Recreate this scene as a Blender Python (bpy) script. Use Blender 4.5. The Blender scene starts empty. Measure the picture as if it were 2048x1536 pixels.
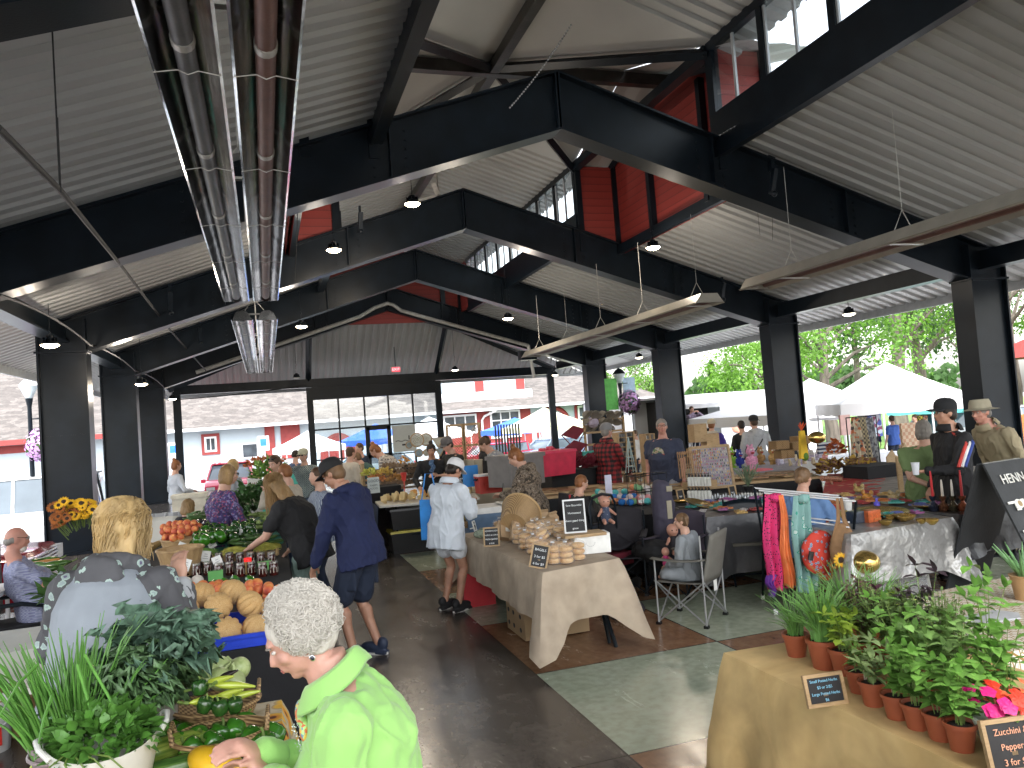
import bpy, bmesh, math, random
from mathutils import Vector, Matrix, Euler, noise
V=Vector; R=math.radians; PI=math.pi
random.seed(7)
sc=bpy.context.scene
# ---------------- camera, sky, sun, exposure ----------------
F,YAW,PIT,ROL=1553.5,0.3106,0.0453,-0.0743
CAM=V((0,0,2.0))
fw=V((math.sin(YAW)*math.cos(PIT),math.cos(YAW)*math.cos(PIT),math.sin(PIT)))
rt=V((math.cos(YAW),-math.sin(YAW),0)); up=rt.cross(fw)
rt2=rt*math.cos(ROL)+up*math.sin(ROL); up2=up*math.cos(ROL)-rt*math.sin(ROL)
cd=bpy.data.cameras.new('camera'); cam=bpy.data.objects.new('camera',cd); sc.collection.objects.link(cam)
cd.sensor_width=36; cd.lens=36*F/2048; cd.clip_start=.05; cd.clip_end=600
mw=Matrix((rt2,up2,-fw)).transposed().to_4x4(); mw.translation=CAM; cam.matrix_world=mw; sc.camera=cam
w=bpy.data.worlds.new('World'); sc.world=w; w.use_nodes=True
nt=w.node_tree; bg=nt.nodes['Background']
sky=nt.nodes.new('ShaderNodeTexSky'); sky.sky_type='NISHITA'; sky.sun_disc=False
sky.sun_elevation=R(58); sky.sun_rotation=R(192); sky.air_density=1.5; sky.dust_density=3.5
hs=nt.nodes.new('ShaderNodeHueSaturation'); hs.inputs['Saturation'].default_value=.28
nt.links.new(sky.outputs[0],hs.inputs['Color']); nt.links.new(hs.outputs[0],bg.inputs[0])
bg.inputs[1].default_value=.15
sl=bpy.data.lights.new('sun','SUN'); sl.energy=.5; sl.angle=R(40); sl.color=(1,.97,.92)
so=bpy.data.objects.new('sun',sl); sc.collection.objects.link(so)
so.rotation_euler=(R(32),0,R(-12))
sc.view_settings.view_transform='Standard'; sc.view_settings.look='None'; sc.view_settings.gamma=1
sc.view_settings.use_curve_mapping=False
sc.view_settings.exposure=2.55
sc.render.resolution_x=1024; sc.render.resolution_y=768
cy=sc.cycles; cy.use_denoising=True; cy.max_bounces=7; cy.diffuse_bounces=4; cy.glossy_bounces=3
cy.transmission_bounces=4; cy.transparent_max_bounces=10; cy.caustics_reflective=False; cy.caustics_refractive=False
cy.sample_clamp_indirect=6
try: cy.denoiser='OPENIMAGEDENOISE'
except Exception: pass

# ---------------- helpers ----------------
def at(px,py,z=None,Y=None,X=None):
    r=fw*F+rt2*(px-1024)-up2*(py-768)
    t=(z-2.0)/r.z if z is not None else (Y/r.y if Y is not None else X/r.x)
    return CAM+r*t
def lin(h):
    if not isinstance(h,str): return tuple(h)[:3]
    c=[int(h[i:i+2],16)/255 for i in (0,2,4)]
    return tuple(x/12.92 if x<=.04045 else ((x+.055)/1.055)**2.4 for x in c)
MATS={}
class N:
    def __init__(s,name):
        s.m=bpy.data.materials.new(name); s.m.use_nodes=True; s.t=s.m.node_tree; s.b=s.t.nodes['Principled BSDF']
    def n(s,ty,**k):
        o=s.t.nodes.new('ShaderNode'+ty)
        for a,v in k.items():
            if a[0]=='i' and a[1:].isdigit(): o.inputs[int(a[1:])].default_value=v
            else: setattr(o,a,v)
        return o
    def l(s,a,b,ao=0,bi=0):
        s.t.links.new(a.outputs[ao],b.inputs[bi]); return b
    def co(s,scale=(1,1,1),kind=3,rot=(0,0,0)):
        c=s.n('TexCoord'); m=s.n('Mapping'); m.inputs['Scale'].default_value=scale; m.inputs['Rotation'].default_value=rot
        s.l(c,m,kind,0); return m
    def ramp(s,stops,interp='LINEAR'):
        r=s.n('ValToRGB'); e=r.color_ramp.elements; r.color_ramp.interpolation=interp
        while len(e)<len(stops): e.new(.5)
        for k,(p,c) in enumerate(stops): e[k].position=p; e[k].color=(*lin(c),1)
        return r
    def mix(s,a,b,f,mode='MIX'):
        m=s.n('MixRGB',blend_type=mode)
        for i,q in ((0,f),(1,a),(2,b)):
            if isinstance(q,(int,float)): m.inputs[i].default_value=q
            elif isinstance(q,(tuple,str)): m.inputs[i].default_value=(*lin(q),1)
            else: s.t.links.new(q.outputs[0],m.inputs[i])
        return m
    def math(s,op,a,b=0.):
        m=s.n('Math',operation=op)
        for i,q in ((0,a),(1,b)):
            if isinstance(q,(int,float)): m.inputs[i].default_value=q
            else: s.t.links.new(q.outputs[0],m.inputs[i])
        return m
    def base(s,x): s.t.links.new(x.outputs[0],s.b.inputs['Base Color'])
    def bump(s,x,st=.3,d=.01):
        b=s.n('Bump'); b.inputs['Strength'].default_value=st; b.inputs['Distance'].default_value=d
        s.t.links.new(x.outputs[0],b.inputs['Height']); s.t.links.new(b.outputs[0],s.b.inputs['Normal'])
def mat(name,col,rough=.6,metal=0,var=.15,sc_=8,bump=.15,bs=None,kind=3,spec=None,rust=None,coat=0,emit=0,alpha=1,trans=0,sheen=0,bd=.01,stretch=(1,1,1),sss=0):
    """solid colour with its own noise variation and bump"""
    if name in MATS: return MATS[name]
    k=N(name); c=lin(col)
    t=k.l(k.co(stretch,kind),k.n('TexNoise',i2=sc_,i3=4.),0,0)
    lo=tuple(max(0,x*(1-var)) for x in c); hi=tuple(min(1,x*(1+var)) for x in c)
    k.base(k.l(t,k.ramp([(.3,lo),(.7,hi)])))
    if bump:
        t2=k.l(k.co(stretch,kind),k.n('TexNoise',i2=bs or sc_*6,i3=3.),0,0); k.bump(t2,bump,bd)
    b=k.b.inputs; b['Roughness'].default_value=rough; b['Metallic'].default_value=metal
    if spec is not None: b['Specular IOR Level'].default_value=spec
    if coat: b['Coat Weight'].default_value=coat; b['Coat Roughness'].default_value=.1
    if emit: b['Emission Color'].default_value=(*c,1); b['Emission Strength'].default_value=emit
    if alpha<1: b['Alpha'].default_value=alpha
    if trans: b['Transmission Weight'].default_value=trans
    if sheen: b['Sheen Weight'].default_value=sheen
    if sss: b['Subsurface Weight'].default_value=sss; b['Subsurface Scale'].default_value=.01
    MATS[name]=k.m; return k.m
def pat(name,kind,cols,s=10,rough=.8,bump=.2,stretch=(1,1,1),rot=(0,0,0)):
    """patterned stuff: plaid stripe camo dots floral print check scale wood weave"""
    if name in MATS: return MATS[name]
    k=N(name); co=k.co(tuple(s*x for x in stretch),3,rot); cc=[lin(c) for c in cols]
    if kind=='plaid':
        sep=k.l(co,k.n('SeparateXYZ'))
        def band(i,f,ph=0):
            q=k.n('Math',operation='MULTIPLY'); q.inputs[1].default_value=f; k.t.links.new(sep.outputs[i],q.inputs[0])
            q=k.math('ADD',q,ph); q=k.math('FRACT',q); return k.math('GREATER_THAN',q,.5)
        a=k.math('ADD',band(0,1),band(2,1)); a=k.math('MULTIPLY',a,.5); x=k.l(a,k.ramp([(0,cc[0]),(.4,cc[1]),(.9,cc[2])],'CONSTANT'))
    elif kind=='stripe':
        sep=k.l(co,k.n('SeparateXYZ')); q=k.n('Math',operation='FRACT'); k.t.links.new(sep.outputs[0],q.inputs[0]); x=k.l(q,k.ramp([(0,cc[0]),(.5,cc[1])],'CONSTANT'))
    elif kind=='camo':
        t=k.l(co,k.n('TexNoise',i2=1.,i3=3.)); x=k.l(t,k.ramp([(.38+.27*i/len(cc) if i else 0,c) for i,c in enumerate(cc)],'CONSTANT'))
    elif kind in('dots','floral'):
        v=k.n('TexVoronoi',feature='F1'); v.inputs['Scale'].default_value=1; k.l(co,v); 
        d=k.n('TexNoise',i2=3.,i3=2.); k.l(co,d); a=k.math('ADD',v,k.math('MULTIPLY',d,.35 if kind=='floral' else 0.))
        st=[(0,cc[2]),(.30,cc[0]),(.42,cc[1]),(.50,cc[-1])] if kind=='floral' else [(0,cc[1]),(.3,cc[0])]
        x=k.l(a,k.ramp(st,'CONSTANT'))
    elif kind=='print':
        v=k.n('TexVoronoi',feature='F1'); v.inputs['Scale'].default_value=1; k.l(co,v)
        sep=k.n('SeparateColor'); k.t.links.new(v.outputs['Color'],sep.inputs[0])
        x=k.l(sep,k.ramp([(i/len(cc),c) for i,c in enumerate(cc)],'CONSTANT'))
    elif kind=='wood':
        t=k.n('TexNoise',i2=2.,i3=5.); t.inputs['Distortion'].default_value=.6; k.l(co,t); x=k.l(t,k.ramp([(.3+.4*i/max(1,len(cc)-1),c) for i,c in enumerate(cc)]))
    elif kind=='weave':
        wv=k.n('TexWave',wave_type='BANDS',bands_direction='Z'); wv.inputs['Scale'].default_value=1; k.l(co,wv)
        w2=k.n('TexWave',wave_type='BANDS',bands_direction='DIAGONAL'); w2.inputs['Scale'].default_value=1.2; k.l(co,w2)
        x=k.l(k.mix(wv,w2,.5),k.ramp([(.2,cc[0]),(.75,cc[1])]))
    elif kind=='check':
        ch=k.n('TexChecker'); ch.inputs['Scale'].default_value=1; ch.inputs[1].default_value=(*cc[0],1); ch.inputs[2].default_value=(*cc[1],1); k.l(co,ch); x=ch
    nz=k.l(k.co((1,1,1)),k.n('TexNoise',i2=6.,i3=3.)); x2=k.mix(x,k.l(nz,k.ramp([(.3,(.75,.75,.75)),(.7,(1,1,1))])),1.,'MULTIPLY')
    k.base(x2); k.bump(x if kind in('wood','weave') else k.l(k.co((1,1,1)),k.n('TexNoise',i2=120.,i3=2.)),bump,.004)
    k.b.inputs['Roughness'].default_value=rough; MATS[name]=k.m; return k.m

def M4(loc=(0,0,0),rot=(0,0,0),s=1):
    m=Matrix.Translation(loc)@Euler(rot).to_matrix().to_4x4()
    sv=(s,s,s) if isinstance(s,(int,float)) else s
    return m@Matrix.Diagonal((*sv,1))
class MB:
    def __init__(s): s.v=[]; s.f=[]; s.mi=[]; s.cur=0
    def add(s,vs,fs,m=None):
        o=len(s.v); s.v+=[tuple(m@V(p)) for p in vs] if m is not None else [tuple(p) for p in vs]
        s.f+=[tuple(i+o for i in f) for f in fs]; s.mi+=[s.cur]*len(fs); return s
    def box(s,c,d,rot=(0,0,0),tap=1,m=None):
        x,y,z=[q/2 for q in d]; vs=[]
        for k in(-1,1):
            t=tap if k>0 else 1
            vs+=[(-x*t,-y*t,k*z),(x*t,-y*t,k*z),(x*t,y*t,k*z),(-x*t,y*t,k*z)]
        mm=M4(c,rot); mm=m@mm if m is not None else mm
        return s.add(vs,[(3,2,1,0),(4,5,6,7),(0,1,5,4),(1,2,6,5),(2,3,7,6),(3,0,4,7)],mm)
    def bbox(s,a,b): return s.box([(p+q)/2 for p,q in zip(a,b)],[abs(q-p) for p,q in zip(a,b)])
    def tube(s,pts,r,n=8,cap=True,flat=1,m=None,upv=None):
        pts=[V(p) for p in pts]; L=len(pts); rs=r if isinstance(r,(list,tuple)) else [r]*L; vs=[]; prev=None
        for i,p in enumerate(pts):
            t=(pts[min(i+1,L-1)]-pts[max(i-1,0)])
            t=t.normalized() if t.length>1e-9 else V((0,0,1))
            if prev is None:
                a=V(upv) if upv else (V((0,0,1)) if abs(t.z)<.9 else V((0,1,0)))
            else: a=prev
            x=a-t*a.dot(t); x=x.normalized() if x.length>1e-6 else t.orthogonal().normalized(); prev=x; y=t.cross(x)
            for j in range(n):
                q=2*PI*j/n; vs.append(p+(x*math.cos(q)*flat+y*math.sin(q))*rs[i])
        fs=[(i*n+j,i*n+(j+1)%n,(i+1)*n+(j+1)%n,(i+1)*n+j) for i in range(L-1) for j in range(n)]
        if cap: fs+=[tuple(range(n))[::-1],tuple((L-1)*n+j for j in range(n))]
        return s.add(vs,fs,m)
    def lathe(s,prof,n=16,c=(0,0,0),m=None,sx=1,sy=1,wob=None):
        vs=[]; fs=[]; K=len(prof)
        for i,(r,z) in enumerate(prof):
            for j in range(n):
                q=2*PI*j/n; rr=r*(wob(q,z) if wob else 1); vs.append((c[0]+rr*math.cos(q)*sx,c[1]+rr*math.sin(q)*sy,c[2]+z))
        fs=[(i*n+j,i*n+(j+1)%n,(i+1)*n+(j+1)%n,(i+1)*n+j) for i in range(K-1) for j in range(n)]
        if prof[0][0]>1e-5: fs.append(tuple(range(n))[::-1])
        if prof[-1][0]>1e-5: fs.append(tuple((K-1)*n+j for j in range(n)))
        return s.add(vs,fs,m)
    def ell(s,c,r,rot=(0,0,0),n=12,k=8,m=None,wob=None):
        rr=(r,r,r) if isinstance(r,(int,float)) else r; mm=M4(c,rot,rr); mm=m@mm if m is not None else mm
        return s.lathe([(max(1e-6,math.sin(PI*i/k)),-math.cos(PI*i/k)) for i in range(k+1)],n,m=mm,wob=wob)
    def prism(s,poly,h,m=None,n3=False):
        n=len(poly); vs=[(x,y,0) for x,y in poly]+[(x,y,h) for x,y in poly]
        fs=[tuple(range(n))[::-1],tuple(range(n,2*n))]+[(i,(i+1)%n,n+(i+1)%n,n+i) for i in range(n)]
        return s.add(vs,fs,m)
    def grid(s,fn,nu,nv,m=None):
        vs=[fn(i/nu,j/nv) for j in range(nv+1) for i in range(nu+1)]
        fs=[(j*(nu+1)+i,j*(nu+1)+i+1,(j+1)*(nu+1)+i+1,(j+1)*(nu+1)+i) for j in range(nv) for i in range(nu)]
        return s.add(vs,fs,m)
    def leaf(s,p,d,n,l,w,curl=.3):
        p=V(p); d=V(d).normalized(); n=V(n); x=d.cross(n); x=x.normalized() if x.length>1e-6 else d.orthogonal().normalized(); n=x.cross(d)
        q=[p,p+d*l*.3+x*w*.45+n*l*.04,p+d*l*.65+x*w*.42-n*l*curl*.3,p+d*l-n*l*curl,p+d*l*.65-x*w*.42-n*l*curl*.3,p+d*l*.3-x*w*.45+n*l*.04,p+d*l*.45-n*l*curl*.12]
        return s.add(q,[(0,1,6),(1,2,6),(2,3,6),(3,4,6),(4,5,6),(5,0,6)])
    def build(s,name,m,parent=None,smooth=True,loc=None,ang=35):
        me=bpy.data.meshes.new(name); me.from_pydata(s.v,[],s.f)
        ms=m if isinstance(m,(list,tuple)) else [m]
        for q in ms: me.materials.append(q)
        if len(ms)>1: me.polygons.foreach_set('material_index',s.mi)
        me.update(); o=bpy.data.objects.new(name,me); sc.collection.objects.link(o)
        if smooth:
            me.polygons.foreach_set('use_smooth',[True]*len(s.f))
            try: me.set_sharp_from_angle(angle=R(ang))
            except Exception: pass
        if parent is not None: o.parent=parent
        if loc is not None: o.location=loc
        return o
def tag(o,label=None,cat=None,group=None,kind=None):
    for k,v in (('label',label),('category',cat),('group',group),('kind',kind)):
        if v: o[k]=v
    return o
def thing(name,label,cat,loc=(0,0,0),rz=0,group=None,rot=None,sc_=1):
    o=bpy.data.objects.new(name,None); sc.collection.objects.link(o); o.location=loc; o.rotation_euler=rot or (0,0,rz); o.empty_display_size=.1
    if sc_!=1: o.scale=(sc_,)*3 if isinstance(sc_,(int,float)) else sc_
    return tag(o,label,cat,group)
KIDS={}
def dup(o,loc=None,rz=None,label=None,rot=None,s=None,parent=None,group=None):
    c=o.copy(); sc.collection.objects.link(c)
    if parent is not None: c.parent=parent
    for ch in [q for q in o.children]: dup(ch,parent=c)
    if loc is not None: c.location=loc
    if rz is not None: c.rotation_euler=(0,0,rz)
    if rot is not None: c.rotation_euler=rot
    if s is not None: c.scale=(s,)*3 if isinstance(s,(int,float)) else s
    if label: c['label']=label
    if group: c['group']=group
    return c
class Kind:
    """one built thing repeated: the first call places the original, later calls copy it"""
    def __init__(s,make): s.make=make; s.o=None; s.kids=[]
    def put(s,loc,label,cat,group=None,rz=0,rot=None,sc_=1):
        if s.o is None: s.o=s.make(); o=s.o; s.kids=list(o.children)
        else:
            o=s.o.copy(); sc.collection.objects.link(o)
            for ch in s.kids: dup(ch,parent=o)
        o.location=loc; o.rotation_euler=rot or (0,0,rz); o.scale=(sc_,)*3 if isinstance(sc_,(int,float)) else sc_
        for k in('label','category','group'):
            if k in o: del o[k]
        return tag(o,label,cat,group)
def U(a,b): return random.uniform(a,b)
def remesh(mb,name,m,vox,parent,disp=0,ds=10,smooth=2,seed=0,aniso=(1,1,1),ridge=0):
    me=bpy.data.meshes.new(name); me.from_pydata(mb.v,[],mb.f); o=bpy.data.objects.new('tmp',me); sc.collection.objects.link(o)
    r=o.modifiers.new('r','REMESH'); r.mode='VOXEL'; r.voxel_size=vox
    if smooth:
        q=o.modifiers.new('s','SMOOTH'); q.iterations=smooth; q.factor=.5
    dg=bpy.context.evaluated_depsgraph_get(); n=bpy.data.meshes.new_from_object(o.evaluated_get(dg)); bpy.data.objects.remove(o); bpy.data.meshes.remove(me)
    n.name=name
    if disp:
        off=V((seed*3.1,seed*1.7,seed)); nm=[v.normal.copy() for v in n.vertices]
        for v,q in zip(n.vertices,nm):
            p=v.co; a=noise.noise(V((p.x*aniso[0],p.y*aniso[1],p.z*aniso[2]))*ds+off)+.5*noise.noise(V((p.x*aniso[0],p.y*aniso[1],p.z*aniso[2]))*ds*2.3+off)
            if ridge: r_=abs(noise.noise(V((p.x*1.5+p.z*.4,p.y*1.5-p.z*.3,p.z*.75))*ds*.9+off*2)); a+=ridge*(.45-min(.9,r_*4.5))
            v.co=p+q*a*disp
    n.materials.clear(); n.materials.append(m)
    n.polygons.foreach_set('use_smooth',[True]*len(n.polygons)); n.update()
    c=bpy.data.objects.new(name,n); sc.collection.objects.link(c)
    if parent is not None: c.parent=parent
    return c
def text(s,size,m,parent,loc,rot,name='lettering',ext=.001,align='CENTER',sp=1,shear=0):
    c=bpy.data.curves.new(name,'FONT'); c.body=s; c.size=size; c.extrude=ext; c.align_x=align; c.align_y='CENTER'; c.space_line=sp; c.shear=shear; c.resolution_u=3
    o=bpy.data.objects.new('tmp',c); sc.collection.objects.link(o)
    dg=bpy.context.evaluated_depsgraph_get(); n=bpy.data.meshes.new_from_object(o.evaluated_get(dg)); bpy.data.objects.remove(o)
    n.materials.clear(); n.materials.append(m); c2=bpy.data.objects.new(name,n); sc.collection.objects.link(c2); c2.parent=parent; c2.location=loc; c2.rotation_euler=rot
    return c2
# ================= setting: ground, floor, pavilion =================
XR,XL,XC=12.67,-3.29,4.69; BAY=6.1; FY=[5.19+BAY*i for i in range(5)]; YE=33.7; ZH=3.99
def ztop(x): return 7.42-abs(x-XC)*.3333
# ground
def gz(x,y):
    d=max(0,XL-1.5-x,x-XR-1.5,y-YE-1.5,-8-y); t=min(1,d/7); return -.02-.7*t*t*(3-2*t)
def gfn(u,v): x=-150+330*u; y=-40+300*v; return (x,y,gz(x,y))
k=N('asphalt'); t=k.l(k.co((1,1,1)),k.n('TexNoise',i2=.35,i3=6.)); k.base(k.l(t,k.ramp([(.3,(.24,.24,.245)),(.7,(.34,.34,.34))]))); k.bump(k.l(k.co((1,1,1)),k.n('TexNoise',i2=90.,i3=2.)),.3); k.b.inputs['Roughness'].default_value=.9
g=MB(); g.grid(gfn,220,200); tag(g.build('ground',k.m),kind='structure')
# lawn under the trees to the right
mgr=mat('lawn',(.1,.2,.035),.95,0,.35,.6,.5,40)
def lfn(u,v): x=22+110*u; y=30+110*v; return (x,y,-.695)
g=MB(); g.grid(lfn,2,2); tag(g.build('lawn',mgr),kind='structure')
# concrete slab with dyed squares
k=N('dyed_concrete'); tc=k.n('TexCoord'); sp=k.n('SeparateXYZ'); k.t.links.new(tc.outputs[3],sp.inputs[0])
def ax(i,o):
    q=k.n('Math',operation='ADD'); q.inputs[1].default_value=-o; k.t.links.new(sp.outputs[i],q.inputs[0]); return k.math('DIVIDE',q,1.63)
ux=ax(0,1.9); uy=ax(1,5.87)
fx=k.math('FLOOR',ux); fy=k.math('FLOOR',uy); par=k.math('MODULO',k.math('ADD',k.math('ADD',fx,fy),1000.),2.)
nz=k.l(k.co((1,1,1)),k.n('TexNoise',i2=1.1,i3=9.,i4=.68)); nz.inputs['Distortion'].default_value=.6
nl=k.l(k.co((2.2,.9,1),rot=(0,0,.5)),k.n('TexNoise',i2=1.7,i3=11.,i4=.74)); nl.inputs['Distortion'].default_value=.5
green=k.l(nz,k.ramp([(.25,(.27,.32,.24)),(.5,(.37,.42,.32)),(.75,(.45,.49,.40))]))
rust=k.l(nl,k.ramp([(.25,(.14,.065,.035)),(.5,(.25,.135,.075)),(.75,(.34,.22,.14))]))
grey=k.l(nl,k.ramp([(.28,(.036,.030,.026)),(.5,(.072,.062,.055)),(.66,(.115,.10,.088)),(.8,(.19,.165,.14))]))
ch=k.mix(rust,green,par)
inx=k.math('GREATER_THAN',ux,0.); m=k.mix(grey,ch,inx)
jx=k.math('LESS_THAN',k.math('ABSOLUTE',k.math('SUBTRACT',k.math('FRACT',ux),.5)),.4955); jy=k.math('LESS_THAN',k.math('ABSOLUTE',k.math('SUBTRACT',k.math('FRACT',uy),.5)),.4955)
jj=k.math('MULTIPLY',jx,jy); m2=k.mix((.03,.028,.025),m,jj)
dirt=k.l(k.co((1,1,1)),k.n('TexNoise',i2=14.,i3=8.)); m3=k.mix(m2,k.l(dirt,k.ramp([(.35,(.80,.79,.78)),(.6,(1,1,1))])),1.,'MULTIPLY')
k.base(m3); rr=k.l(nl,k.ramp([(.3,(.17,)*3),(.7,(.30,)*3)])); k.t.links.new(rr.outputs[0],k.b.inputs['Roughness']); k.bump(k.l(k.co((1,1,1)),k.n('TexNoise',i2=30.,i3=4.)),.05)
g=MB(); g.bbox((XL-1.4,-8,-.3),(XR+1.4,YE+1.3,0)); tag(g.build('floor',k.m,smooth=False),kind='structure')

steel=mat('black_steel',(.006,.010,.015),.33,0,.3,2.5,.08,60,spec=.22)
steel2=mat('black_steel_worn',(.035,.035,.034),.30,.3,.5,3,.25,25)
deck=mat('grey_metal_deck',(.35,.355,.35),.5,.08,.10,.5,.0,kind=3)
red=N('red_siding')
zz=red.n('SeparateXYZ'); tcc=red.n('TexCoord'); red.t.links.new(tcc.outputs[3],zz.inputs[0]); q=red.n('Math',operation='MULTIPLY'); q.inputs[1].default_value=5.5; red.t.links.new(zz.outputs[2],q.inputs[0]); fr=red.math('FRACT',q)
red.base(red.l(fr,red.ramp([(0,(.05,.006,.005)),(.1,(.21,.022,.017)),(1,(.24,.027,.021))]))); red.bump(fr,.5,.02); red.b.inputs['Roughness'].default_value=.6; MATS['red']=red.m; red=red.m
glass=N('window_glass'); 
gl=glass.n('BsdfGlass',i1=0.0); gl.inputs['IOR'].default_value=1.05; tr=glass.n('BsdfTransparent'); tr.inputs[0].default_value=(.9,.93,.94,1); gs=glass.n('BsdfGlossy'); gs.inputs['Roughness'].default_value=.02
mx=glass.n('MixShader'); mx.inputs[0].default_value=.1; glass.t.links.new(tr.outputs[0],mx.inputs[1]); glass.t.links.new(gs.outputs[0],mx.inputs[2]); glass.t.links.new(mx.outputs[0],glass.t.nodes['Material Output'].inputs[0]); glass=glass.m
pav=thing('market_pavilion','open market pavilion of black steel frames under a grey ribbed metal roof','building')
# --- frames
def frame(Y,name='steel_frame'):
    fr=bpy.data.objects.new(name,None); sc.collection.objects.link(fr); fr.parent=pav; fr.location=(0,Y,0)
    for s,X in((-1,XL),(1,XR)):
        # tapered column: web plus two flanges (built-up section)
        c=MB(); o=X+s*.02; wb=.42; 
        c.box((o+s*.42,0,2.3),(.80,.30,4.6)); 
        for xx in(o,o+s*.84): c.box((xx,0,2.3),(.035,.46,4.64))
        c.box((o+s*.42,0,.03),(1.0,.6,.06)); c.box((o+s*.42,0,3.98),(.95,.485,.04)); c.box((o+s*.42,0,2.35),(.815,.315,.03))
        c.build('column',steel,fr,smooth=False)
        r=MB(); x1=X+s*.9; x0=XC
        prof=[(x0,6.50),(x0,ztop(x0)),(x1,ztop(x1)),(x1,ztop(x1)-.75),(X,ZH)]
        if s>0: prof=prof[::-1]
        pz=[(a,b) for a,b in prof]
        mm=Matrix(((1,0,0,0),(0,0,1,-.07),(0,1,0,0),(0,0,0,1)))
        r.prism(pz,.14,mm)
        # flanges
        for (a,b) in (((x0,6.50),(X,ZH)),((x0,ztop(x0)),(x1,ztop(x1)))):
            d=V((b[0]-a[0],0,b[1]-a[1])); L=d.length; an=-math.atan2(d.z,d.x); r.box(((a[0]+b[0])/2,0,(a[1]+b[1])/2),(L,.40,.035),(0,an,0))
        for t in (0.002,.34,.67):
            xx=x0+(X-x0)*t; zb=6.5+(ZH-6.5)*t; zt=ztop(xx); r.box((xx+ (s*.012 if t<.1 else 0),0,(zb+zt)/2),(.024,.37,zt-zb))
        for t in(.31,.37,.64,.70):
            xx=x0+(X-x0)*t; zb=6.5+(ZH-6.5)*t
            for k in range(5): r.box((xx,-.08,zb+.12+.14*k),(.035,.025,.035),(0,.4,0))
        r.build('rafter',steel,fr,smooth=False)
    return fr
f0=frame(FY[0])
for y in FY[1:]:
    c=dup(f0,parent=pav); c.location=(0,y,0)
c=dup(f0,parent=pav); c.location=(0,FY[0]-BAY,0)
# --- longitudinal eave beams, brace rods
for s,X in((-1,XL),(1,XR)):
    b=MB(); xo=X+s*.45; b.bbox((xo-.09,-7,4.18),(xo+.09,YE,4.52)); b.bbox((xo-.16,-7,4.16),(xo+.16,YE,4.195)); b.build('eave_beam',steel,pav,smooth=False)
e=MB(); e.bbox((XL-.1,YE-.08,3.98),(XR+.1,YE+.08,4.32)); e.bbox((XL-.1,YE-.15,3.96),(XR+.1,YE+.15,3.99)); e.build('end_beam',steel,pav,smooth=False)
# --- roof deck: ribbed panels, ribs run down the slope
def ribbed(y0,y1,xs,zf,name,pitch=.305,h=.055,parent=pav,th=.05):
    d=MB(); n=int((y1-y0)/pitch)+1; ys=[]
    for i in range(n):
        y=y0+i*pitch
        for a,b in((0,0),(.13,0),(.17,h),(.255,h),(.29,0)):
            if y+a<=y1: ys.append((y+a,b))
    ys.append((y1,0))
    vs=[];fs=[];m=len(xs)
    for y,hh in ys:
        for x in xs: vs.append((x,y,zf(x,y)+hh+.06))
    for i in range(len(ys)-1):
        for j in range(m-1): fs.append((i*m+j,i*m+j+1,(i+1)*m+j+1,(i+1)*m+j))
    d.add(vs,fs); o=d.build(name,deck,parent,smooth=False); return o
rz=lambda x,y: ztop(x)
NWL,NWR,WWL,WWR=1.79,7.59,.71,8.67; Y1,Y2=FY[1],FY[2]
EO=2.3
for a,b,xl,xr in((-3.1,Y1,NWL,NWR),(Y1,Y2,WWL,WWR),(Y2,FY[4],NWL,NWR)):
    ribbed(a,b,(XL-EO,xl),rz,'roof_deck'); ribbed(a,b,(xr,XR+EO),rz,'roof_deck')
# hip end beyond the last frame
YO=YE+1.35; ze_=ztop(XR+EO)
def hipz(x,y): return ztop(XC)-.05-(y-FY[4])*(ztop(XC)-ze_)/(YO-FY[4])
d=MB(); n=int((XR-XL+2*EO)/.305); vs=[];
xs=[XL-EO+i*.305 for i in range(n+1)]+[XR+EO]; prof=[]
for x in xs:
    for a,b in((0,0),(.13,0),(.17,.045),(.255,.045),(.29,0)): 
        if x+a<=XR+EO: prof.append((x+a,b))
for x,hh in prof:
    ytop=FY[4]+abs(x-XC)/(XR+EO-XC)*(YO-FY[4]); vs+=[(x,min(ytop,YO),hipz(x,min(ytop,YO))+hh+.06),(x,YO,hipz(x,YO)+hh+.06)]
d.add(vs,[(2*i,2*i+2,2*i+3,2*i+1) for i in range(len(prof)-1)]); d.build('roof_deck',deck,pav,smooth=False)
for s in(-1,1):   # side slopes of the hip
    d=MB(); m=26; vs=[]
    for i in range(m+1):
        y=FY[4]+(YO-FY[4])*i/m; x=XC+s*(XR+EO-XC)*i/m; hh=.045*(i%2); vs+=[(x,y,ztop(x)+.06),(XC+s*(XR+EO-XC),y,ze_+.06+hh*0)]
    d.add(vs,[(2*i,2*i+1,2*i+3,2*i+2) for i in range(m)]); d.build('roof_deck',deck,pav,smooth=False)
    h=MB(); h.tube([(XC,FY[4]+.1,7.0),(XC+s*(XR-XC+.3),YE+.1,4.2)],.13,4); h.build('hip_rafter',steel,pav,smooth=False)
for x in(1.85,7.35):
    h=MB(); h.tube([(x,YE,4.3),(x,FY[4]+1.3,6.35)],.12,4); h.build('jack_rafter',steel,pav,smooth=False)
    h=MB(); h.box((x,YE,1.97),(.2,.22,3.95)); h.box((x,YE-.13,1.97),(.26,.02,3.95)); h.build('end_post',steel,pav,smooth=False)
for X in(XL,XR):
    h=MB(); h.box((X,YE,2.05),(.22,.24,4.1)); h.box((X,YE-.13,2.05),(.3,.02,4.1)); h.build('end_post',steel,pav,smooth=False)
fas=mat('fascia_grey',(.42,.44,.46),.5,0,.1)
for s,X in((-1,XL-EO),(1,XR+EO)):
    h=MB(); h.bbox((X-.03,-3.1,ze_-.10),(X+.03,YO,ze_+.14)); h.build('fascia',fas,pav,smooth=False)
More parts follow.
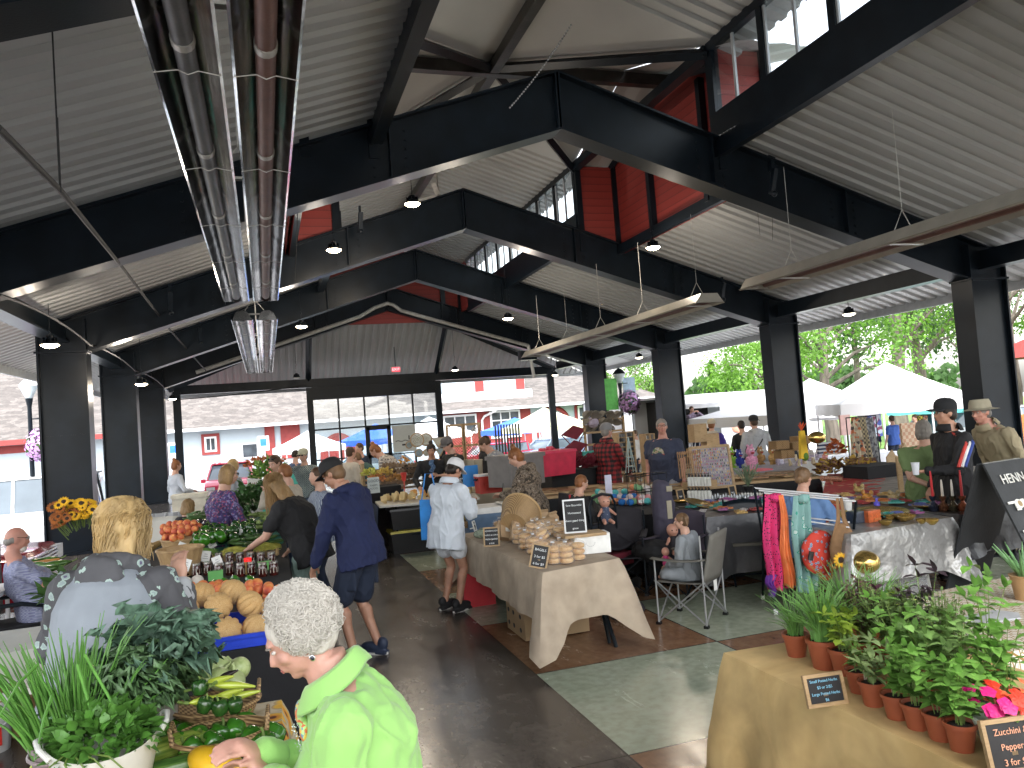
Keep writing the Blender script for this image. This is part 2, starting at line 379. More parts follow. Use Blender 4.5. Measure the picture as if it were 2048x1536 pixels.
h=MB(); h.bbox((XL-EO,YO,ze_-.10),(XR+EO,YO+.06,ze_+.14)); h.build('fascia',fas,pav,smooth=False)
# --- lantern: long narrow monitor crossed by a wider wing
ZW=8.08; RID=9.05
def wallx(X,y0,y1,z0,z1,name,m,th=.1,s=1):
    q=MB(); q.bbox((X,y0,z0),(X+s*th,y1,z1)); return q.build(name,m,pav,smooth=False)
def windows_x(X,y0,y1,s,n):
    z0,z1=6.92,8.02; q=MB()
    q.bbox((X-.05,y0,ztop(NWR)-.28),(X+.09,y1,z0)); q.bbox((X-.05,y0,z1),(X+.09,y1,z1+.16))
    q.bbox((X-.09,y0,ztop(NWR)-.3),(X-.05,y1,ztop(NWR)-.12))
    q.build('lantern_sill_beam',steel,pav,smooth=False)
    st=(y1-y0)/n
    for i in range(n):
        a=y0+i*st
        wn=bpy.data.objects.new('window',None); sc.collection.objects.link(wn); wn.parent=pav
        fr=MB(); fr.bbox((X-.03,a,z0),(X+.07,a+.13,z1)); fr.build('frame',steel,wn,smooth=False)
        fr=MB(); fr.bbox((X-.0,a+.13,z0),(X+.04,a+.17,z1)); fr.bbox((X,a+st*.53,z0),(X+.04,a+st*.53+.05,z1)); fr.bbox((X,a+st-.04,z0),(X+.04,a+st,z1)); fr.build('sash',fas,wn,smooth=False)
        p=MB(); p.bbox((X+.012,a+.13,z0),(X+.022,a+st,z1)); p.build('pane',glass,wn,smooth=False)
for X,s in((NWR,1),(NWL,-1)):
    windows_x(X,FY[0]-6,Y1,s,8); windows_x(X,Y2,FY[4]-1.4,s,8)
    wallx(X,FY[4]-1.4,FY[4],ztop(NWR)-.1,ZW+.1,'siding_panel',red,.08,s)
for Yw,sg in((Y1,-1),(Y2,1)):   # short cross walls of the wing
    for a,b in((WWL,NWL),(NWR,WWR)):
        q=MB(); q.bbox((a,Yw-.04,5.9),(b,Yw+.04,ZW)); q.build('siding_panel',red,pav,smooth=False)
        for x in(a+.05,b-.05):
            q=MB(); q.bbox((x-.07,Yw-.1*1,5.95),(x+.07,Yw+.1,ZW+.1)); q.build('corner_post',steel,pav,smooth=False)
for X,s in((WWL,-1),(WWR,1)):
    q=MB(); q.add([(X,Y1,5.9),(X,Y2,5.9),(X,Y2,ZW),(X,(Y1+Y2)/2,RID),(X,Y1,ZW)],[(0,1,2,3,4)]); q.add([(X+s*.08,Y1,5.9),(X+s*.08,Y2,5.9),(X+s*.08,Y2,ZW),(X+s*.08,(Y1+Y2)/2,RID),(X+s*.08,Y1,ZW)],[(0,1,2,3,4)]); q.build('siding_gable',red,pav,smooth=False)
    q=MB(); q.bbox((X-s*.12,Y1,5.88),(X-s*.001,Y2,6.1)); q.tube([(X-s*.08,Y1,ZW),(X-s*.08,(Y1+Y2)/2,RID-.05)],.09,4); q.tube([(X-s*.08,Y2,ZW),(X-s*.08,(Y1+Y2)/2,RID-.05)],.09,4)
    for y in(Y1+1.9,Y2-1.9): q.bbox((X-s*.14,y-.07,6.0),(X-s*.002,y+.07,ZW+.4))
    q.build('gable_frame',steel,pav,smooth=False)
# far end gable of the monitor
q=MB(); Yg=FY[4]; q.add([(NWL,Yg,6.0),(NWR,Yg,6.0),(NWR,Yg,ZW),(XC,Yg,RID),(NWL,Yg,ZW)],[(0,1,2,3,4)]); q.build('siding_gable',red,pav,smooth=False)
for x in(NWL,NWR,XC+2.2,XC-2.2):
    q=MB(); q.bbox((x-.09,Yg-.14,6.0),(x+.09,Yg-.02,ZW+.15)); q.build('gable_frame',steel,pav,smooth=False)
# lantern roofs (cross gable), ribs down the slope, overhanging eaves
def rzm(x,y): return RID-abs(x-XC)*.3333
for a,b in((-3.2,Y1),(Y2,FY[4]+.7)):
    ribbed(a,b,(NWL-.55,XC),rzm,'lantern_roof'); ribbed(a,b,(XC,NWR+.55),rzm,'lantern_roof')
YM=(Y1+Y2)/2
for s in(-1,1):
    for t in(-1,1):
        # quarter of the crossing: part draining to x side (N-S roof) and part draining to y side (E-W roof)
        a=(XC,YM); hw=(NWR-XC)
        d=MB(); m=12; vs=[]
        for i in range(m+1):   # triangle against the N-S ridge: strips run in x
            y=YM+t*3.05*i/m; x=XC+s*hw*i/m; vs+=[(XC,y,RID+.06),(x+s*.03,y,RID-abs(x-XC)*.3333+.05)]
        d.add(vs,[(2*i,2*i+1,2*i+3,2*i+2) for i in range(m)])
        vs=[]
        for i in range(m+1):   # against the E-W ridge: strips run in y
            x=XC+s*hw*i/m; y=YM+t*3.05*i/m; vs+=[(x,YM,RID+.06),(x,y+t*.03,RID-hw*i/m*.3333+.055)]
        d.add(vs,[(2*i,2*i+1,2*i+3,2*i+2) for i in range(m)])
        vs=[]
        for i in range(8):
            x=XC+s*(hw+i*.3); vs+=[(x,YM,RID+.06+.03*(i%2)),(x,YM+t*3.9,RID-3.9*.3333+.06+.03*(i%2))]
        d.add(vs,[(2*i,2*i+1,2*i+3,2*i+2) for i in range(7)])
        d.build('lantern_roof',deck,pav,smooth=False)
        q=MB(); q.tube([(XC,YM,RID-.1),(XC+s*hw,YM+t*3.05,ZW-.08)],.1,4); q.build('valley_beam',steel,pav,smooth=False)
q=MB(); q.bbox((XC-.09,-3.2,RID-.24),(XC+.09,FY[4],RID-.02)); q.build('ridge_beam',steel2,pav,smooth=False)
q=MB(); q.bbox((WWL,YM-.09,RID-.25),(WWR,YM+.09,RID-.01)); q.build('ridge_beam',steel2,pav,smooth=False)
for X in(NWL,NWR):
    q=MB(); q.bbox((X-.1,Y1,ZW-.12),(X+.1,Y2,ZW+.06)); q.build('eave_tie',steel,pav,smooth=False)
# --- glazed wind screen at the far end, centre bay
gx0,gx1=1.95,7.25; gw=thing('glass_screen','black framed glass screen with a door in the middle of the far end','partition',(0,YE,0))
q=MB(); q.bbox((gx0,-.1,3.42),(gx1,.1,3.97)); q.build('header_panel',steel,gw,smooth=False)
xsM=[gx0+ (gx1-gx0)*t for t in(0,.2,.405,.6,.8,1)]; q=MB()
for x in xsM: q.bbox((x-.035,-.05,0),(x+.035,.05,3.42))
q.bbox((gx0,-.045,2.12),(gx1,.045,2.19)); q.bbox((gx0,-.05,.0),(gx1,.05,.3)); q.bbox((gx0,-.045,.86),(xsM[2],.045,.91)); q.bbox((xsM[3],-.045,.86),(gx1,.045,.91))
q.build('mullion',steel,gw,smooth=False)
q=MB(); q.bbox((gx0+.01,-.008,.3),(gx1-.01,.008,3.42)); q.build('glass_pane',glass,gw,smooth=False)
q=MB(); 
for a,b in(((xsM[2],.0),(xsM[2]+.16,2.12)),((xsM[3]-.16,0),(xsM[3],2.12))): q.bbox((a[0]+.03,-.07,a[1]),(b[0]-.03+.03,.07,b[1]))
q.bbox((xsM[2],-.07,1.98),(xsM[3],.07,2.12)); q.bbox((xsM[2],-.07,0.8),(xsM[3],.07,.95)); dr=q.build('door',steel,gw,smooth=False)
q=MB(); q.tube([(xsM[3]-.2,-.1,.95),(xsM[3]-.2,-.16,1.0),(xsM[3]-.2,-.16,1.3),(xsM[3]-.2,-.1,1.35)],.012,6); q.build('handle',fas,dr)
ban=mat('banner_vinyl',(.62,.64,.62),.5,0,.03)
q=MB(); q.bbox((xsM[3]+.08,-.09,.95),(xsM[4]+.02,-.06,2.1)); bn=tag(q.build('wall_banner',ban,smooth=False,loc=(0,YE,0)),'white banner with small black emblem hung on the glass screen','banner')
ink=mat('black_ink',(.02,.02,.02),.6)
q=MB()
for i in range(14): q.box((5.35+.05*i,-.095,1.42+.02*math.sin(i)),(.03,.004,.05))
q.box((5.9,-.095,1.25),(.6,.004,.07)); q.box((5.92,-.095,1.55),(.05,.004,.18)); q.build('emblem',ink,bn,smooth=False)
# --- exit sign
ex=thing('exit_sign','red lit EXIT sign hanging above the glass screen','sign',(5.35,YE-1.2,4.45))
q=MB(); q.box((0,0,0),(.42,.05,.24)); q.build('housing',mat('exit_white',(.6,.6,.6),.4),ex,smooth=False)
q=MB(); q.box((.015,-.028,0),(.34,.006,.19)); q.build('face',mat('exit_red',(.55,.03,.05),.4,emit=.5),ex,smooth=False)
text('EXIT',.16,mat('exit_letters',(.9,.25,.25),.4,emit=.9),ex,(.015,-.034,0),(R(90),0,0))
q=MB(); q.tube([(0,0,.12),(0,0,.95)],.018,6); q.build('stem',steel,ex)
# --- lit high-bay lamps
lampm=mat('lamp_disc',(1,.80,.52),.5,emit=14)
warm=(1,.88,.74)
def lamp_make():
    t=thing('high_bay_lamp','x','lamp'); q=MB(); q.lathe([(.04,.2),(.07,.18),(.075,.10),(.13,.06),(.17,.03),(.175,.0),(.15,.0)],20); 
    for i in range(10):
        a=2*PI*i/10; q.box((.1*math.cos(a),.1*math.sin(a),.1),(.06,.008,.09),(0,0,a))
    q.build('housing',steel,t)
    q=MB(); q.lathe([(.0001,-.06),(.06,-.056),(.12,-.04),(.16,-.01),(.165,.004)],20); q.build('diffuser',lampm,t)
    q=MB(); q.tube([(0,0,.2),(.0,0,.26),(.03,0,.3),(0,0,.34),(0,0,1.0)],.008,5); q.build('hook',steel,t); return t
LK=Kind(lamp_make)
LP=[(668,500,15.2,'large high bay lamp glowing left of the ridge under the second rafter',1),(825,408,14.0,'highest glowing high bay lamp nearest the pavilion ridge',1),(603,653,20.8,'glowing high bay lamp right of the small hanging heater',1),(768,508,19.5,'small glowing lamp beyond the second rafter at the red gable',1),(1016,637,20.6,'glowing high bay lamp above the far right tent table',1),(1306,495,14.2,'glowing high bay lamp on the right slope before the red wing wall',1),
(100,690,14.6,'glowing lamp hung from the haunch of the leftmost column',1),(283,768,20.9,'glowing lamp beside the second left column',1),(345,798,31.5,'lamp beside the far left end post',.6),(593,755,31.8,'unlit lamp left of the exit sign',0),(910,740,31.8,'lamp right of the exit sign',.3),(1110,750,32.4,'lamp beside the far right end post',.4),(1278,715,26.0,'lamp between the third and fourth right columns',.4),(1698,628,14.8,'lamp between the first two right columns near the eave',.4)]
for px,py,Y,lab,on in LP:
    p=at(px,py,Y=Y); o=LK.put(p,lab,'lamp','high bay lamps hung from the roof',sc_=.85)
    for ch in o.children:
        if ch.name.startswith('hook'): ch.scale=(1,1,max(.3,min(2.2,(ztop(p.x)-p.z-.2)/.9)))
        if ch.name.startswith('diffuser') and on<1:
            ch.data=ch.data.copy(); ch.data.materials[0]=mat('lamp_disc_dim',(1,.86,.66),.5,emit=3) if on else mat('lamp_disc_off',(.5,.5,.45),.4)
    if on==1:
        l=bpy.data.lights.new('lamp_light','POINT'); l.energy=22; l.shadow_soft_size=.15; l.color=warm; lo=bpy.data.objects.new('lamp_light',l); sc.collection.objects.link(lo); lo.parent=o; lo.location=(0,0,-.18)
# --- radiant tube heaters
chrome=mat('polished_reflector',(.55,.55,.56),.12,1,.15,3,.12,4,bd=.02); tubeg=mat('heater_tube_grey',(.09,.095,.10),.4,.3); tuber=mat('heater_tube_rusty',(.16,.085,.07),.45,.3); galv=mat('galvanised',(.45,.44,.41),.4,.4,.2,6)
def heater(loc,L,lab,tilt=0,rz=0):
    t=thing('tube_heater',lab,'heater',loc,group='long radiant tube heaters hung from the roof',rot=(tilt,0,rz))
    for s,m in((-1,tubeg),(1,tuber)):
        q=MB(); pr=[(-.165,-.02),(-.15,-.03),(-.10,.085),(-.04,.13),(.04,.13),(.10,.085),(.15,-.03),(.165,-.02)]
        vs=[(s*.19+x,y,z+zz*.006) for y in(0,L) for zz in(0,1) for x,z in pr]; n=8; fs=[]
        for i in range(7): fs+=[(i,i+1,2*n+i+1,2*n+i),(n+i,3*n+i,3*n+i+1,n+i+1)]
        q.add(vs,fs); 
        q.add([(s*.19+x,y,z) for y in(0,) for x,z in pr[1:7]],[(0,1,2,3,4,5)]); q.add([(s*.19+x,L,z) for x,z in pr[1:7]],[(0,1,2,3,4,5)])
        q.build('reflector',chrome,t,ang=50)
        q=MB(); q.tube([(s*.19,.15,.03),(s*.19,L-.1,.03)],.052,14); tb=q.build('burner_tube',m,t)
        for i in range(int(L/1.55)+1):
            y=.3+i*1.5; q=MB()
            if y<L-.2: q.lathe([(.054,-.03),(.058,-.03),(.058,.03),(.054,.03)],14,m=M4((s*.19,y,.03),(R(90),0,0))); q.tube([(s*.19-.165,y+.25,-.03),(s*.19-.05,y+.25,-.01),(s*.19,y+.25,-.032),(s*.19+.05,y+.25,-.01),(s*.19+.165,y+.25,-.03)],.003,5); q.build('clamp',galv,t)
    q=MB()
    for i in range(int(L/2.6)+1):
        y=.6+i*2.6
        if y<L: q.box((0,y,.16),(.5,.05,.02)); q.tube([(-.2,y,.16),(0,y,.42),(.2,y,.16)],.006,4); q.tube([(0,y,.42),(0,y,1.6)],.005,4)
    q.build('hanger',galv,t)
    return t
def heater2(loc,L,lab,rz=0,tilt=0,roll=0):
    t=thing('tube_heater',lab,'heater',loc,group='long radiant tube heaters hung from the roof',rot=(tilt,roll,rz))
    q=MB(); pr=[(-.32,-.04),(-.30,-.05),(-.17,.13),(.17,.13),(.30,-.05),(.32,-.04)]
    vs=[(x,y,z) for y in(0,L) for x,z in pr]+[(x*.97,y,z-.008) for y in(0,L) for x,z in pr]; fs=[]
    for i in range(5): fs+=[(i,i+1,6+i+1,6+i),(12+i,18+i,19+i,13+i)]
    fs+=[(0,1,2,3,4,5),(6,7,8,9,10,11)]; q.add(vs,fs); q.build('reflector',mat('reflector_beige',(.42,.40,.35),.35,.5,.1,4),t,smooth=False)
    q=MB(); q.tube([(-.13,.1,.02),(-.13,L-.1,.02)],.05,12); q.build('burner_tube',tuber,t); q=MB(); q.tube([(.13,.1,.02),(.13,L-.1,.02)],.05,12); q.build('burner_tube',tuber,t)
    q=MB()
    for i in range(int(L/2.2)+1):
        y=.4+i*2.2
        if y<L: q.box((0,y,-.045),(.56,.05,.015)); q.tube([(-.15,y,.13),(0,y,.4),(.15,y,.13)],.008,4); q.tube([(0,y,.4),(0,y,1.7)],.005,4)
    q.build('hanger',galv,t); return t
heater((-.08,.6,3.9),10.5,'polished twin tube heater hanging large overhead, nearest the camera on the left')
heater((-.06,12.9,3.9),10.6,'smaller looking twin tube heater hanging in line behind the large one')
heater2((7.9,3.0,3.9),8.0,'beige backed tube heater hanging at the right edge of the picture')
heater2((7.85,12.3,3.9),10.1,'beige backed tube heater hanging over the middle right tables')
q=MB(); q.box((0,0,0),(.5,.35,.28)); q.box((0,-.18,-.1),(.3,.02,.06)); tag(q.build('heater_fan_box',steel,smooth=False,loc=(7.85,22.7,3.93)),'black fan box at the far end of the middle right heater','heater box')
# --- pipes, wires, chain, fan
q=MB(); a=[at(-5,255,Y=4.6),at(120,380,Y=6.2),at(245,535,Y=12),at(340,660,Y=20),at(415,745,Y=30)]; q.tube(a,.022,8)
for i in(1,2,3): p=a[i]; q.tube([p,(p.x,p.y,ztop(p.x)-.02)],.006,4); 
tag(q.build('overhead_pipe',mat('pipe_dark',(.012,.013,.015),.7)),'thin dark pipe running diagonally below the left roof slope','pipe')
q=MB(); zz=lambda x: 6.62-abs(x-XC)*.31
q.tube([(x,FY[3]-.35 if 0 else FY[4]-.3,zz(x)+(.12 if abs(x-XC)<.5 else -.02)) for x in(-2.2,0,2,3.6,4.2,4.5,4.69,4.9,5.2,5.8,8,10.2)],.07,8); q.tube([(10.2,FY[4]-.3,zz(10.2)),(10.35,FY[4]-.3,3.6)],.07,8)
tag(q.build('vent_pipe',galv),'grey vent pipe following the farthest rafter up to the ridge','pipe')
def wire(pts,r,lab,name='hanging_wire',sag=.0,n=14,mt=None,beads=0):
    q=MB(); P_=[]
    for i in range(len(pts)-1):
        a,b=V(pts[i]),V(pts[i+1])
        for j in range(n): t=j/n; P_.append(a.lerp(b,t)-V((0,0,sag*4*t*(1-t))))
    P_.append(V(pts[-1])); q.tube(P_,r,4)
    if beads:
        for i in range(beads):
            t=i/(beads-1)*(len(P_)-1); p=P_[int(t)].lerp(P_[min(len(P_)-1,int(t)+1)],t-int(t)); q.ell(p,.016,n=6,k=4)
    tag(q.build(name,mt or mat('wire_black',(.015,.015,.015),.6)),lab,'wire')
wire([at(1142,50,Y=10.2),at(1020,215,Y=10.0)],.006,'beaded chain of tiny clear bulbs hanging before the nearest ridge','string_light',.05,12,mat('bead',(.3,.3,.3),.2,.6),34)
wire([at(1640,145,Y=10.6),at(1440,270,Y=10.6)],.005,'beaded string of bulbs under the near clerestory windows','string_light',.02,12,mat('bead',(.3,.3,.3),.2,.6),30)
wire([at(0,590,Y=10.5),at(180,690,Y=16.8),at(270,742,Y=22.8),at(328,775,Y=29)],.02,'black cable looping along the tops of the left columns','cable',-.1)
wire([at(335,800,Y=33),at(610,770,Y=33)],.02,'dark cable sagging below the far left end beam','cable',.08)
wire([at(600,320,Y=12.5),at(590,560,Y=12.6)],.006,'thin string dangling right of the large heater','string',-.02)
for i,(a,b) in enumerate([((1500,270,12),(1520,470,12)),((1545,300,12.2),(1545,480,12.2)),((115,235,6),(122,385,6))]): wire([at(a[0],a[1],Y=a[2]),at(b[0],b[1],Y=b[2])],.004,['left thin suspension wire over the middle right heater','right thin suspension wire over the middle right heater','thin rod holding the diagonal pipe at upper left'][i],'suspension_wire')
cf=thing('ceiling_fan','three bladed grey ceiling fan beside the highest lamp','fan',at(876,390,Y=19)); q=MB(); q.lathe([(.07,-.14),(.09,-.1),(.09,0),(.03,.05),(.02,.9)],12); q.build('motor',galv,cf)
for i in range(3):
    q=MB(); q.box((.55,0,0),(.95,.12,.015),(.15,0,0),m=M4(rot=(0,0,i*2*PI/3+.2))); q.build('blade',galv,cf,smooth=False)
for i,(px,py,Y) in enumerate([(340,590,16.8),(400,660,22.9),(720,430,16.7),(1545,345,10.8),(1445,570,16.8)]):
    q=MB(); q.box((0,0,-.15),(.09,.06,.42),(.3,0,.2)); q.box((0,0,.1),(.05,.05,.2)); q.ell((0,0,-.36),.05); tag(q.build('speaker_bracket',steel,loc=at(px,py,Y=Y)),['black bracket on the second left rafter','black bracket on the third left rafter','black bracket left of the highest lamp','black bracket on the nearest right rafter','black bracket beside the middle right heater'][i],'bracket')
# ================= people =================
def skin(n,c): return mat('skin_'+n,c,.5,0,.10,14,.25,160,sss=.06,bd=.002)
SK={'l':skin('light',(.52,.30,.22)),'m':skin('tan',(.42,.22,.145)),'r':skin('ruddy',(.50,.24,.18)),'o':skin('old',(.50,.27,.21))}
HC={'blond':(.42,.29,.13),'dkblond':(.26,.16,.07),'brown':(.07,.035,.018),'dark':(.018,.012,.009),'auburn':(.22,.085,.03),'gray':(.22,.20,.18),'white':(.56,.53,.48),'ltbrown':(.14,.08,.04)}
def hairmat(n): return mat('hair_'+n,HC[n],.5,0,.16 if n=='white' else .45,9,.6,70,stretch=(1.,1.,.22),bd=.01,spec=.35)
eyew=mat('eye_white',(.6,.58,.55),.2); lipm=mat('lips',(.38,.13,.11),.45); darkm=mat('dark_glass',(.01,.01,.012),.15)
def caps(mb,a,b,r0,r1,n=12,fx=1):
    a,b=V(a),V(b); d=b-a; L=max(d.length,1e-4); d=d/L; pts=[];rs=[]
    for i in range(5): t=PI/2*i/4; pts.append(a-d*r0*math.cos(t)); rs.append(max(1e-4,r0*math.sin(t)))
    for i in range(5): t=PI/2*i/4; pts.append(b+d*r1*math.sin(t)); rs.append(max(1e-4,r1*math.cos(t)))
    mb.tube(pts,rs,n,flat=fx)
def loft(mb,rings,n=20):
    """rings: (centre, rx, ry, frame matrix 3x3)"""
    vs=[];K=len(rings)
    for c,rx,ry,fr in rings:
        for j in range(n):
            q=2*PI*j/n; e=abs(math.cos(q))**.85*(1 if math.cos(q)>0 else -1),abs(math.sin(q))**.85*(1 if math.sin(q)>0 else -1)
            vs.append(V(c)+fr@V((e[0]*rx,e[1]*ry,0)))
    fs=[(i*n+j,i*n+(j+1)%n,(i+1)*n+(j+1)%n,(i+1)*n+j) for i in range(K-1) for j in range(n)]+[tuple(range(n))[::-1],tuple((K-1)*n+j for j in range(n))]
    mb.add(vs,fs)
def ik(s,t,l1,l2,pole):
    s,t=V(s),V(t); d=t-s; L=min(d.length,(l1+l2)*.995); dn=d.normalized(); t=s+dn*L
    a=(l1*l1-l2*l2+L*L)/(2*L); h=math.sqrt(max(0,l1*l1-a*a)); p=V(pole); p=p-dn*p.dot(dn); p=p.normalized()
    return s+dn*a+p*h,t
def rotx(a): return Matrix.Rotation(-a,3,'X')
def person(loc,head_deg,label,H=1.7,b=1.,lean=0,lh=None,rh=None,hp=0,ht=0,top=None,sleeve='long',bottom=None,legs='pants',shoe=None,hair='short',hc='brown',hat=None,hatm=None,sk='l',sit=None,vox=.016,belly=0,bust=0,extra=None,glasses=None,step=0,beard=None,detail=0,collar=0,hood=None,apron=None,topz=0.,loose=.016,group=None,lpole=None,rpole=None,kneel=None,sfn=None,untuck=.0):
    s=H/1.75; fem=bust
    o=thing('person',label,'person',loc,R(head_deg),group)
    body=MB(); tp=MB(); bt=MB()
    HZ=(.93*s if sit is None else sit+.10*s); P0=V((0,0,HZ)); A=rotx(R(lean)); A2=rotx(R(lean*1.12))
    def up_(x,y,z): 
        # spine curves: upper half bends a little more than the lower
        f=min(1,max(0,z/.5)); M=rotx(R(lean*(.85+.3*f))); return P0+M@V((x*s,y*s,z*s))
    hipw=.165*b*(1.06 if fem else 1)
    rings=[(-.12,hipw*.8,.10),(-.05,hipw,.125),(.04,hipw,.128),(.13,.148*b*(.93 if fem else 1),.112+belly*.5),(.22,.152*b,.114+belly),(.31,.168*b,.122+belly*.6+fem*.02),(.38,.176*b,.12+fem*.012),(.44,.165*b,.10),(.485,.12*b,.078),(.515,.07,.065),(.60,.054,.058)]
    def rr(z): f=min(1,max(0,z/.5)); return rotx(R(lean*(.85+.3*f)))
    def trs(infl,z0,z1,ext=None):
        out=[]
        for z,rx,ry in rings:
            if z0<=z<=z1: ex=.016*(1-min(1,max(0,z+.02)/.2)) if infl>.0145 else 0; out.append((up_(0,(belly*.4 if .1<z<.33 else 0)-.01*(z>.3),z),(rx*s+infl+ex),(ry*s+infl+ex),rr(z)))
        return out
    loft(body,trs(0,-.2,.61))
    # bust
    SZ=.435; SW=.165*b+.02
    armr=[.052*b**.5,.040,.029]
    hands={}
    handz=.93-.16
    for sd,tg,pole in((-1,lh,lpole),(1,rh,rpole)):
        S=up_(sd*SW,-.01,SZ)
        if tg is None: T=V((sd*(SW+.09)*s,.07*s,HZ-.10*s)) if lean<25 else V((sd*(SW)*s,S.y+.03,S.z-.5*s))
        else: T=V(tg)
        E,T=ik(S,T,.30*s,.26*s,pole or (sd*.6,-.6,-.5)); hands[sd]=(E,T)
        caps(body,S,E,armr[0]*s,armr[1]*s); caps(body,E,T,armr[1]*s*.98,armr[2]*s,fx=1)
        caps(body,up_(sd*.10*b,-.005,SZ+.03),S,.05*s,.052*s)
        # hand
        d=(T-E).normalized(); side=V((sd,0,0)) if abs(d.x)<.8 else V((0,1,0)); nrm=d.cross(side).normalized()
        if nrm.z>0: nrm=-nrm
        side=nrm.cross(d).normalized(); 
        if tg is None: side=V((0,1,0)); side=(side-d*side.dot(d)).normalized(); nrm=d.cross(side)*1
        pc=T+d*.055*s; fr=Matrix((side,nrm,d)).transposed().to_4x4(); fr.translation=pc
        hm=MB(); hm.ell((0,0,0),(.041*s,.0175*s,.055*s)); body.add(hm.v,hm.f,fr)
        fl=[.072,.08,.076,.06]; curl=.55 if tg is not None else .35
        fr_=max(.0088,vox*.72) if detail else max(.0095,vox*.62)
        for i in range(4):
            off=(i-1.5)*.0205*s; base=pc+side*off+d*.045*s; L=fl[i]*s
            dd=d; p=base; pts=[base-d*.02]
            for kk in(.45,.32,.23):
                dd=(dd*math.cos(curl)-(-nrm)*math.sin(curl)*(-1 if 0 else 1)).normalized(); 
                pts.append(pts[-1]+dd*(L*kk+(.02 if kk==.45 else 0)))
            for q in range(3): caps(body,pts[q],pts[q+1],fr_*s*(1-.06*q),fr_*s*(.94-.08*q),8)
        tb=pc-side*(-1)*(.0)+d*(-.02*s); ts=-1 if sd>0 else 1
        if tg is None: ts=1
        t0=pc+side*(ts*.03*s)-d*.02*s; t1=t0+(side*ts*.7+d*.75+nrm*.25).normalized()*.042*s; t2=t1+(d*.9+nrm*.45+side*ts*.1).normalized()*.034*s
        caps(body,t0,t1,.0135*s,.0115*s,8); caps(body,t1,t2,.011*s,.0095*s,8)
        # sleeve
        inf=loose
        if sleeve!='none':
            caps(tp,S,E,(armr[0]*s+inf*1.1),(armr[1]*s+inf)); caps(tp,up_(sd*.09*b,-.005,SZ+.02),S,.055*s+inf*.6,.052*s+inf)
            if sleeve=='long': q=E.lerp(T,.93); caps(tp,E,q,armr[1]*s+inf,armr[2]*s+inf*.75)
        if sleeve=='short':
            tp_=None
    if sleeve=='short':
        # rebuild short sleeves: only the upper two thirds of the upper arm
        tp=MB()
        for sd in(-1,1):
            S=up_(sd*SW,-.01,SZ); E=hands[sd][0]; q=S.lerp(E,.62); caps(tp,S,q,armr[0]*s+loose*1.1,armr[1]*s+loose*1.5); caps(tp,up_(sd*.09*b,-.005,SZ+.02),S,.055*s+loose*.6,.052*s+loose)
    # legs
    FT={}
    for sd in(-1,1):
        hj=V((sd*.088*b*s,0,HZ-.04*s))
        if sit is None:
            ft=V((sd*.10*b*s,sd*step,.08*s)); kn,ft=ik(hj,ft,.43*s,.42*s,(0,1,0))
        else:
            kn=hj+V((sd*.06*s,.43*s,.0)); ft=V((kn.x+sd*.01,kn.y+.02,.08*s))
            if kneel: kn=hj+V((sd*.26*s,.26*s,.03)); ft=V((-sd*.12*s,kn.y+.06,HZ-.05*s))
        FT[sd]=(hj,kn,ft)
        caps(body,hj,kn,.082*s*b**.5,.052*s); caps(body,kn,ft,.052*s,.036*s); caps(body,kn.lerp(ft,.22)+V((0,-.014*s,0)),kn.lerp(ft,.45),.054*s,.044*s)
        if legs=='pants': caps(bt,hj,kn,.088*s*b**.5+.014,.06*s+.016); caps(bt,kn,ft+V((0,0,.02)),.058*s+.018,.05*s+.016)
        elif legs=='shorts': q=hj.lerp(kn,.86); caps(bt,hj,q,.088*s*b**.5+.018,.072*s+.028)
        elif legs=='minishorts': q=hj.lerp(kn,.5); caps(bt,hj,q,.088*s*b**.5+.018,.078*s+.03)
        caps(body,ft+V((0,0,-.03*s)),ft+V((0,.10*s,-.045*s)),.032*s,.026*s)
    loft(bt,trs(.014,-.13,.05))
    # head
    hz=.70; nk=up_(0,.0,.60); HM=rotx(R(lean*.3+hp))@Matrix.Rotation(R(ht),3,'Z'); 
    if lean>25: HM=rotx(R(lean*.55+hp))@Matrix.Rotation(R(ht),3,'Z')
    hc_=nk+HM@V((0,.028*s,.095*s)); hm4=HM.to_4x4(); hm4.translation=hc_; hm4=hm4@Matrix.Diagonal((s,s,s,1))
    q=MB(); caps(q,nk-V((0,0,.06*s)),hc_-HM@V((0,.02*s,.05*s)),.054*s,.052*s); body.add(q.v,q.f)
    q=MB(); e=q.ell; e((0,-.008,.018),(.0755,.093,.092),n=16,k=12); e((0,.016,-.045),(.060,.070,.062),n=14,k=10); e((0,.055,-.088),(.026,.026,.020)); e((0,.068,-.02),(.046,.022,.035))
    caps(q,(0,.082,.012),(0,.101,-.022),.009,.0135); e((0,.091,-.030),(.0175,.0125,.010)); e((0,.076,.034),(.052,.016,.012)); e((0,.081,-.055),(.024,.014,.014)); 
    for sd in(-1,1): e((sd*.040,.058,-.022),(.022,.02,.02)); e((sd*.076,-.012,-.006),(.009,.020,.031),rot=(.2,0,0))
    body.add(q.v,q.f,hm4)
    smat=SK[sk]
    bo=remesh(body,'body',smat,vox*.72 if detail else vox*.85,o,smooth=2 if not detail else 1,disp=.0012 if detail else 0,ds=60)
    H_=lambda mb,name,m,sm=True: (lambda ob: ob)(MBx(mb,hm4).build(name,m,o,sm))
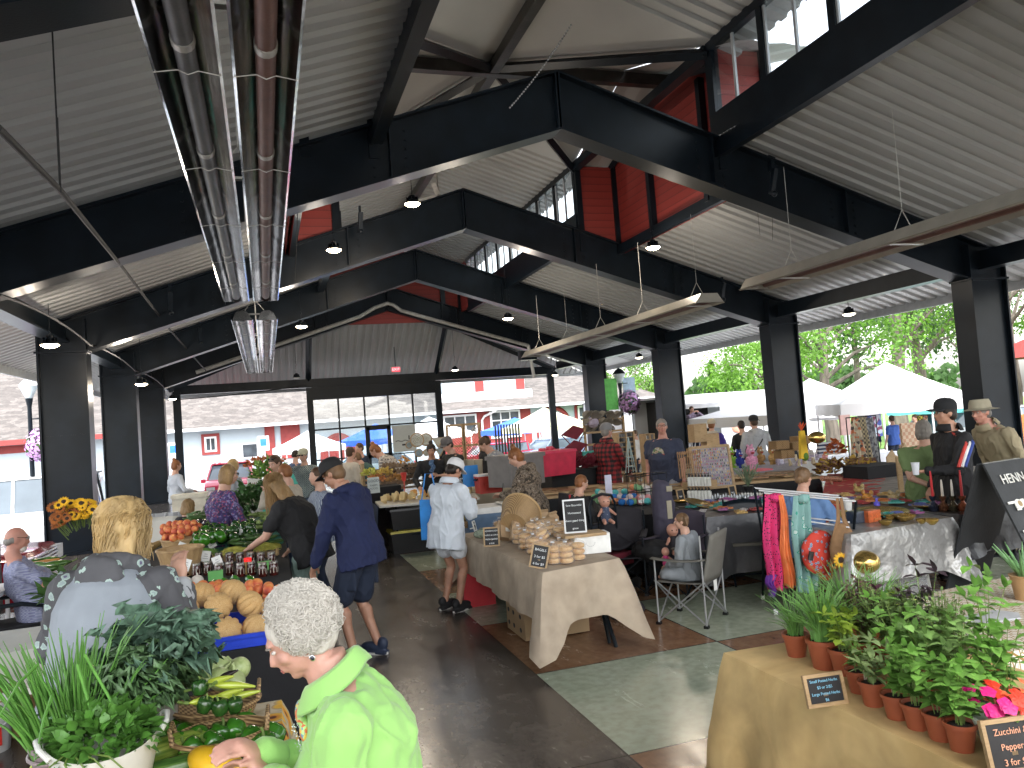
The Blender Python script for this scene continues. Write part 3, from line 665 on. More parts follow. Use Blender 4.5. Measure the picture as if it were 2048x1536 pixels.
    if vox<.02:
        for sd in(-1,1): q=MB(); q.ell((sd*.030,.0775,.010),(.0115,.0075,.006)); H_(q,'eye',eyew)
        for sd in(-1,1): q=MB(); q.ell((sd*.030,.0835,.010),(.0052,.0022,.0052)); q.tube([(sd*.044,.078,.026),(sd*.032,.089,.031),(sd*.016,.091,.028)],[.003,.0045,.003],6); H_(q,'eyebrow',hairmat(hc if hc not in('white',) else 'gray'))
        q=MB(); q.ell((0,.0925,-.054),(.021,.0045,.0042)); q.ell((0,.0905,-.061),(.017,.0055,.0045)); H_(q,'lips',lipm)
    if glasses:
        q=MB(); z=.014 if glasses!='top' else .085; y=.098 if glasses!='top' else .055
        for sd in(-1,1):
            q.tube([(sd*.031+.02*math.cos(a*PI/6),y,z+.015*math.sin(a*PI/6)) for a in range(13)],.0022,5); q.tube([(sd*.052,y,z+.004),(sd*.076,0,z+.01)],.002,4)
            if glasses in('dark','top'): q.ell((sd*.031,y,z),(.021,.003,.016))
        q.tube([(-.011,y,z),(.011,y,z)],.002,4); H_(q,'glasses',darkm)
    # top
    if top:
        zlo=-.12-untuck; tr_=[(up_(0,0,zlo),hipw*s+loose*1.5+.006+untuck*.08,.128*s+loose*1.3+untuck*.1,rr(zlo))] if untuck or not apron else []
        loft(tp,tr_+trs(loose,-.06,.49)+[(up_(0,0,.515+topz),.075*s+loose*.5,.068*s+loose*.5,rr(.5))])
        if bust: 
            for sd in(-1,1): tp.ell(up_(sd*.075,.095,.31),(.07*s,.055*s,.065*s))
        to=remesh(tp,'jacket' if sleeve=='long' else 'shirt',top,vox*.9,o,disp=.012 if loose>.013 else .007,ds=9,seed=len(label),aniso=(1,1,.6),ridge=.9)
        if collar:
            q=MB(); n=18; vs=[]
            for i in range(n+1):
                a=-PI*.5+.35+(2*PI-.7)*i/n+PI/1; 
                for rr_,zz in((.062,.535),(.080+.012*collar,.595),(.092+.02*collar,.57),(.10+.025*collar,.525)): vs.append(up_(rr_*math.cos(a+PI/2+.0),rr_*math.sin(a+PI/2)*1.0,zz))
            q.add(vs,[(4*i+j,4*i+j+1,4*i+j+5,4*i+j+4) for i in range(n) for j in range(3)]); ob=q.build('collar',top if not isinstance(collar,tuple) else top,o)
            md=ob.modifiers.new('t','SOLIDIFY'); md.thickness=.006
        if hood:
            q=MB(); 
            for i in range(9):
                a=-.15+(PI+.3)*i/8; q.ell(up_(.105*math.cos(a),-.02-.085*math.sin(a),.515+.015*math.sin(a)),(.045*s,.045*s,.04*s))
            q.ell(up_(0,-.12,.455),(.115*s,.05*s,.10*s)); remesh(q,'hood',hood,vox*.8,o,disp=.006,ds=20)
    if bottom: remesh(bt,{'pants':'trousers'}.get(legs,'shorts'),bottom,vox*.95,o,disp=.009,ds=8,seed=3,ridge=.8)
    if apron: 
        q=MB(); loft(q,[(up_(0,.02,z),(.165*b)*s+.03,.14*s+.03,rr(z)) for z in(.10,.0,-.12)]+[(P0+V((0,.03,-.45*s)),.19*s,.14*s,Matrix.Identity(3))]); remesh(q,'apron',apron,vox,o,disp=.008)
    for sd in(-1,1):
        hj,kn,ft=FT[sd]; 
        if shoe:
            q=MB(); q.ell((0,.055,.0),(.046,.135,.05)); q.ell((0,-.035,.03),(.042,.055,.06)); q.box((0,.05,-.045),(.086,.26,.03)); M=M4((ft.x,ft.y,ft.z-.018*s),s=s)
            ob=remesh(MBx(q,M),'shoe',shoe,max(.010,vox*.7),o)
            q=MB(); q.prism([( .045*math.cos(a)*(1.05 if math.sin(a)>0 else .95),.05+.138*math.sin(a)) for a in [2*PI*i/16 for i in range(16)]],.02,M4((ft.x,ft.y,ft.z-.078*s),s=s)); q.build('sole',solem,ob)
    # hair
    hmz=hairmat(hc); q=MB(); e=q.ell
    if hair!='bald':
        e((0,-.017,.030),(.084,.097,.093),n=16,k=12)
        if hair=='short': e((0,-.045,-.015),(.079,.066,.07))
        if hair=='fluffy': 
            for i in range(34):
                a=U(0,2*PI); zz=U(-.3,1); r_=math.sqrt(1-zz*zz); e((.086*r_*math.cos(a),-.022+.096*r_*math.sin(a)*(.75 if math.sin(a)>0 else 1.05),.038+.098*zz),U(.024,.036),n=8,k=6)
            e((0,-.06,-.03),(.082,.065,.075))
        if hair in('bob','long','bun','pony'): e((0,-.05,-.02),(.083,.068,.08))
        if hair=='bob':
            for sd in(-1,1): e((sd*.062,-.02,-.045),(.030,.058,.075))
            e((0,-.06,-.06),(.082,.055,.07))
        if hair=='long':
            for i in range(15):
                a=PI*(.06+.88*i/14); x,y=-.082*math.cos(a),-.015-.075*math.sin(a); L=U(.15,.24); caps(q,(x,y,.0),(x*1.12+U(-.01,.01),y*1.05-U(0,.02),-L),.028,.012,8)
        if hair=='long' and detail:
            for i in range(40):
                a=U(PI*.9,PI*2.1); zz=U(-1.4,.45); r_=math.sqrt(max(.2,1-zz*zz)); e((.088*r_*math.cos(a)*(1.15 if zz<-.3 else 1),-.025+.098*r_*math.sin(a),.03+.1*zz),(U(.02,.03),U(.02,.03),U(.03,.05)),n=8,k=6)
        if hair=='bun': e((0,-.05,.135),(.042,.042,.038)); 
        if hair=='lowbun': e((0,-.105,.0),(.045,.04,.045))
        if hair=='pony': caps(q,(0,-.10,.05),(.0,-.15,-.02),.028,.03); caps(q,(0,-.15,-.02),(0,-.13,-.14),.03,.012)
        if hair=='curls':
            for i in range(60):
                a=U(0,2*PI); zz=U(-.45,1); r_=math.sqrt(1-zz*zz); e((.086*r_*math.cos(a),-.03+.096*r_*math.sin(a)*(.68 if math.sin(a)>0 else 1.05),.035+.10*zz),U(.018,.025),n=8,k=6)
            e((0,-.05,-.01),(.09,.075,.085))
    else:
        e((0,-.06,-.02),(.070,.045,.04))
        for sd in(-1,1): e((sd*.066,-.03,-.005),(.016,.04,.03))
    ho=remesh(MBx(q,hm4),'hair',hmz,max(.008,vox*.6) if hair!='curls' else .007,o,disp=.007 if hair not in('short','bald') else .003,ds=38,smooth=1,aniso=(1,1,.35))
    if sfn: sfn(o,hm4,hmz)
    if beard:
        q=MB(); q.ell((0,.055,-.085),(.046,.038,.036)); q.ell((0,.09,-.045),(.026,.008,.008)); remesh(MBx(q,hm4),'beard',hairmat(beard),.008,o,disp=.004,ds=60)
    if hat in('cap','back'):
        q=MB(); q.lathe([(.098,.0),(.100,.03),(.095,.065),(.075,.097),(.04,.113),(.0001,.118)],20,sy=1.08); 
        q.ell((0,0,.117),(.009,.009,.004)); c=MBx(q,hm4@M4((0,-.008,.038),(.06,0,0))).build('cap',hatm,o); md=c.modifiers.new('t','SOLIDIFY'); md.thickness=.004
        q=MB(); vs=[]
        for i in range(9):
            a=PI*(.12+.76*i/8)
            for r_,dz in((.094,.0),(.13,-.002),(.165 if 2<i<6 else .155,-.014)): vs.append((r_*math.cos(a)*(1 if r_<.1 else .62+.1),.094*math.sin(a)*1.05+(r_-.094)*1.2*math.sin(a)**.5 if math.sin(a)>0 else 0,dz+.006-.25*abs(math.cos(a))**2*(r_-.09)))
        q.add(vs,[(3*i+j,3*i+j+1,3*i+j+4,3*i+j+3) for i in range(8) for j in range(2)]); v_=MBx(q,hm4@M4((0,-.008,.04),(.06,0,0 if hat=='cap' else PI))).build('visor',hatm,c); md=v_.modifiers.new('t','SOLIDIFY'); md.thickness=.005
    if hat=='brim':
        q=MB(); q.lathe([(.17,-.012),(.15,-.004),(.12,.002),(.102,.008),(.100,.03),(.094,.07),(.082,.098),(.05,.102),(.0001,.092)],24,sy=1.12,wob=lambda a,z: 1+.03*math.sin(2*a)); c=MBx(q,hm4@M4((0,-.005,.04),(.1,0,0))).build('hat',hatm,o); md=c.modifiers.new('t','SOLIDIFY'); md.thickness=.004
    if extra: extra(o,up_,hands,hm4,s)
    return o
def MBx(mb,m):
    n=MB(); n.add(mb.v,mb.f,m); n.mi=list(mb.mi); return n
solem=mat('shoe_sole',(.55,.54,.52),.7)
fab=lambda n,c,**k: mat('cloth_'+n,c,k.pop('rough',.85),0,k.pop('var',.13),k.pop('sc_',5),k.pop('bump',.3),k.pop('bs',220),bd=.002,**k)
# ---------------- who stands where ----------------
blk=fab('black',(.012,.012,.014)); navy=fab('navy',(.008,.014,.06)); dk=fab('darkblue',(.014,.022,.045)); grey=fab('grey',(.26,.27,.29)); ltgrey=fab('ltgrey',(.36,.37,.39)); white=fab('white',(.66,.69,.74)); jean=fab('jean',(.035,.055,.10)); khaki=fab('khaki',(.30,.25,.16)); sage=fab('sage',(.22,.31,.28)); olive=fab('olive',(.13,.19,.075)); purple=fab('purple',(.05,.03,.25)); teal=fab('teal',(.08,.40,.33)); cream=fab('cream',(.46,.41,.34))
lime=mat('fleece_lime',(.27,.52,.145),.9,0,.05,4,.25,260,sheen=.25,bd=.002)
sneak=mat('shoe_black',(.015,.015,.018),.6); sneakb=mat('shoe_navy',(.02,.03,.06),.6); 
def PP(px,py,Y,floor=0):
    p=at(px,py,Y=Y); return (p.x,p.y,floor),p.z-floor
def curlfn(n,rad,col,seed,ln=.05,drop=0,front=.62):
    def f(o,hm4,hmz):
        rn=random.Random(seed); q=MB()
        for i in range(n):
            a=rn.uniform(0,2*PI); zz=rn.uniform(-.55,1); r_=math.sqrt(1-zz*zz); sy=front if math.sin(a)>0 else 1.06
            c=V((.097*r_*math.cos(a),-.03+.107*r_*math.sin(a)*sy,.035+.111*zz)); c+=V((rn.gauss(0,.003),rn.gauss(0,.003),rn.gauss(0,.004))); nn=V((r_*math.cos(a),r_*math.sin(a),zz)).normalized()
            t=nn.cross(V((rn.uniform(-1,1),rn.uniform(-1,1),rn.uniform(-1,1)))).normalized(); u=nn.cross(t)
            R_=rn.uniform(.014,.032); ph=rn.uniform(0,6); L=rn.uniform(.35,.8)*PI; pts=[c+(t*math.cos(ph+L*k/6)+u*math.sin(ph+L*k/6))*R_+nn*(.006+.010*math.sin(PI*k/6)*rn.uniform(.2,1.2)) for k in range(7)]
            q.tube(pts,[.0011]*6+[.0005],3)
        MBx(q,hm4).build('hair_curl',col,o)
    return f
def longfn(n,seed,col,L0=.18,L1=.30,wave=.014):
    def f(o,hm4,hmz):
        rn=random.Random(seed); q=MB(); inv=hm4.to_3x3().inverted()@V((0,0,-1)); inv.normalize()
        for i in range(n):
            a=rn.uniform(PI*.92,PI*2.08) if i%5 else rn.uniform(0,2*PI); th=rn.uniform(.02,1.35); r_=math.sin(th)
            c=V((.086*r_*math.cos(a),-.018+.10*r_*math.sin(a)*(.8 if math.sin(a)>0 else 1),.032+.098*math.cos(th))); 
            top_=V((.0,-.02,.13)); side=V((math.cos(a),math.sin(a),0)); pts=[]; L=rn.uniform(L0,L1); ph=rn.uniform(0,6); wv=rn.uniform(.4,1)*wave
            p=c; K=9
            for k in range(K+1):
                t=k/K; thk=th+ (1.6-th)*min(1,t*2.2)
                if t<.45: p=V((.089*math.sin(thk)*math.cos(a),-.02+.103*math.sin(thk)*math.sin(a)*(.82 if math.sin(a)>0 else 1),.032+.099*math.cos(thk)))
                else: p=p+inv*L/(K*.55)
                pts.append(p+side*wv*math.sin(ph+t*7)+V((-side.y,side.x,0))*wv*math.cos(ph+t*6))
            q.tube(pts,[.0024]*K+[.0008],3)
        MBx(q,hm4).build('hair_lock',col,o)
    return f
# --- 1 elderly woman, near foreground, lime green fleece
flor=pat('bodice_print','print',[(.5,.75,.3),(.55,.8,.3),(.75,.18,.08),(.5,.75,.3),(.2,.35,.45),(.8,.5,.1),(.5,.78,.3)],90)
gem=mat('rhinestone',(.75,.9,.85),.15,.6)
def lady_extra(o,up_,hands,hm4,s):
    # printed top showing at the open neck, rhinestones down the front edge, stitched seams, earring
    q=MB()
    for i in range(7):
        z=.47-.055*i; q.ell(up_(-.012,.118+.012*math.sin(i*.6),z),(.045,.018,.035))
    remesh(q,'blouse',flor,.006,o,disp=.002)
    rn=random.Random(5); q=MB()
    for i in range(150):
        z=rn.uniform(.05,.46); x=rn.uniform(.025,.075); q.ell(up_(x-.12+.03,.152-.35*(x-.02)+.01*rn.random(),z),.0018,n=5,k=3)
    for i in range(26): z=.05+.4*i/25; q.ell(up_(-.05,.150,z),.003,n=5,k=3)
    q.build('rhinestone',gem,o)
    q=MB(); q.tube([V(p) for p in [(-.082,-.010,-.028),(-.088,-.010,-.04),(-.085,-.010,-.05)]],.0012,5); q.ell((-.087,-.010,-.062),(.004,.009,.011)); e_=MBx(q,hm4).build('earring',mat('silver',(.7,.7,.7),.2,1),o)
    q=MB(); q.ell((-.0905,-.010,-.062),(.003,.006,.0075)); MBx(q,hm4).build('earring_stone',mat('onyx',(.01,.01,.02),.1),e_)
    # open jacket lapel / collar standing round the neck
    q=MB(); n=20; vs=[]
    for i in range(n+1):
        a=PI*.62+(2*PI-.48*PI)*i/n-PI*.0; a=a
        f=abs(i/n-.5)*2
        for r_,z_ in((.070,.50),(.084,.60-.05*f),(.100,.612-.07*f),(.130+.03*f,.545-.075*f)): vs.append(up_(r_*math.cos(a)*1.0,-.008+r_*math.sin(a),z_))
    q.add(vs,[(4*i+j,4*i+j+1,4*i+j+5,4*i+j+4) for i in range(n) for j in range(3)]); ob=q.build('collar',lime,o); md=ob.modifiers.new('t','SOLIDIFY'); md.thickness=.007; md=ob.modifiers.new('s','SUBSURF'); md.levels=md.render_levels=1
    for sd in(-1,1):
        E_,T_=hands[sd]; q=MB(); c=E_.lerp(T_,.86); d=(T_-E_).normalized(); caps(q,c-d*.02,c+d*.02,.047,.046,16); remesh(q,'cuff',lime,.006,o,disp=.002,ds=40)
person((.27,2.30,0),84,'elderly woman with curly white hair and bright lime green fleece jacket',H=1.59,b=1.22,lean=14,lh=(-.04,.31,1.07),rh=(.05,.34,1.11),hp=26,ht=4,top=lime,bottom=cream,shoe=sneak,hair='curls',hc='white',sk='o',vox=.0095,belly=.04,bust=1,detail=1,sfn=curlfn(6500,.1,hairmat('white'),3),extra=lady_extra,loose=.026,untuck=.12)
# --- 2 woman seen from behind, blonde, grey hoodie with floral sleeves
floral=pat('floral_grey','floral',[(.34,.42,.42),(.42,.55,.50),(.14,.12,.22),(.095,.095,.105)],17,.85)
hoodg=fab('hoodgrey',(.27,.30,.34))
def hoodie_extra(o,up_,hands,hm4,s):
    # plain grey back/front panel over the patterned raglan sleeves
    q=MB(); A=[]
    for z,rx,ry in((-.14,.215,.168),(-.05,.205,.165),(.06,.190,.158),(.2,.185,.155),(.33,.186,.158),(.42,.155,.142),(.475,.115,.112),(.505,.085,.09)): A.append((up_(0,-.006,z),rx*s*1.12+.022,ry*s*1.05+.024,rotx(R(14*(.85+.3*min(1,max(0,z/.5)))))))
    loft(q,A,24); remesh(q,'hoodie_panel',hoodg,.009,o,disp=.006,ds=8)
    for sd in(-1,1):
        E_,T_=hands[sd]; q=MB(); c=E_.lerp(T_,.84); d=(T_-E_).normalized(); caps(q,c-d*.03,c+d*.03,.05,.043,16); remesh(q,'cuff',ltgrey,.007,o)
p2,z2=PP(188,965,3.80)
person(p2,-22,'blonde woman seen from behind in a grey hoodie with flowered sleeves, hand raised',H=1.80,b=1.12,lean=14,lh=(-.30,.35,.95),rh=(.23,.26,1.36),rpole=(.25,-.3,-1),hp=8,ht=-28,top=floral,bottom=jean,shoe=sneak,hair='long',hc='blond',vox=.011,bust=1,detail=1,sfn=longfn(1500,4,hairmat('blond'),.10,.22,.03),extra=hoodie_extra,hood=floral,loose=.024)
# --- 3 seated bald man
plaidb=pat('plaid_pale_blue','plaid',[(.26,.28,.42),(.34,.36,.50),(.20,.21,.36)],38)
p3,_=PP(62,1014,8.5)
person((p3[0],p3[1],0),-72,'bald man with white beard seated in a black chair, pale blue checked shirt',H=1.78,lean=-14,lh=(-.18,.36,.74),rh=(.22,.36,.74),hp=12,top=plaidb,sleeve='short',bottom=jean,shoe=sneak,hair='bald',hc='gray',sk='r',sit=.44,beard='white',belly=.08,b=1.1,vox=.013,glasses='clear')
# --- 4 man in navy hoodie and cap
def navy_extra(o,up_,hands,hm4,s):
    q=MB(); q.box((0,0,0),(.05,.002,.006)); q.build('chest_mark',ltgrey,o,smooth=False,loc=up_(.07,-.148,.33))
    q=MB(); 
    for sd in(-1,1): q.box((sd*.175,.02,HZp),(.03,.15,.16))
    E_,T_=hands[-1]
    remesh(q,'cargo_pocket',dk,.012,o)
HZp=.70
sock=fab('sock',(.12,.12,.12))
def bag_extra(o,up_,hands,hm4,s): navy_extra(o,up_,hands,hm4,s)
person((.74,7.05,0),50,'man in navy blue hooded jacket, black cap and dark shorts at the produce row',H=1.80,b=1.2,lean=13,lh=(-.22,.33,.86),rh=(.26,.10,.80),hp=26,ht=6,top=navy,bottom=dk,legs='shorts',shoe=sneakb,hair='short',hc='ltbrown',hat='cap',hatm=fab('capblack',(.016,.016,.018)),sk='m',vox=.011,hood=navy,extra=navy_extra,loose=.032,detail=1,step=-.05,untuck=.03)
# --- 5 woman in black bending over the produce
p5,_=PP(590,945,7.9)
def watch_extra(o,up_,hands,hm4,s):
    E_,T_=hands[1]; c=E_.lerp(T_,.92); d=(T_-E_).normalized(); q=MB(); q.tube([c-d*.012,c+d*.012],.036,12); q.build('watch',darkm,o)
person((p5[0]+.10,p5[1],0),62,'woman in black top and pale green trousers bending over the greens, long streaked hair',H=1.74,b=1.22,lean=24,lh=(-.15,.55,.95),rh=(.16,.30,.86),hp=26,ht=0,top=blk,sleeve='short',bottom=sage,shoe=sneak,hair='long',hc='dkblond',vox=.012,bust=1,belly=.05,sfn=longfn(420,8,hairmat('dkblond'),.2,.32),extra=watch_extra,loose=.022,untuck=.06)
# --- 6 vendor woman purple print
pp_=pat('purple_speckle','print',[(.045,.03,.12),(.07,.04,.18),(.20,.18,.34),(.04,.03,.10),(.25,.06,.14),(.05,.035,.14)],55)
p6,_=PP(432,922,9.6); person(p6,-70,'woman vendor with a blond bob and purple speckled blouse behind the produce row',H=1.74,b=1.35,lean=8,lh=(-.2,.3,.95),rh=(.22,.36,1.0),hp=6,top=pp_,bottom=blk,shoe=sneak,hair='bob',hc='dkblond',vox=.014,bust=1,belly=.06,glasses='dark',untuck=.08)
p,_=PP(362,972,11); person(p,-30,'seated woman with pale hair and a black hooded sweatshirt beside the third left column',H=1.66,b=1.1,lean=8,top=blk,bottom=jean,shoe=sneak,hair='bob',hc='dkblond',sit=.42,hood=blk,vox=.018,hp=10)
# lettering on her back is a small white print
p,_=PP(350,920,17.5); person(p,-60,'woman in pale grey top with hair tied up, beside the far left end post',H=1.68,b=1.05,lh=(-.2,.22,1.0),rh=(.2,.25,1.02),top=fab('palegrey',(.42,.46,.52)),bottom=blk,shoe=sneak,hair='bun',hc='auburn',vox=.02,bust=1)
p,_=PP(464,919,14.5); person(p,-60,'blond woman in grey hooded sweatshirt before the red car',H=1.68,lh=(-.18,.28,1.02),rh=(.18,.3,1.02),top=grey,bottom=khaki,shoe=sneak,hair='bob',hc='blond',hood=grey,vox=.02)
p,_=PP(560,908,12.2); person(p,140,'person in teal top with sunglasses pushed up on dark hair',H=1.76,b=1.1,lean=6,lh=(-.2,.2,.95),top=teal,bottom=jean,shoe=sneak,hair='short',hc='brown',glasses='top',vox=.018,hp=20)
p,_=PP(574,928,10.4); person(p,55,'woman in beige sweater with a hand at her face behind the woman in black',H=1.66,lh=(-.12,.28,1.3),top=cream,bottom=jean,shoe=sneak,hair='short',hc='auburn',vox=.018,hp=14)
p,_=PP(590,901,18); person(p,-40,'woman with dark hair in a bun and blue denim jacket before the red doors',H=1.68,top=fab('denimblue',(.07,.10,.17)),bottom=jean,shoe=sneak,hair='lowbun',hc='dark',vox=.022)
plg=pat('plaid_green_grey','plaid',[(.12,.16,.17),(.28,.33,.32),(.05,.07,.09)],26)
p,_=PP(607,904,15.5); person(p,150,'man in light cap and green grey plaid shirt behind the navy jacket man',H=1.72,b=1.15,top=plg,bottom=jean,shoe=sneak,hair='short',hc='gray',hat='cap',hatm=fab('caplight',(.36,.36,.27)),vox=.02,glasses='dark')
strb=pat('blue_stripe','stripe',[(.10,.13,.22),(.40,.44,.5)],60)
p,_=PP(640,935,9.4); person((p[0]-.02,p[1],0),110,'person in blue and white striped shirt mostly hidden behind the navy jacket man',H=1.62,b=1.1,top=strb,bottom=dk,shoe=sneak,hair='short',hc='brown',vox=.02)
p,_=PP(695,895,15); person(p,-60,'woman with short brown hair and cream blouse left of the glass door',H=1.72,b=1.15,lean=4,lh=(-.15,.3,1.0),top=cream,bottom=khaki,shoe=sneak,hair='short',hc='brown',vox=.02)
p,_=PP(720,893,17.5); person(p,120,'man in dark shirt facing the cream blouse woman',H=1.74,top=dk,bottom=jean,shoe=sneak,hair='short',hc='brown',vox=.022)
p,_=PP(737,912,16.5); person((p[0]+.1,p[1],0),60,'person in dark green shirt leaning over a table left of the glass door',H=1.66,lean=30,lh=(-.2,.5,.85),rh=(.2,.5,.85),top=fab('dkgreen',(.05,.11,.10)),bottom=jean,shoe=sneak,hair='short',hc='ltbrown',vox=.022)
plw=pat('plaid_white_grey','plaid',[(.42,.38,.35),(.58,.53,.48),(.13,.12,.13)],17)
p,_=PP(752,884,15.5); person((p[0]+.42,p[1],0),66,'man with topknot and pale plaid flannel shirt bending before the glass door',H=1.88,b=1.15,lean=32,lh=(-.15,.5,.95),rh=(.2,.5,.9),top=plw,bottom=jean,shoe=sneak,hair='bun',hc='auburn',vox=.018,beard='auburn',hp=18,untuck=.05)
def scarf(o,up_,hands,hm4,s):
    q=MB()
    for i in range(14): z=.50-.024*i; q.ell(up_(.02*math.sin(i),.105+.02*math.sin(i*.4),z),(.045,.025,.025))
    remesh(q,'scarf',pat('scarf_blue','floral',[(.12,.25,.42),(.30,.40,.50),(.07,.14,.28)],30),.011,o,disp=.004)
p,_=PP(862,893,13.7); person(p,168,'woman in black jacket with patterned headband and long blue scarf behind the cheese table',H=1.70,b=1.15,lean=6,lh=(-.32,.32,.92),rh=(.25,.3,.95),hp=18,top=blk,bottom=blk,shoe=sneak,hair='bun',hc='dark',vox=.014,extra=scarf,sk='m')
p,_=PP(905,880,13.5); person(p,110,'man in grey cap, black tee shirt and white apron behind the cheese table',H=1.78,b=1.22,lean=4,lh=(-.1,.33,1.12),rh=(.12,.36,1.14),hp=22,top=fab('tee_olive_black',(.022,.022,.018)),sleeve='short',bottom=dk,shoe=sneak,hair='short',hc='dark',hat='cap',hatm=fab('capgrey',(.13,.12,.12)),glasses='clear',vox=.014,apron=white,untuck=.0)
# --- lady in white shirt and cap
slip=mat('slipon',(.012,.012,.014),.7)
def wl_extra(o,up_,hands,hm4,s):
    q=MB(); a,b_=hands[-1][1],hands[1][1]; c=(a+b_)/2+V((0,.07,.03)); q.box(c,(.10,.006,.07),(.6,.2,.3)); q.box(c+V((.02,.01,.03)),(.03,.03,.03),(.3,.4,0)); q.build('banknote',cream,o,smooth=False)
shirtw=fab('shirt_white',(.60,.65,.72),sc_=4)
person((1.80,8.3,0),-62,'woman in white cap, long white shirt and shorts counting money',H=1.64,b=1.18,lean=9,lh=(-.08,.34,1.08),rh=(.07,.34,1.12),hp=30,top=shirtw,bottom=white,legs='minishorts',shoe=slip,hair='short',hc='dark',hat='cap',hatm=fab('capwhite',(.66,.66,.68)),sk='m',vox=.011,detail=1,extra=wl_extra,loose=.032,untuck=.10,collar=1)
p,_=PP(993,879,13.6); person((p[0]+.15,p[1],0),72,'woman in heather grey tee shirt leaning over the grey cooler',H=1.82,b=1.25,lean=26,lh=(-.1,.4,.95),rh=(.25,.42,.85),hp=14,top=grey,sleeve='short',bottom=jean,shoe=sneak,hair='lowbun',hc='brown',vox=.015,bust=1)
p,_=PP(970,884,15.2); person(p,-90,'person in black partly hidden behind the wooden lattice',H=1.72,b=1.1,top=blk,bottom=blk,shoe=sneak,hair='short',hc='dark',vox=.02)
camo=pat('camo_hunting','camo',[(.04,.03,.02),(.13,.09,.06),(.25,.19,.14),(.07,.05,.035),(.34,.28,.22),(.10,.07,.05)],26)
def camo_extra(o,up_,hands,hm4,s):
    q=MB(); 
    for p in((-.03,.155,.33),(.03,.155,.33),(0,.158,.29),(.02,.155,.37),(-.02,.157,.26)): q.box(up_(*p),(.03,.004,.055),(-.1,.3*p[0]/.03,0))
    q.build('chest_emblem',mat('neon_coral',(.8,.12,.10),.7),o,smooth=False)
    E_,T_=hands[1]; q=MB(); c=T_+V((0,.08,.02)); q.tube([c,c+V((-.01,-.02,.11))],.005,6); q.build('pen',ink,o)
p,_=PP(1052,900,9.3); person((p[0]+.06,p[1],0),58,'woman with a high ginger bun and brown camouflage hoodie writing on a blue cooler',H=1.68,b=1.2,lean=12,lh=(-.08,.40,1.06),rh=(.12,.36,1.06),hp=26,top=camo,bottom=jean,shoe=sneak,hair='bun',hc='auburn',vox=.0115,detail=1,extra=camo_extra,bust=1,hood=camo,loose=.028)
p,_=PP(1148,945,8.6); person((p[0],p[1],0),-85,'child with short auburn hair in a black shirt seated by the black table',H=1.40,lean=6,lh=(-.1,.3,.75),rh=(.1,.3,.78),top=blk,bottom=jean,shoe=sneak,hair='short',hc='auburn',sit=.56,vox=.014,hp=8)
plr=pat('plaid_red_black','plaid',[(.012,.01,.012),(.11,.012,.015),(.30,.02,.025)],13)
p,_=PP(1210,848,12.2); person(p,-70,'man in grey cap and red and black plaid shirt at the wooden tables',H=1.80,b=1.25,lh=(-.2,.3,.92),rh=(.2,.3,.95),top=plr,bottom=jean,shoe=sneak,hair='short',hc='gray',hat='cap',hatm=fab('capgrey2',(.20,.20,.21)),vox=.014,belly=.06,untuck=.08,collar=1,sk='r')
teeb=fab('tee_slate',(.035,.042,.075))
def tee_print(o,up_,hands,hm4,s):
    q=MB(); q.add([up_(.095*math.cos(a),.205,.30+.10*math.sin(a)) for a in [PI*i/10 for i in range(11)]],[tuple(range(11))]); q.build('shirt_print',pat('tee_print','print',[(.5,.42,.3),(.12,.2,.08),(.4,.3,.2),(.5,.45,.4)],40),o,smooth=False)
    text('OLDTIMER',.045,mat('print_red',(.6,.09,.05),.7),o,up_(0,.209,.285),(R(90),0,R(180)),'shirt_lettering'); 
p,_=PP(1322,838,11.0); person((p[0],p[1],0),128,'grey haired man in slate blue tee shirt standing by the third right column',H=1.84,b=1.3,lh=(-.34,.1,.84),rh=(.26,.1,.84),top=teeb,sleeve='short',bottom=fab('greyshorts',(.25,.25,.27)),legs='shorts',shoe=sneak,hair='short',hc='gray',vox=.012,belly=.09,ht=26,sk='r',extra=tee_print,untuck=.02,glasses='clear')
p,_=PP(1422,842,15.2); person(p,-50,'person in pale cap and violet sweatshirt in front of the food trailer',H=1.66,b=1.1,top=purple,bottom=dk,shoe=sneak,hair='short',hc='auburn',hat='cap',hatm=fab('capkhaki',(.40,.36,.28)),hood=cream,vox=.018)
def sling(o,up_,hands,hm4,s):
    q=MB(); q.tube([up_(.17,-.05,.44),up_(.05,-.17,.30),up_(-.12,-.17,.1),up_(-.19,-.05,-.02)],.012,6,flat=.4); q.build('bag_strap',blk,o)
p,_=PP(1508,842,13.6); person(p,-8,'person seen from behind in a light grey hoodie with a thin black bag strap',H=1.70,b=1.25,top=ltgrey,bottom=jean,shoe=sneak,hair='short',hc='brown',hood=ltgrey,vox=.016,extra=sling,untuck=.05,hat='back',hatm=blk,ht=0)
p,_=PP(1484,862,14.4); person(p,-8,'person in dark clothes mostly behind the grey hoodie person',H=1.62,top=blk,bottom=jean,shoe=sneak,hair='short',hc='dark',vox=.02)
sb=fab('sky_blue',(.13,.24,.46)); p,_=PP(1597,940,6.5); person((p[0],p[1],0),-62,'seated woman in light blue blouse with brown hair pinned low behind the scarf rack',H=1.66,b=1.2,lean=6,lh=(-.2,.32,.72),rh=(.2,.34,.72),top=sb,bottom=jean,shoe=sneak,hair='lowbun',hc='ltbrown',sit=.45,vox=.013,bust=1,hp=-4)
p,_=PP(1845,836,6.9); person((p[0],p[1],0),-28,'woman with grey bob in olive green tee shirt, hands behind her back',H=1.66,b=1.35,lh=(.0,-.17,.92),rh=(.05,-.17,.92),lpole=(-1,.1,-.2),rpole=(1,.1,-.2),top=olive,sleeve='short',bottom=jean,shoe=sneak,hair='bob',hc='gray',vox=.012,untuck=.08,belly=.03)
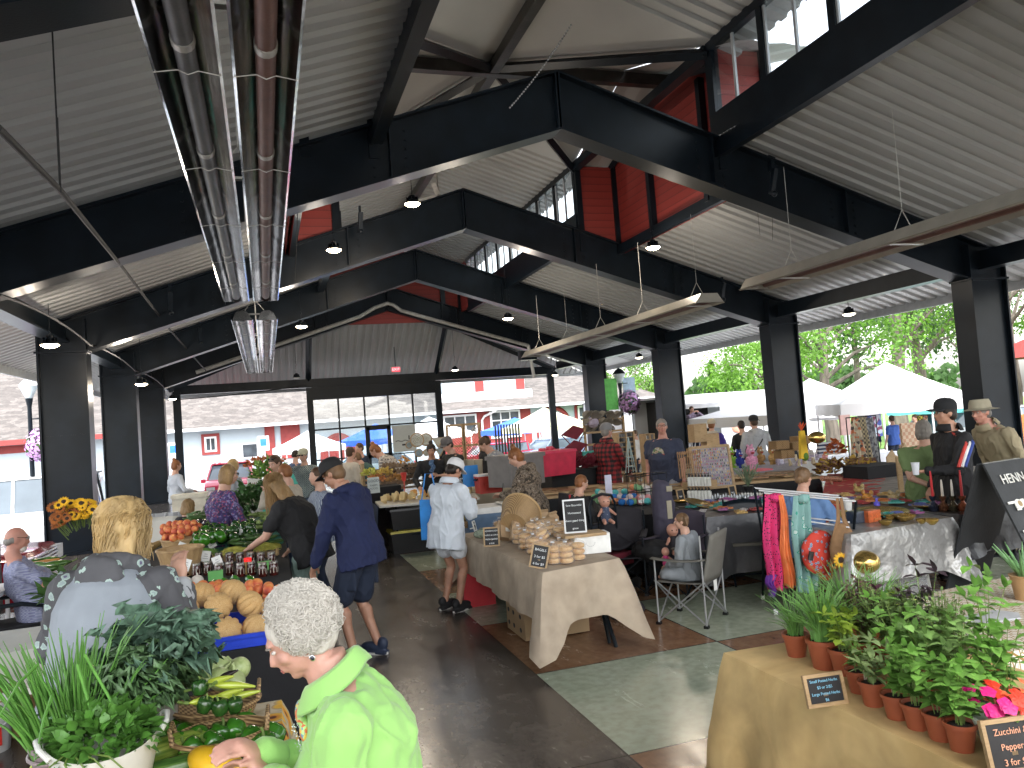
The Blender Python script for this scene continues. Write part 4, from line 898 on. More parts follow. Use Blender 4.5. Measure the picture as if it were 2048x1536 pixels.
def stripes(o,up_,hands,hm4,s):
    for k,(m,dy) in enumerate(((mat('stripe_red',(.5,.05,.04),.7),.034),(mat('stripe_white',(.7,.7,.7),.7),.0),(mat('stripe_blue',(.03,.06,.28),.7),-.034))):
        E_,T_=hands[-1]; S=up_(-.20,-.01,.44); q=MB()
        pts=[up_(-.10,dy*.8,.505),up_(-.19,dy,.47),V(S)+V((-.094,dy-.01,-.03)),V(S).lerp(V(E_),.5)+V((-.092,dy,0)),V(E_)+V((-.078,dy,.03))]; 
        for i in range(4): q.tube([pts[i],pts[i+1]],[.016,.016],8)
        q.build('sleeve_stripe',m,o)
def cup(o,up_,hands,hm4,s):
    stripes(o,up_,hands,hm4,s); T_=hands[-1][1]; q=MB(); c=T_+V((.02,.10,.03)); q.lathe([(.028,-.06),(.040,.06),(.042,.065),(.0001,.066)],14,c=c); q.build('paper_cup',white,o)
p,_=PP(1893,802,6.35); person((p[0],p[1],0),72,'man in black tracksuit with striped sleeves and black cap holding a paper cup',H=1.86,b=1.18,lh=(-.16,.36,1.16),rh=(.24,.12,.95),top=blk,bottom=blk,shoe=sneak,hair='short',hc='dark',hat='cap',hatm=fab('capblk2',(.012,.013,.016)),glasses='clear',vox=.0115,sk='m',extra=cup,loose=.026,collar=1)
kh=fab('safari',(.34,.29,.19)); p,_=PP(1996,799,6.8); person((p[0]+.1,p[1],0),78,'man in wide brimmed khaki hat and khaki shirt leaning forward, farthest right',H=1.88,b=1.25,lean=22,lh=(-.2,.2,.9),rh=(.2,.15,.95),top=kh,bottom=khaki,shoe=sneak,hair='short',hc='gray',hat='brim',hatm=fab('hatkhaki',(.34,.31,.23)),vox=.012,sk='r',collar=1,ht=14,untuck=.02)
# --- girl in camp chair
gs_=fab('girl_grey',(.24,.26,.28)); 
def pig(o,up_,hands,hm4,s):
    q=MB()
    for sd in(-1,1): caps(q,(sd*.07,-.06,.06),(sd*.105,-.09,-.05),.022,.012,8)
    remesh(MBx(q,hm4),'pigtail',hairmat('ltbrown'),.008,o,disp=.004)
person((3.78,6.62,0),38,'small girl with pigtails in grey clothes sitting cross legged in the grey camping chair',H=1.17,b=1.15,lean=6,lh=(-.12,.2,.50),rh=(.12,.2,.50),top=gs_,bottom=gs_,hair='short',hc='ltbrown',sit=.38,kneel=1,vox=.0095,detail=1,extra=pig,ht=18,loose=.02)
# --- the person only partly in frame, right edge and lower left corner
person((1.885,1.245,0),-20,'person in coral red tee shirt cut off by the right edge',H=1.66,b=1.1,lh=None,rh=None,top=fab('coral',(.42,.035,.04)),sleeve='short',bottom=jean,shoe=sneak,hair='short',hc='brown',vox=.013,loose=.02)
# --- outside
GZ=-.7
for px,py,Y,hd,lab,kw in[(1382,812,24.6,180,'person with raised arms inside the food trailer hatch',dict(top=fab('mauve',(.22,.17,.24)),lh=(-.06,.3,1.45),rh=(.06,.3,1.45),hair='short',hc='brown')),
 (1735,826,17.5,150,'man in blue and red shirt standing under the large tent',dict(top=navy,hair='short',hc='dark')),(1783,830,17,0,'man in royal blue tee shirt from behind under the large tent',dict(top=fab('royal',(.05,.12,.42)),hair='short',hc='brown',sleeve='short')),
 (1830,830,16,90,'person with dark hair under the large tent behind the green shirted woman',dict(top=fab('paleblue',(.35,.42,.5)),hair='short',hc='brown')),(1270,860,21.8,100,'person in white standing in the doorway of the white trailer',dict(top=white,hair='short',hc='brown'))]:
    p=at(px,py,Y=Y); f=gz(p.x,p.y) if 'trailer' not in lab else p.z-1.68; person((p.x,p.y,f),hd,lab,H=max(1.5,p.z-f),bottom=dk,shoe=sneak,vox=.024,**kw)
# ================= outside: station building, trees, tents, vehicles =================
wwall=mat('white_clapboard',(.40,.46,.51),.7,0,.03,2); shing=pat('shingle','print',[(.112,.10,.094),(.135,.12,.112),(.098,.088,.083),(.15,.135,.127)],3.0,.95,.1,stretch=(.7,1,2.2)); redp=mat('barn_red',(.24,.03,.028),.65,0,.12,3); wtrim=mat('white_trim',(.7,.7,.72),.5,0,.03); dglass=mat('dark_window',(.05,.06,.07),.08,0,.5,1.5,0)
YB=58
def R2(px0,py0,px1,py1,Y=YB):
    a=at(px0,py0,Y=Y); b=at(px1,py1,Y=Y); return a.x,a.z,b.x,b.z
st=thing('station_building','long white and red former station with a big grey shingle roof beyond the car park','building')
q=MB(); q.bbox((-34,YB,-.75),(30,YB+14,2.9)); q.build('wall',wwall,st,smooth=False)
def roof(x0,x1,y0,y1,z0,zr,hip,name='roof'):
    q=MB(); ym=(y0+y1)/2; h=hip; q.add([(x0,y0,z0),(x1,y0,z0),(x1,y1,z0),(x0,y1,z0),(x0+.01,ym,zr),(x1-h,ym,zr)],[(0,1,5,4),(1,2,5),(2,3,4,5),(3,0,4),(3,2,1,0)])
    return q.build(name,shing,st,smooth=False)
roof(-36,11,YB-1.2,YB+16,2.95,8.2,3); roof(9,31.5,YB-1.1,YB+13,2.93,5.9,5)
q=MB(); q.bbox((-36,YB-1.26,2.72),(-10,YB-1.2,3.05)); q.build('fascia',redp,st,smooth=False); q=MB(); q.bbox((-10,YB-1.26,2.78),(31.5,YB-1.2,2.98)); q.build('gutter',wtrim,st,smooth=False)
q=MB(); q.bbox((-33.8,YB-.06,2.2),(-12,YB-.01,2.7)); q.build('wall_band',redp,st,smooth=False)
def wwin(px0,py0,px1,py1,frame,w=.14,cols=2,rows=1,name='window'):
    x0,z1,x1,z0=R2(px0,py0,px1,py1); e=bpy.data.objects.new(name,None); sc.collection.objects.link(e); e.parent=st
    q=MB(); q.bbox((x0,YB-.10,z0),(x1,YB-.02,z1)); q.build('frame',frame,e,smooth=False)
    q=MB(); q.bbox((x0+w,YB-.13,z0+w),(x1-w,YB-.101,z1-w)); q.build('sash',wtrim,e,smooth=False)
    q=MB(); 
    for i in range(cols):
        for j in range(rows):
            a=x0+w*1.5+(x1-x0-3*w)*i/cols; b=x0+w*1.5+(x1-x0-3*w)*(i+1)/cols; c=z0+w*1.5+(z1-z0-3*w)*j/rows; d=z0+w*1.5+(z1-z0-3*w)*(j+1)/rows
            q.bbox((a+.03,YB-.15,c+.03),(b-.03,YB-.131,d-.03))
    q.build('pane',dglass,e,smooth=False)
wwin(402,869,441,908,redp,.2); wwin(482,887,518,915,wtrim,.05,1); wwin(349,898,361,925,wtrim,.05,1)
for a in((528,848,552,914),(532,921,553,948),(560,850,602,902),(563,894,604,914)):
    x0,z1,x1,z0=R2(*a); q=MB(); q.bbox((x0,YB-.12,z0),(x1,YB-.0,z1)); 
    if a[0]==560: q.add([(x0,YB-.12,z1),(x1,YB-.12,z1),((x0+x1)/2,YB-.12,z1+.28)],[(0,1,2)])
    q.build('door_panel',redp,st,smooth=False)
x0,z1,x1,z0=R2(636,838,715,905); cx=(x0+x1)/2; rr_=(x1-x0)/2
q=MB(); q.add([(cx,YB-.10,.3)]+[(cx+rr_*math.cos(a),YB-.10,.3+rr_*1.25*math.sin(a)) for a in [PI*i/18 for i in range(19)]],[(0,i,i+1) for i in range(1,19)]); q.bbox((cx-rr_,YB-.1,-.7),(cx+rr_,YB-.02,.3)); q.build('arched_door',redp,st,smooth=False)
def archring(px0,px1,pyb,pyt,ring,name='arch_trim'):
    x0,z0,x1,_=R2(px0,pyb,px1,pyb); _,zt,_,_=R2(px0,pyt,px1,pyt); cx=(x0+x1)/2; r=(x1-x0)/2; q=MB()
    pts=[(cx-r,YB-.12,z0-1)]+[(cx+r*math.cos(a),YB-.12,z0+(zt-z0)*math.sin(a)) for a in [PI-PI*i/18 for i in range(19)]]+[(cx+r,YB-.12,z0-1)]
    q.tube(pts,ring,4); q.build(name,redp,st,smooth=False)
archring(1076,1137,850,818,.18)
x0,z1,x1,z0=R2(880,832,1066,900); q=MB(); q.bbox((x0,YB-.08,-.7),(x1,YB-.01,2.75)); q.build('red_bay',redp,st,smooth=False)
def win3(a,cols,rows):
    x0,z1,x1,z0=R2(*a,Y=YB-.1); e=bpy.data.objects.new('window',None); sc.collection.objects.link(e); e.parent=st; q=MB(); q.bbox((x0,YB-.18,z0),(x1,YB-.081,z1)); q.build('frame',wtrim,e,smooth=False)
    q=MB()
    for i in range(cols):
        for j in range(rows):
            a_=x0+.1+(x1-x0-.2)*i/cols; b=x0+.1+(x1-x0-.2)*(i+1)/cols; c=z0+.1+(z1-z0-.2)*j/rows; d=z0+.1+(z1-z0-.2)*(j+1)/rows; q.bbox((a_+.05,YB-.2,c+.05),(b-.05,YB-.181,d-.05))
    q.build('pane',dglass,e,smooth=False)
win3((885,832,955,866),3,1); win3((979,823,1043,873),3,3); win3((1154,812,1172,856),1,2); archring(1150,1176,815,806,.12)
for a in((905,760,1045,792),):
    x0,z1,x1,z0=R2(*a,Y=YB+2); q=MB(); q.bbox((x0-1,YB+1.2,z0),(x1,YB+7,z1+1.6)); q.build('dormer',wwall,st,smooth=False)
    q=MB(); q.bbox((x0-1.3,YB+.7,z0-.15),(x1+.4,YB+1.2,z0+.5)); q.build('dormer_cornice',wtrim,st,smooth=False)
    for px in(958,1040): xx=at(px,770,Y=YB+1.2).x; q=MB(); q.bbox((xx-.35,YB+1.1,z0+.5),(xx+.35,YB+1.19,z1+1.6)); q.build('dormer_trim',redp,st,smooth=False)
for px in(963,):
    x=at(px,830,Y=YB-.2).x; q=MB(); q.tube([(x+.9,YB-1.1,2.75),(x+.2,YB-.3,2.4),(x,YB-.25,2.1),(x,YB-.25,-.7)],.09,6); q.build('downspout',wtrim,st)
# second pavilion roof to the far right
pv=thing('second_pavilion','small red roofed shelter at the far right edge beyond the trees','building',(40,28,0)); q=MB(); q.add([(-4,-4,3.2),(4,-4,3.2),(4,4,3.2),(-4,4,3.2),(0,0,5.4)],[(0,1,4),(1,2,4),(2,3,4),(3,0,4),(3,2,1,0)]); q.build('roof',redp,pv,smooth=False)
for a,b in((-3.5,-3.5),(3.5,-3.5),(3.5,3.5),(-3.5,3.5)): q=MB(); q.box((a,b,1.2),(.2,.2,4.0)); q.build('post',steel,pv,smooth=False)
# ---- trees
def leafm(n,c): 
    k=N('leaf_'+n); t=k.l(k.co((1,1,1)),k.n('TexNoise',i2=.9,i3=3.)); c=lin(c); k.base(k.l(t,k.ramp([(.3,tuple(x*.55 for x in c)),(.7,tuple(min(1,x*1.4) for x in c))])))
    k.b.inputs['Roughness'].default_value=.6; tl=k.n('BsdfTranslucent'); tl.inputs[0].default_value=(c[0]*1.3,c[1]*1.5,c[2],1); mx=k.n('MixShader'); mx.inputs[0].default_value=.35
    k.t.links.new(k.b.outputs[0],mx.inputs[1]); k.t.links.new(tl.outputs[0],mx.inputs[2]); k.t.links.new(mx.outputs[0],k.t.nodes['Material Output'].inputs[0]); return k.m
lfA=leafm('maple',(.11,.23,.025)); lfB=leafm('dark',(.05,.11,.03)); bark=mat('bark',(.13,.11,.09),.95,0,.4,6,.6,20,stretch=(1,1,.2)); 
def tree(loc,h,cr,label,leafmat,seed,ch=None,n=5200,tr=.28,lean=0,group='maple trees in the park beyond the tents',th=.25):
    rn=random.Random(seed); t=thing('broadleaf_tree',label,'tree',loc,group=group); q=MB(); top=h*.62
    pts=[(lean*z*.15+.15*math.sin(z*1.3+seed),.1*math.cos(z+seed),z) for z in [top*i/6 for i in range(7)]]; q.tube(pts,[tr*(1.25-.9*i/6) for i in range(7)],9); cl=[]
    ch=ch or cr*.8
    for i in range(11):
        z=top*rn.uniform(.45,1); a=rn.uniform(0,2*PI); b0=V(pts[min(6,int(z/top*6))]); b0.z=z; e_=b0+V((math.cos(a)*cr*rn.uniform(.4,.85),math.sin(a)*cr*rn.uniform(.4,.85),rn.uniform(.15,.8)*ch)); m_=b0.lerp(e_,.5)+V((0,0,.3)); q.tube([b0,m_,e_],[tr*.42,tr*.25,.03],6); cl.append(e_)
    q.build('trunk',bark,t)
    for i in range(16):
        a=rn.uniform(0,2*PI); zz=rn.uniform(-.7,1); r_=math.sqrt(1-zz*zz)*rn.uniform(.5,1); cl.append(V((pts[-1][0]+cr*r_*math.cos(a),cr*r_*math.sin(a),h-ch+ch*zz)))
    q=MB(); per=n//len(cl)
    for c in cl:
        rc=cr*rn.uniform(.24,.42)
        for _ in range(per):
            d=V((rn.gauss(0,1),rn.gauss(0,1),rn.gauss(0,.6))); d=d.normalized()*rc*rn.uniform(.35,1.05); p=c+d; nn=(d.normalized()+V((rn.uniform(-.7,.7),rn.uniform(-.7,.7),rn.uniform(.1,1)))).normalized(); u=nn.orthogonal().normalized(); v=nn.cross(u); s=rn.uniform(.5,1.1)*th
            a=rn.uniform(0,PI); u,v=u*math.cos(a)+v*math.sin(a),v*math.cos(a)-u*math.sin(a); q.add([p-u*s*.5,p+v*s*.32-nn*s*.08,p+u*s*.55,p-v*s*.32-nn*s*.08],[(0,1,2,3)])
    q.build('crown',leafmat,t,smooth=False); return t
def tp(px,Y): p=at(px,800,Y=Y); return (p.x,p.y,-.7)
tree(tp(1655,30),10.5,4.6,'bright green maple behind the large white tent',lfA,1,ch=3.6,n=9000,th=.22)
tree(tp(1790,34),15,5.2,'tall tree with pale leaning trunks behind the tent peak',lfA,2,ch=4.5,tr=.42,lean=.7,n=7500)
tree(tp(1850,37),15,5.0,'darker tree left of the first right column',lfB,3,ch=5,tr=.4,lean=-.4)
tree(tp(1530,42),9.6,4.4,'spreading maple left of the second right column',lfA,4,ch=3.4,n=6500)
tree(tp(2035,33),12,4.2,'tree at the far right edge behind the red roof',lfA,5,ch=4)
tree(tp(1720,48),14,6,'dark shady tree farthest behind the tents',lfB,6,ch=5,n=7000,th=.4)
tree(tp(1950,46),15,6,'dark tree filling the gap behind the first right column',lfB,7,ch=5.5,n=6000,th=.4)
tree(tp(1262,62),8.6,3.6,'round light green tree beyond the flower basket pole',lfA,8,ch=3.0,n=4200,th=.3)
tree(tp(1185,74),6.8,3.6,'low green trees behind the station roof end',lfA,9,ch=2.2,n=3000,th=.35)
def conifer(px,Y,h,lab):
    p=tp(px,Y); t=thing('conifer',lab,'tree',p,group='conifers on the horizon'); q=MB(); q.tube([(0,0,0),(0,0,h)],[.2,.03],6); q.build('trunk',bark,t); q=MB(); rn=random.Random(px)
    for i in range(2200):
        z=rn.uniform(.06,1)**1.2; r_=(1-z)*h*.24*rn.uniform(.3,1)+.1; a=rn.uniform(0,2*PI); c=V((r_*math.cos(a),r_*math.sin(a),z*h)); d=V((math.cos(a),math.sin(a),-.3)); u=V((-math.sin(a),math.cos(a),0)); s=rn.uniform(.25,.5); q.add([c-u*s*.3,c+d*s,c+u*s*.3,c+V((0,0,s*.4))],[(0,1,2,3)])
    q.build('crown',lfB,t,smooth=False)
conifer(1428,70,7.2,'left conifer on the horizon above the food trailer'); conifer(1462,74,7,'right conifer on the horizon above the food trailer'); conifer(1505,72,6.2,'lowest conifer on the horizon, next to the maple')
q=MB(); rn=random.Random(2)
for i in range(16000):
    x=rn.uniform(26,95); y=rn.uniform(86,96); z=rn.uniform(-.7,3.2+1.6*math.sin(x*.35)+math.sin(x)); s=rn.uniform(.4,.8); a=rn.uniform(0,PI); u=V((math.cos(a),math.sin(a),0))*s; q.add([V((x,y,z))-u,V((x,y,z+s*.8)),V((x,y,z))+u,V((x,y,z-s*.6))],[(0,1,2,3)])
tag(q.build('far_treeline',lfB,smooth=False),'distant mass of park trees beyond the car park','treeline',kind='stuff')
# ---- canopies
tentw=mat('canopy_white',(.74,.74,.76),.6,0,.03,2,.25,4,bd=.05)
def tent(cx,cy,w,ze,zp,lab,m=None,rz=0,cat='tent'):
    g0=gz(cx,cy); t=thing('canopy_tent',lab,cat,(cx,cy,g0),rz,'pop up canopies around the pavilion'); h=w/2; ze-=g0; zp-=g0; m=m or tentw
    q=MB(); n=8
    for k in range(4):
        M=M4(rot=(0,0,k*PI/2))
        def f(u,v,h=h):
            # v 0 at eave, 1 at peak; a little hollow between the ridges
            x=(u*2-1)*h*(1-v); y=-h*(1-v); z=ze+(zp-ze)*(v**1.15)-.10*(1-abs(2*u-1))*(1-v)*v*2; return (x,y,z)
        q.grid(f,n,n,M)
    q.build('canopy',m,t,ang=60)
    q=MB()
    for k in range(4): q.grid(lambda u,v: ((u*2-1)*h,-h-.01*math.sin(u*20)*v,ze-.30*v+.06*math.sin(PI*u)*0-.03*abs(math.sin(u*3*PI))*v),24,2,M4(rot=(0,0,k*PI/2)))
    q.build('valance',m,t,ang=60)
    for a,b in((-1,-1),(1,-1),(1,1),(-1,1)): q=MB(); q.box((a*(h-.05),b*(h-.05),ze/2),(.045,.045,ze)); q.build('leg',wtrim,t,smooth=False)
    return t
p=at(1775,770,Y=17.4); tent(p.x,p.y,3.3,1.75,2.82,'largest white canopy tent with its peak between the first two right columns',rz=R(62))
p=at(1622,790,Y=21.5); tent(p.x,p.y,3.3,1.65,2.62,'white canopy tent behind and left of the largest one',rz=R(70))
p=at(1530,806,Y=22); tent(p.x,p.y,3.6,1.55,2.15,'low beige edged canopy tent left of the second right column',rz=R(12))
p=at(616,880,Y=44); tent(p.x,p.y,3.2,1.35,2.2,'white canopy tent before the red doors, left of the glass screen',rz=.2)
p=at(752,870,Y=46); tent(p.x,p.y,3.2,1.45,2.35,'blue canopy tent seen through the glass door',mat('canopy_blue',(.02,.10,.55),.6),.5)
p=at(860,860,Y=44); tent(p.x,p.y,3.4,1.5,2.5,'white topped canopy tent with turquoise valance behind the hoops',None,.6)
p=at(1030,850,Y=46); tent(p.x,p.y,3.2,1.4,2.1,'blue canopy tent left of the yellowish one',mat('canopy_blue2',(.03,.12,.6),.6),.2)
p=at(1090,845,Y=42); tent(p.x,p.y,3.6,1.5,2.55,'pale yellow canopy tent beside the far right end post',mat('canopy_yellow',(.72,.74,.50),.6,0,.03),.3)
p=at(1895,810,Y=24); tent(p.x,p.y,3.2,1.35,1.7,'turquoise canopy tent half hidden behind the large white tent',mat('canopy_teal',(.10,.50,.45),.6),.3)
# ---- vehicles (body lofted along its length)
tyre=mat('tyre',(.02,.02,.02),.9); rim=mat('rim',(.4,.4,.42),.3,.8); redl=mat('tail_light',(.5,.01,.01),.2,emit=.3); chromev=mat('chrome',(.6,.6,.62),.1,1); wind=mat('car_glass',(.10,.13,.16),.05,0,.2,1,0)
def car(name,lab,loc,rz,paint,L,W,Hh,prof,cab,cat='car',wr=.36,wx=(.19,.81),grille=False,group=None):
    """prof: side outline (x 0..1 from the front, z) of the lower body; cab: greenhouse (x,z) outline"""
    t=thing(name,lab,cat,loc,rz,group)
    def shell(pts,w0,w1,nm,m,par):
        q=MB(); n=len(pts); zs=[p[1] for p in pts]; a,b=min(zs),max(zs); vs=[]
        for k in range(5):
            yy=(-1,-.9,0,.9,1)[k]; 
            for x,z in pts:
                f=(z-a)/(b-a+1e-6); ww=(w0+(w1-w0)*f)/2; sh=.985 if abs(yy)==1 else 1; vs.append((((x-.5)*sh)*L,yy*ww,a+(z-a)*(1 if abs(yy)<1 else .96)))
        fs=[(k*n+i,k*n+(i+1)%n,(k+1)*n+(i+1)%n,(k+1)*n+i) for k in range(4) for i in range(n)]+[tuple(range(n))[::-1],tuple(4*n+i for i in range(n))]
        q.add(vs,fs); return q.build(nm,m,par,ang=40)
    bd=shell(prof,W,W*.97,'body',paint,t); cbn=shell(cab,W*.93,W*.74,'cabin',wind,t)
    q=MB(); zt=max(z for _,z in cab); xs=[x for x,z in cab if z>zt-.06]; xa,xb=min(xs),max(xs)
    q.box((((xa+xb)/2-.5)*L,0,zt+.012),((xb-xa)*L+.02,W*.76,.05)); 
    for s in(-1,1):
        for x in [cab[0][0],xa+.02,(xa+xb)/2,xb-.01]:
            x2=x if x>xa else x; zb=min(z for _,z in cab)
            x_t=min(max(x,xa),xb); q.tube([((x-.5)*L,s*W*.468,zb),((x_t-.5)*L,s*W*.378,zt)],.04,4)
    q.build('roof',paint,t,smooth=False)
    for x in wx:
        for s in(-1,1):
            w_=bpy.data.objects.new('wheel',None); sc.collection.objects.link(w_); w_.parent=t; w_.location=((x-.5)*L,s*(W/2-.10),wr); q=MB(); q.lathe([(wr*.6,-.11),(wr*.96,-.11),(wr,-.06),(wr,.06),(wr*.96,.11),(wr*.6,.11)],20,m=M4(rot=(R(90),0,0))); q.build('tyre',tyre,w_); q=MB(); q.lathe([(.001,-.09),(wr*.62,-.1),(wr*.62,.1),(.001,.09)],10,m=M4(rot=(R(90),0,0))); q.build('rim',rim,w_)
    zb=[z for x,z in prof if x>.97]; zf=[z for x,z in prof if x<.03]
    for s in(-1,1):
        q=MB(); q.box((L*.5-.02,s*W*.42,max(zb)-.22),(.06,.18,.3)); q.build('tail_light',redl,t,smooth=False)
        q=MB(); q.box((-L*.5+.03,s*W*.37,max(zf)-.14),(.12,.34,.2)); q.build('headlight',mat('headlight',(.6,.62,.65),.08),t,smooth=False)
        q=MB(); q.box(((cab[0][0]-.5)*L+.25,s*(W/2+.10),max(zf)+.18),(.10,.2,.16)); q.build('mirror',paint,t,smooth=False)
    q=MB(); zz=max(zf)
    q.box((-L*.5-.02,0,.42),(.12,W*.96,.2)); q.box((L*.5+.02,0,.42),(.12,W*.96,.2)); q.build('bumper',chromev if grille else darkm,t,smooth=False)
    q=MB(); 
    for i in range(9 if grille else 4): q.box((-L*.5-.005,0,zz-.48+ (0.052 if grille else .1)*i),(.05,W*.58,.028))
    q.build('grille',chromev,t,smooth=False)
    return t
suvp=[(0,.35),(0,.85),(.03,.98),(.22,1.06),(.30,1.08),(.98,1.1),(1,.95),(1,.35),(.9,.28),(.1,.28)]; suvc=[(.24,1.06),(.36,1.62),(.42,1.68),(.88,1.66),(.97,1.1)]
vanp=[(0,.35),(0,.85),(.03,1.0),(.14,1.12),(.2,1.15),(1,1.15),(1,.35),(.9,.28),(.1,.28)]; vanc=[(.15,1.13),(.24,1.95),(.28,2.05),(.96,2.05),(.985,1.15)]
redpaint=mat('paint_red',(.55,.03,.08),.2,0,.04,2,0,coat=.6); whpaint=mat('paint_white',(.75,.76,.78),.25,0,.02,2,0,coat=.5); silver=mat('paint_silver',(.45,.47,.49),.25,.4,.03,2,0,coat=.5); maroon=mat('paint_maroon',(.25,.01,.02),.2,0,.04,2,0,coat=.6)
p=at(462,940,Y=37); car('red_car','bright pinkish red SUV parked nose toward the pavilion left of the glass screen',(p.x,p.y,-.7),R(90)+.0,redpaint,4.6,2.0,1.7,suvp,suvc)
p=at(215,940,Y=25.5); car('passenger_van','long white passenger van with grey windows parked left of the columns',(p.x-2.9,p.y,-.7),0,whpaint,5.7,2.05,2.1,vanp,vanc,'van')
trp=[(0,.5),(0,1.05),(.02,1.16),(.25,1.24),(.62,1.26),(1,1.24),(1,.5),(.9,.4),(.1,.4)]; trc=[(.27,1.24),(.36,1.85),(.40,1.9),(.6,1.9),(.64,1.26)]
p=at(62,1020,Y=13.0); car('pickup_truck','dark red pickup with a large chrome grille at the left edge',(p.x-2.6,p.y+.2,-.55),PI,maroon,5.4,2.1,1.9,trp,trc,'pickup truck',wr=.42,grille=True)
p=at(1890,840,Y=25); car('silver_car','silver SUV parked behind the large white tent',(p.x,p.y,-.7),.15,silver,4.7,1.95,1.7,suvp,suvc)
p=at(2045,850,Y=24); car('grey_car','grey SUV with a red tail light at the far right edge',(p.x+1.4,p.y,-.7),2.9,silver,4.6,1.95,1.7,suvp,suvc)
p=at(1105,880,Y=38); car('blue_car','pale blue car parked outside between the canopies and the end post',(p.x,p.y,-.7),.3,mat('paint_blue',(.2,.28,.42),.25,.3,.04,2,0,coat=.5),4.5,1.85,1.5,suvp,[(a,min(b,1.5)) for a,b in suvc])
p=at(985,900,Y=38.5); car('pink_car','pinkish red car parked outside behind the vendors',(p.x,p.y,-.7),.1,redpaint,4.5,1.85,1.5,suvp,[(a,min(b,1.5)) for a,b in suvc])
p=at(690,925,Y=38.5); car('hatchback','light blue car seen through the left panes of the glass screen',(p.x+1,p.y,-.7),.1,mat('paint_iceblue',(.42,.55,.62),.25,.2,.04,2,0,coat=.5),4.5,1.85,1.5,suvp,[(a,min(b,1.5)) for a,b in suvc])
# box trailer and food trailer
p=at(1292,900,X=15.9); t=thing('box_trailer','white box trailer with its rear door open between the third and fourth right columns','trailer',(p.x,p.y,-.6)); q=MB(); q.bbox((-.95,0,.5),(-.75,4.5,3.1)); q.bbox((-.75,0,.5),(-.55,.1,3.1)); q.bbox((-.0,-.02,.5),(.95,.1,3.1)); q.bbox((.85,0,.5),(.95,4.5,3.1)); q.bbox((-.95,0,3.05),(.95,4.5,3.15)); q.bbox((-.95,4.4,.5),(.95,4.5,3.1)); q.bbox((-.95,0,.42),(.95,4.5,.5)); q.bbox((-.55,0,2.75),(0,.1,3.1)); q.build('body',whpaint,t,smooth=False)
q=MB(); q.bbox((.03,-.12,.62),(.62,-.05,2.7)); q.build('door',whpaint,t,smooth=False)
q=MB(); 
for x in(-.8,-.3,-.1,.1,.8): q.ell((x,-.04,2.98),.035)
q.build('marker_light',redl,t)
for s in(-1,1): q=MB(); q.lathe([(.001,-.1),(.34,-.1),(.34,.1),(.001,.1)],16,m=M4((s*.85,2.5,.34),(0,R(90),0))); q.build('wheel',tyre,t)
p=at(1455,860,Y=25); t=thing('food_trailer','long white food trailer with an open black serving hatch','trailer',(p.x,p.y,-.65)); L2=5.2
q=MB(); q.bbox((-L2/2,0,.5),(L2/2+1.6,.1,1.35)); q.bbox((-L2/2,0,2.55),(L2/2+1.6,.1,3.0)); q.bbox((-.25,0,1.35),(L2/2+1.6,.1,2.55)); q.bbox((-L2/2,0,1.35),(-L2/2+.55,.1,2.55)); q.bbox((-L2/2,2.3,.5),(L2/2+1.6,2.4,3.0)); q.bbox((-L2/2,0,2.98),(L2/2+1.6,2.4,3.06)); q.bbox((-L2/2,0,.45),(L2/2+1.6,2.4,.52)); q.build('body',whpaint,t,smooth=False)
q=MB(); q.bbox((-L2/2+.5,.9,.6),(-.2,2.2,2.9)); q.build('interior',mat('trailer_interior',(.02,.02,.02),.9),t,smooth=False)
q=MB(); q.box((-1.2,-.45,2.78),(2.2,.9,.04),(.12,0,0)); q.build('hatch_flap',whpaint,t,smooth=False); q=MB(); q.box((-1.2,-.15,1.33),(2.2,.35,.04)); q.build('counter',wtrim,t,smooth=False)
for x in(1.6,3.0): q=MB(); q.bbox((x,-.02,1.75),(x+.9,-.001,2.3)); q.build('window',wind,t,smooth=False)
q=MB(); q.ell((.45,-.03,1.75),(.28,.02,.22)); q.build('sunset_decal',mat('decal_coral',(.8,.35,.25),.5),t)
for x in(.6,1.5): q=MB(); q.lathe([(.001,-.1),(.34,-.1),(.34,.1),(.001,.1)],16,m=M4((x,.1,.34),(R(90),0,0))); q.build('wheel',tyre,t)
# lamp posts with flower baskets
def flowerball(t,c,r,col,col2,n=900,seed=1,name='flower_basket'):
    rn=random.Random(seed); q=MB(); q2=MB()
    for i in range(n):
        a=rn.uniform(0,2*PI); zz=rn.uniform(-1,1); rr_=math.sqrt(1-zz*zz); R_=r*rn.uniform(.7,1.05); c2=V(c)+V((R_*rr_*math.cos(a),R_*rr_*math.sin(a),R_*zz*1.15)); nn=(c2-V(c)).normalized(); u=nn.orthogonal().normalized(); v=nn.cross(u); s=.045*r/.4
        (q if rn.random()<.75 else q2).add([c2+u*s*math.cos(k*PI*.4)+v*s*math.sin(k*PI*.4)+nn*.012 for k in range(5)],[(0,1,2,3,4)])
    q.build('petunia',col,t,smooth=False); q2.build('foliage',col2,t,smooth=False); q=MB(); q.lathe([(.001,-.8*r),(.4*r,-.75*r),(.6*r,-.3*r)],12,c=c); q.build('basket',wtrim,t)
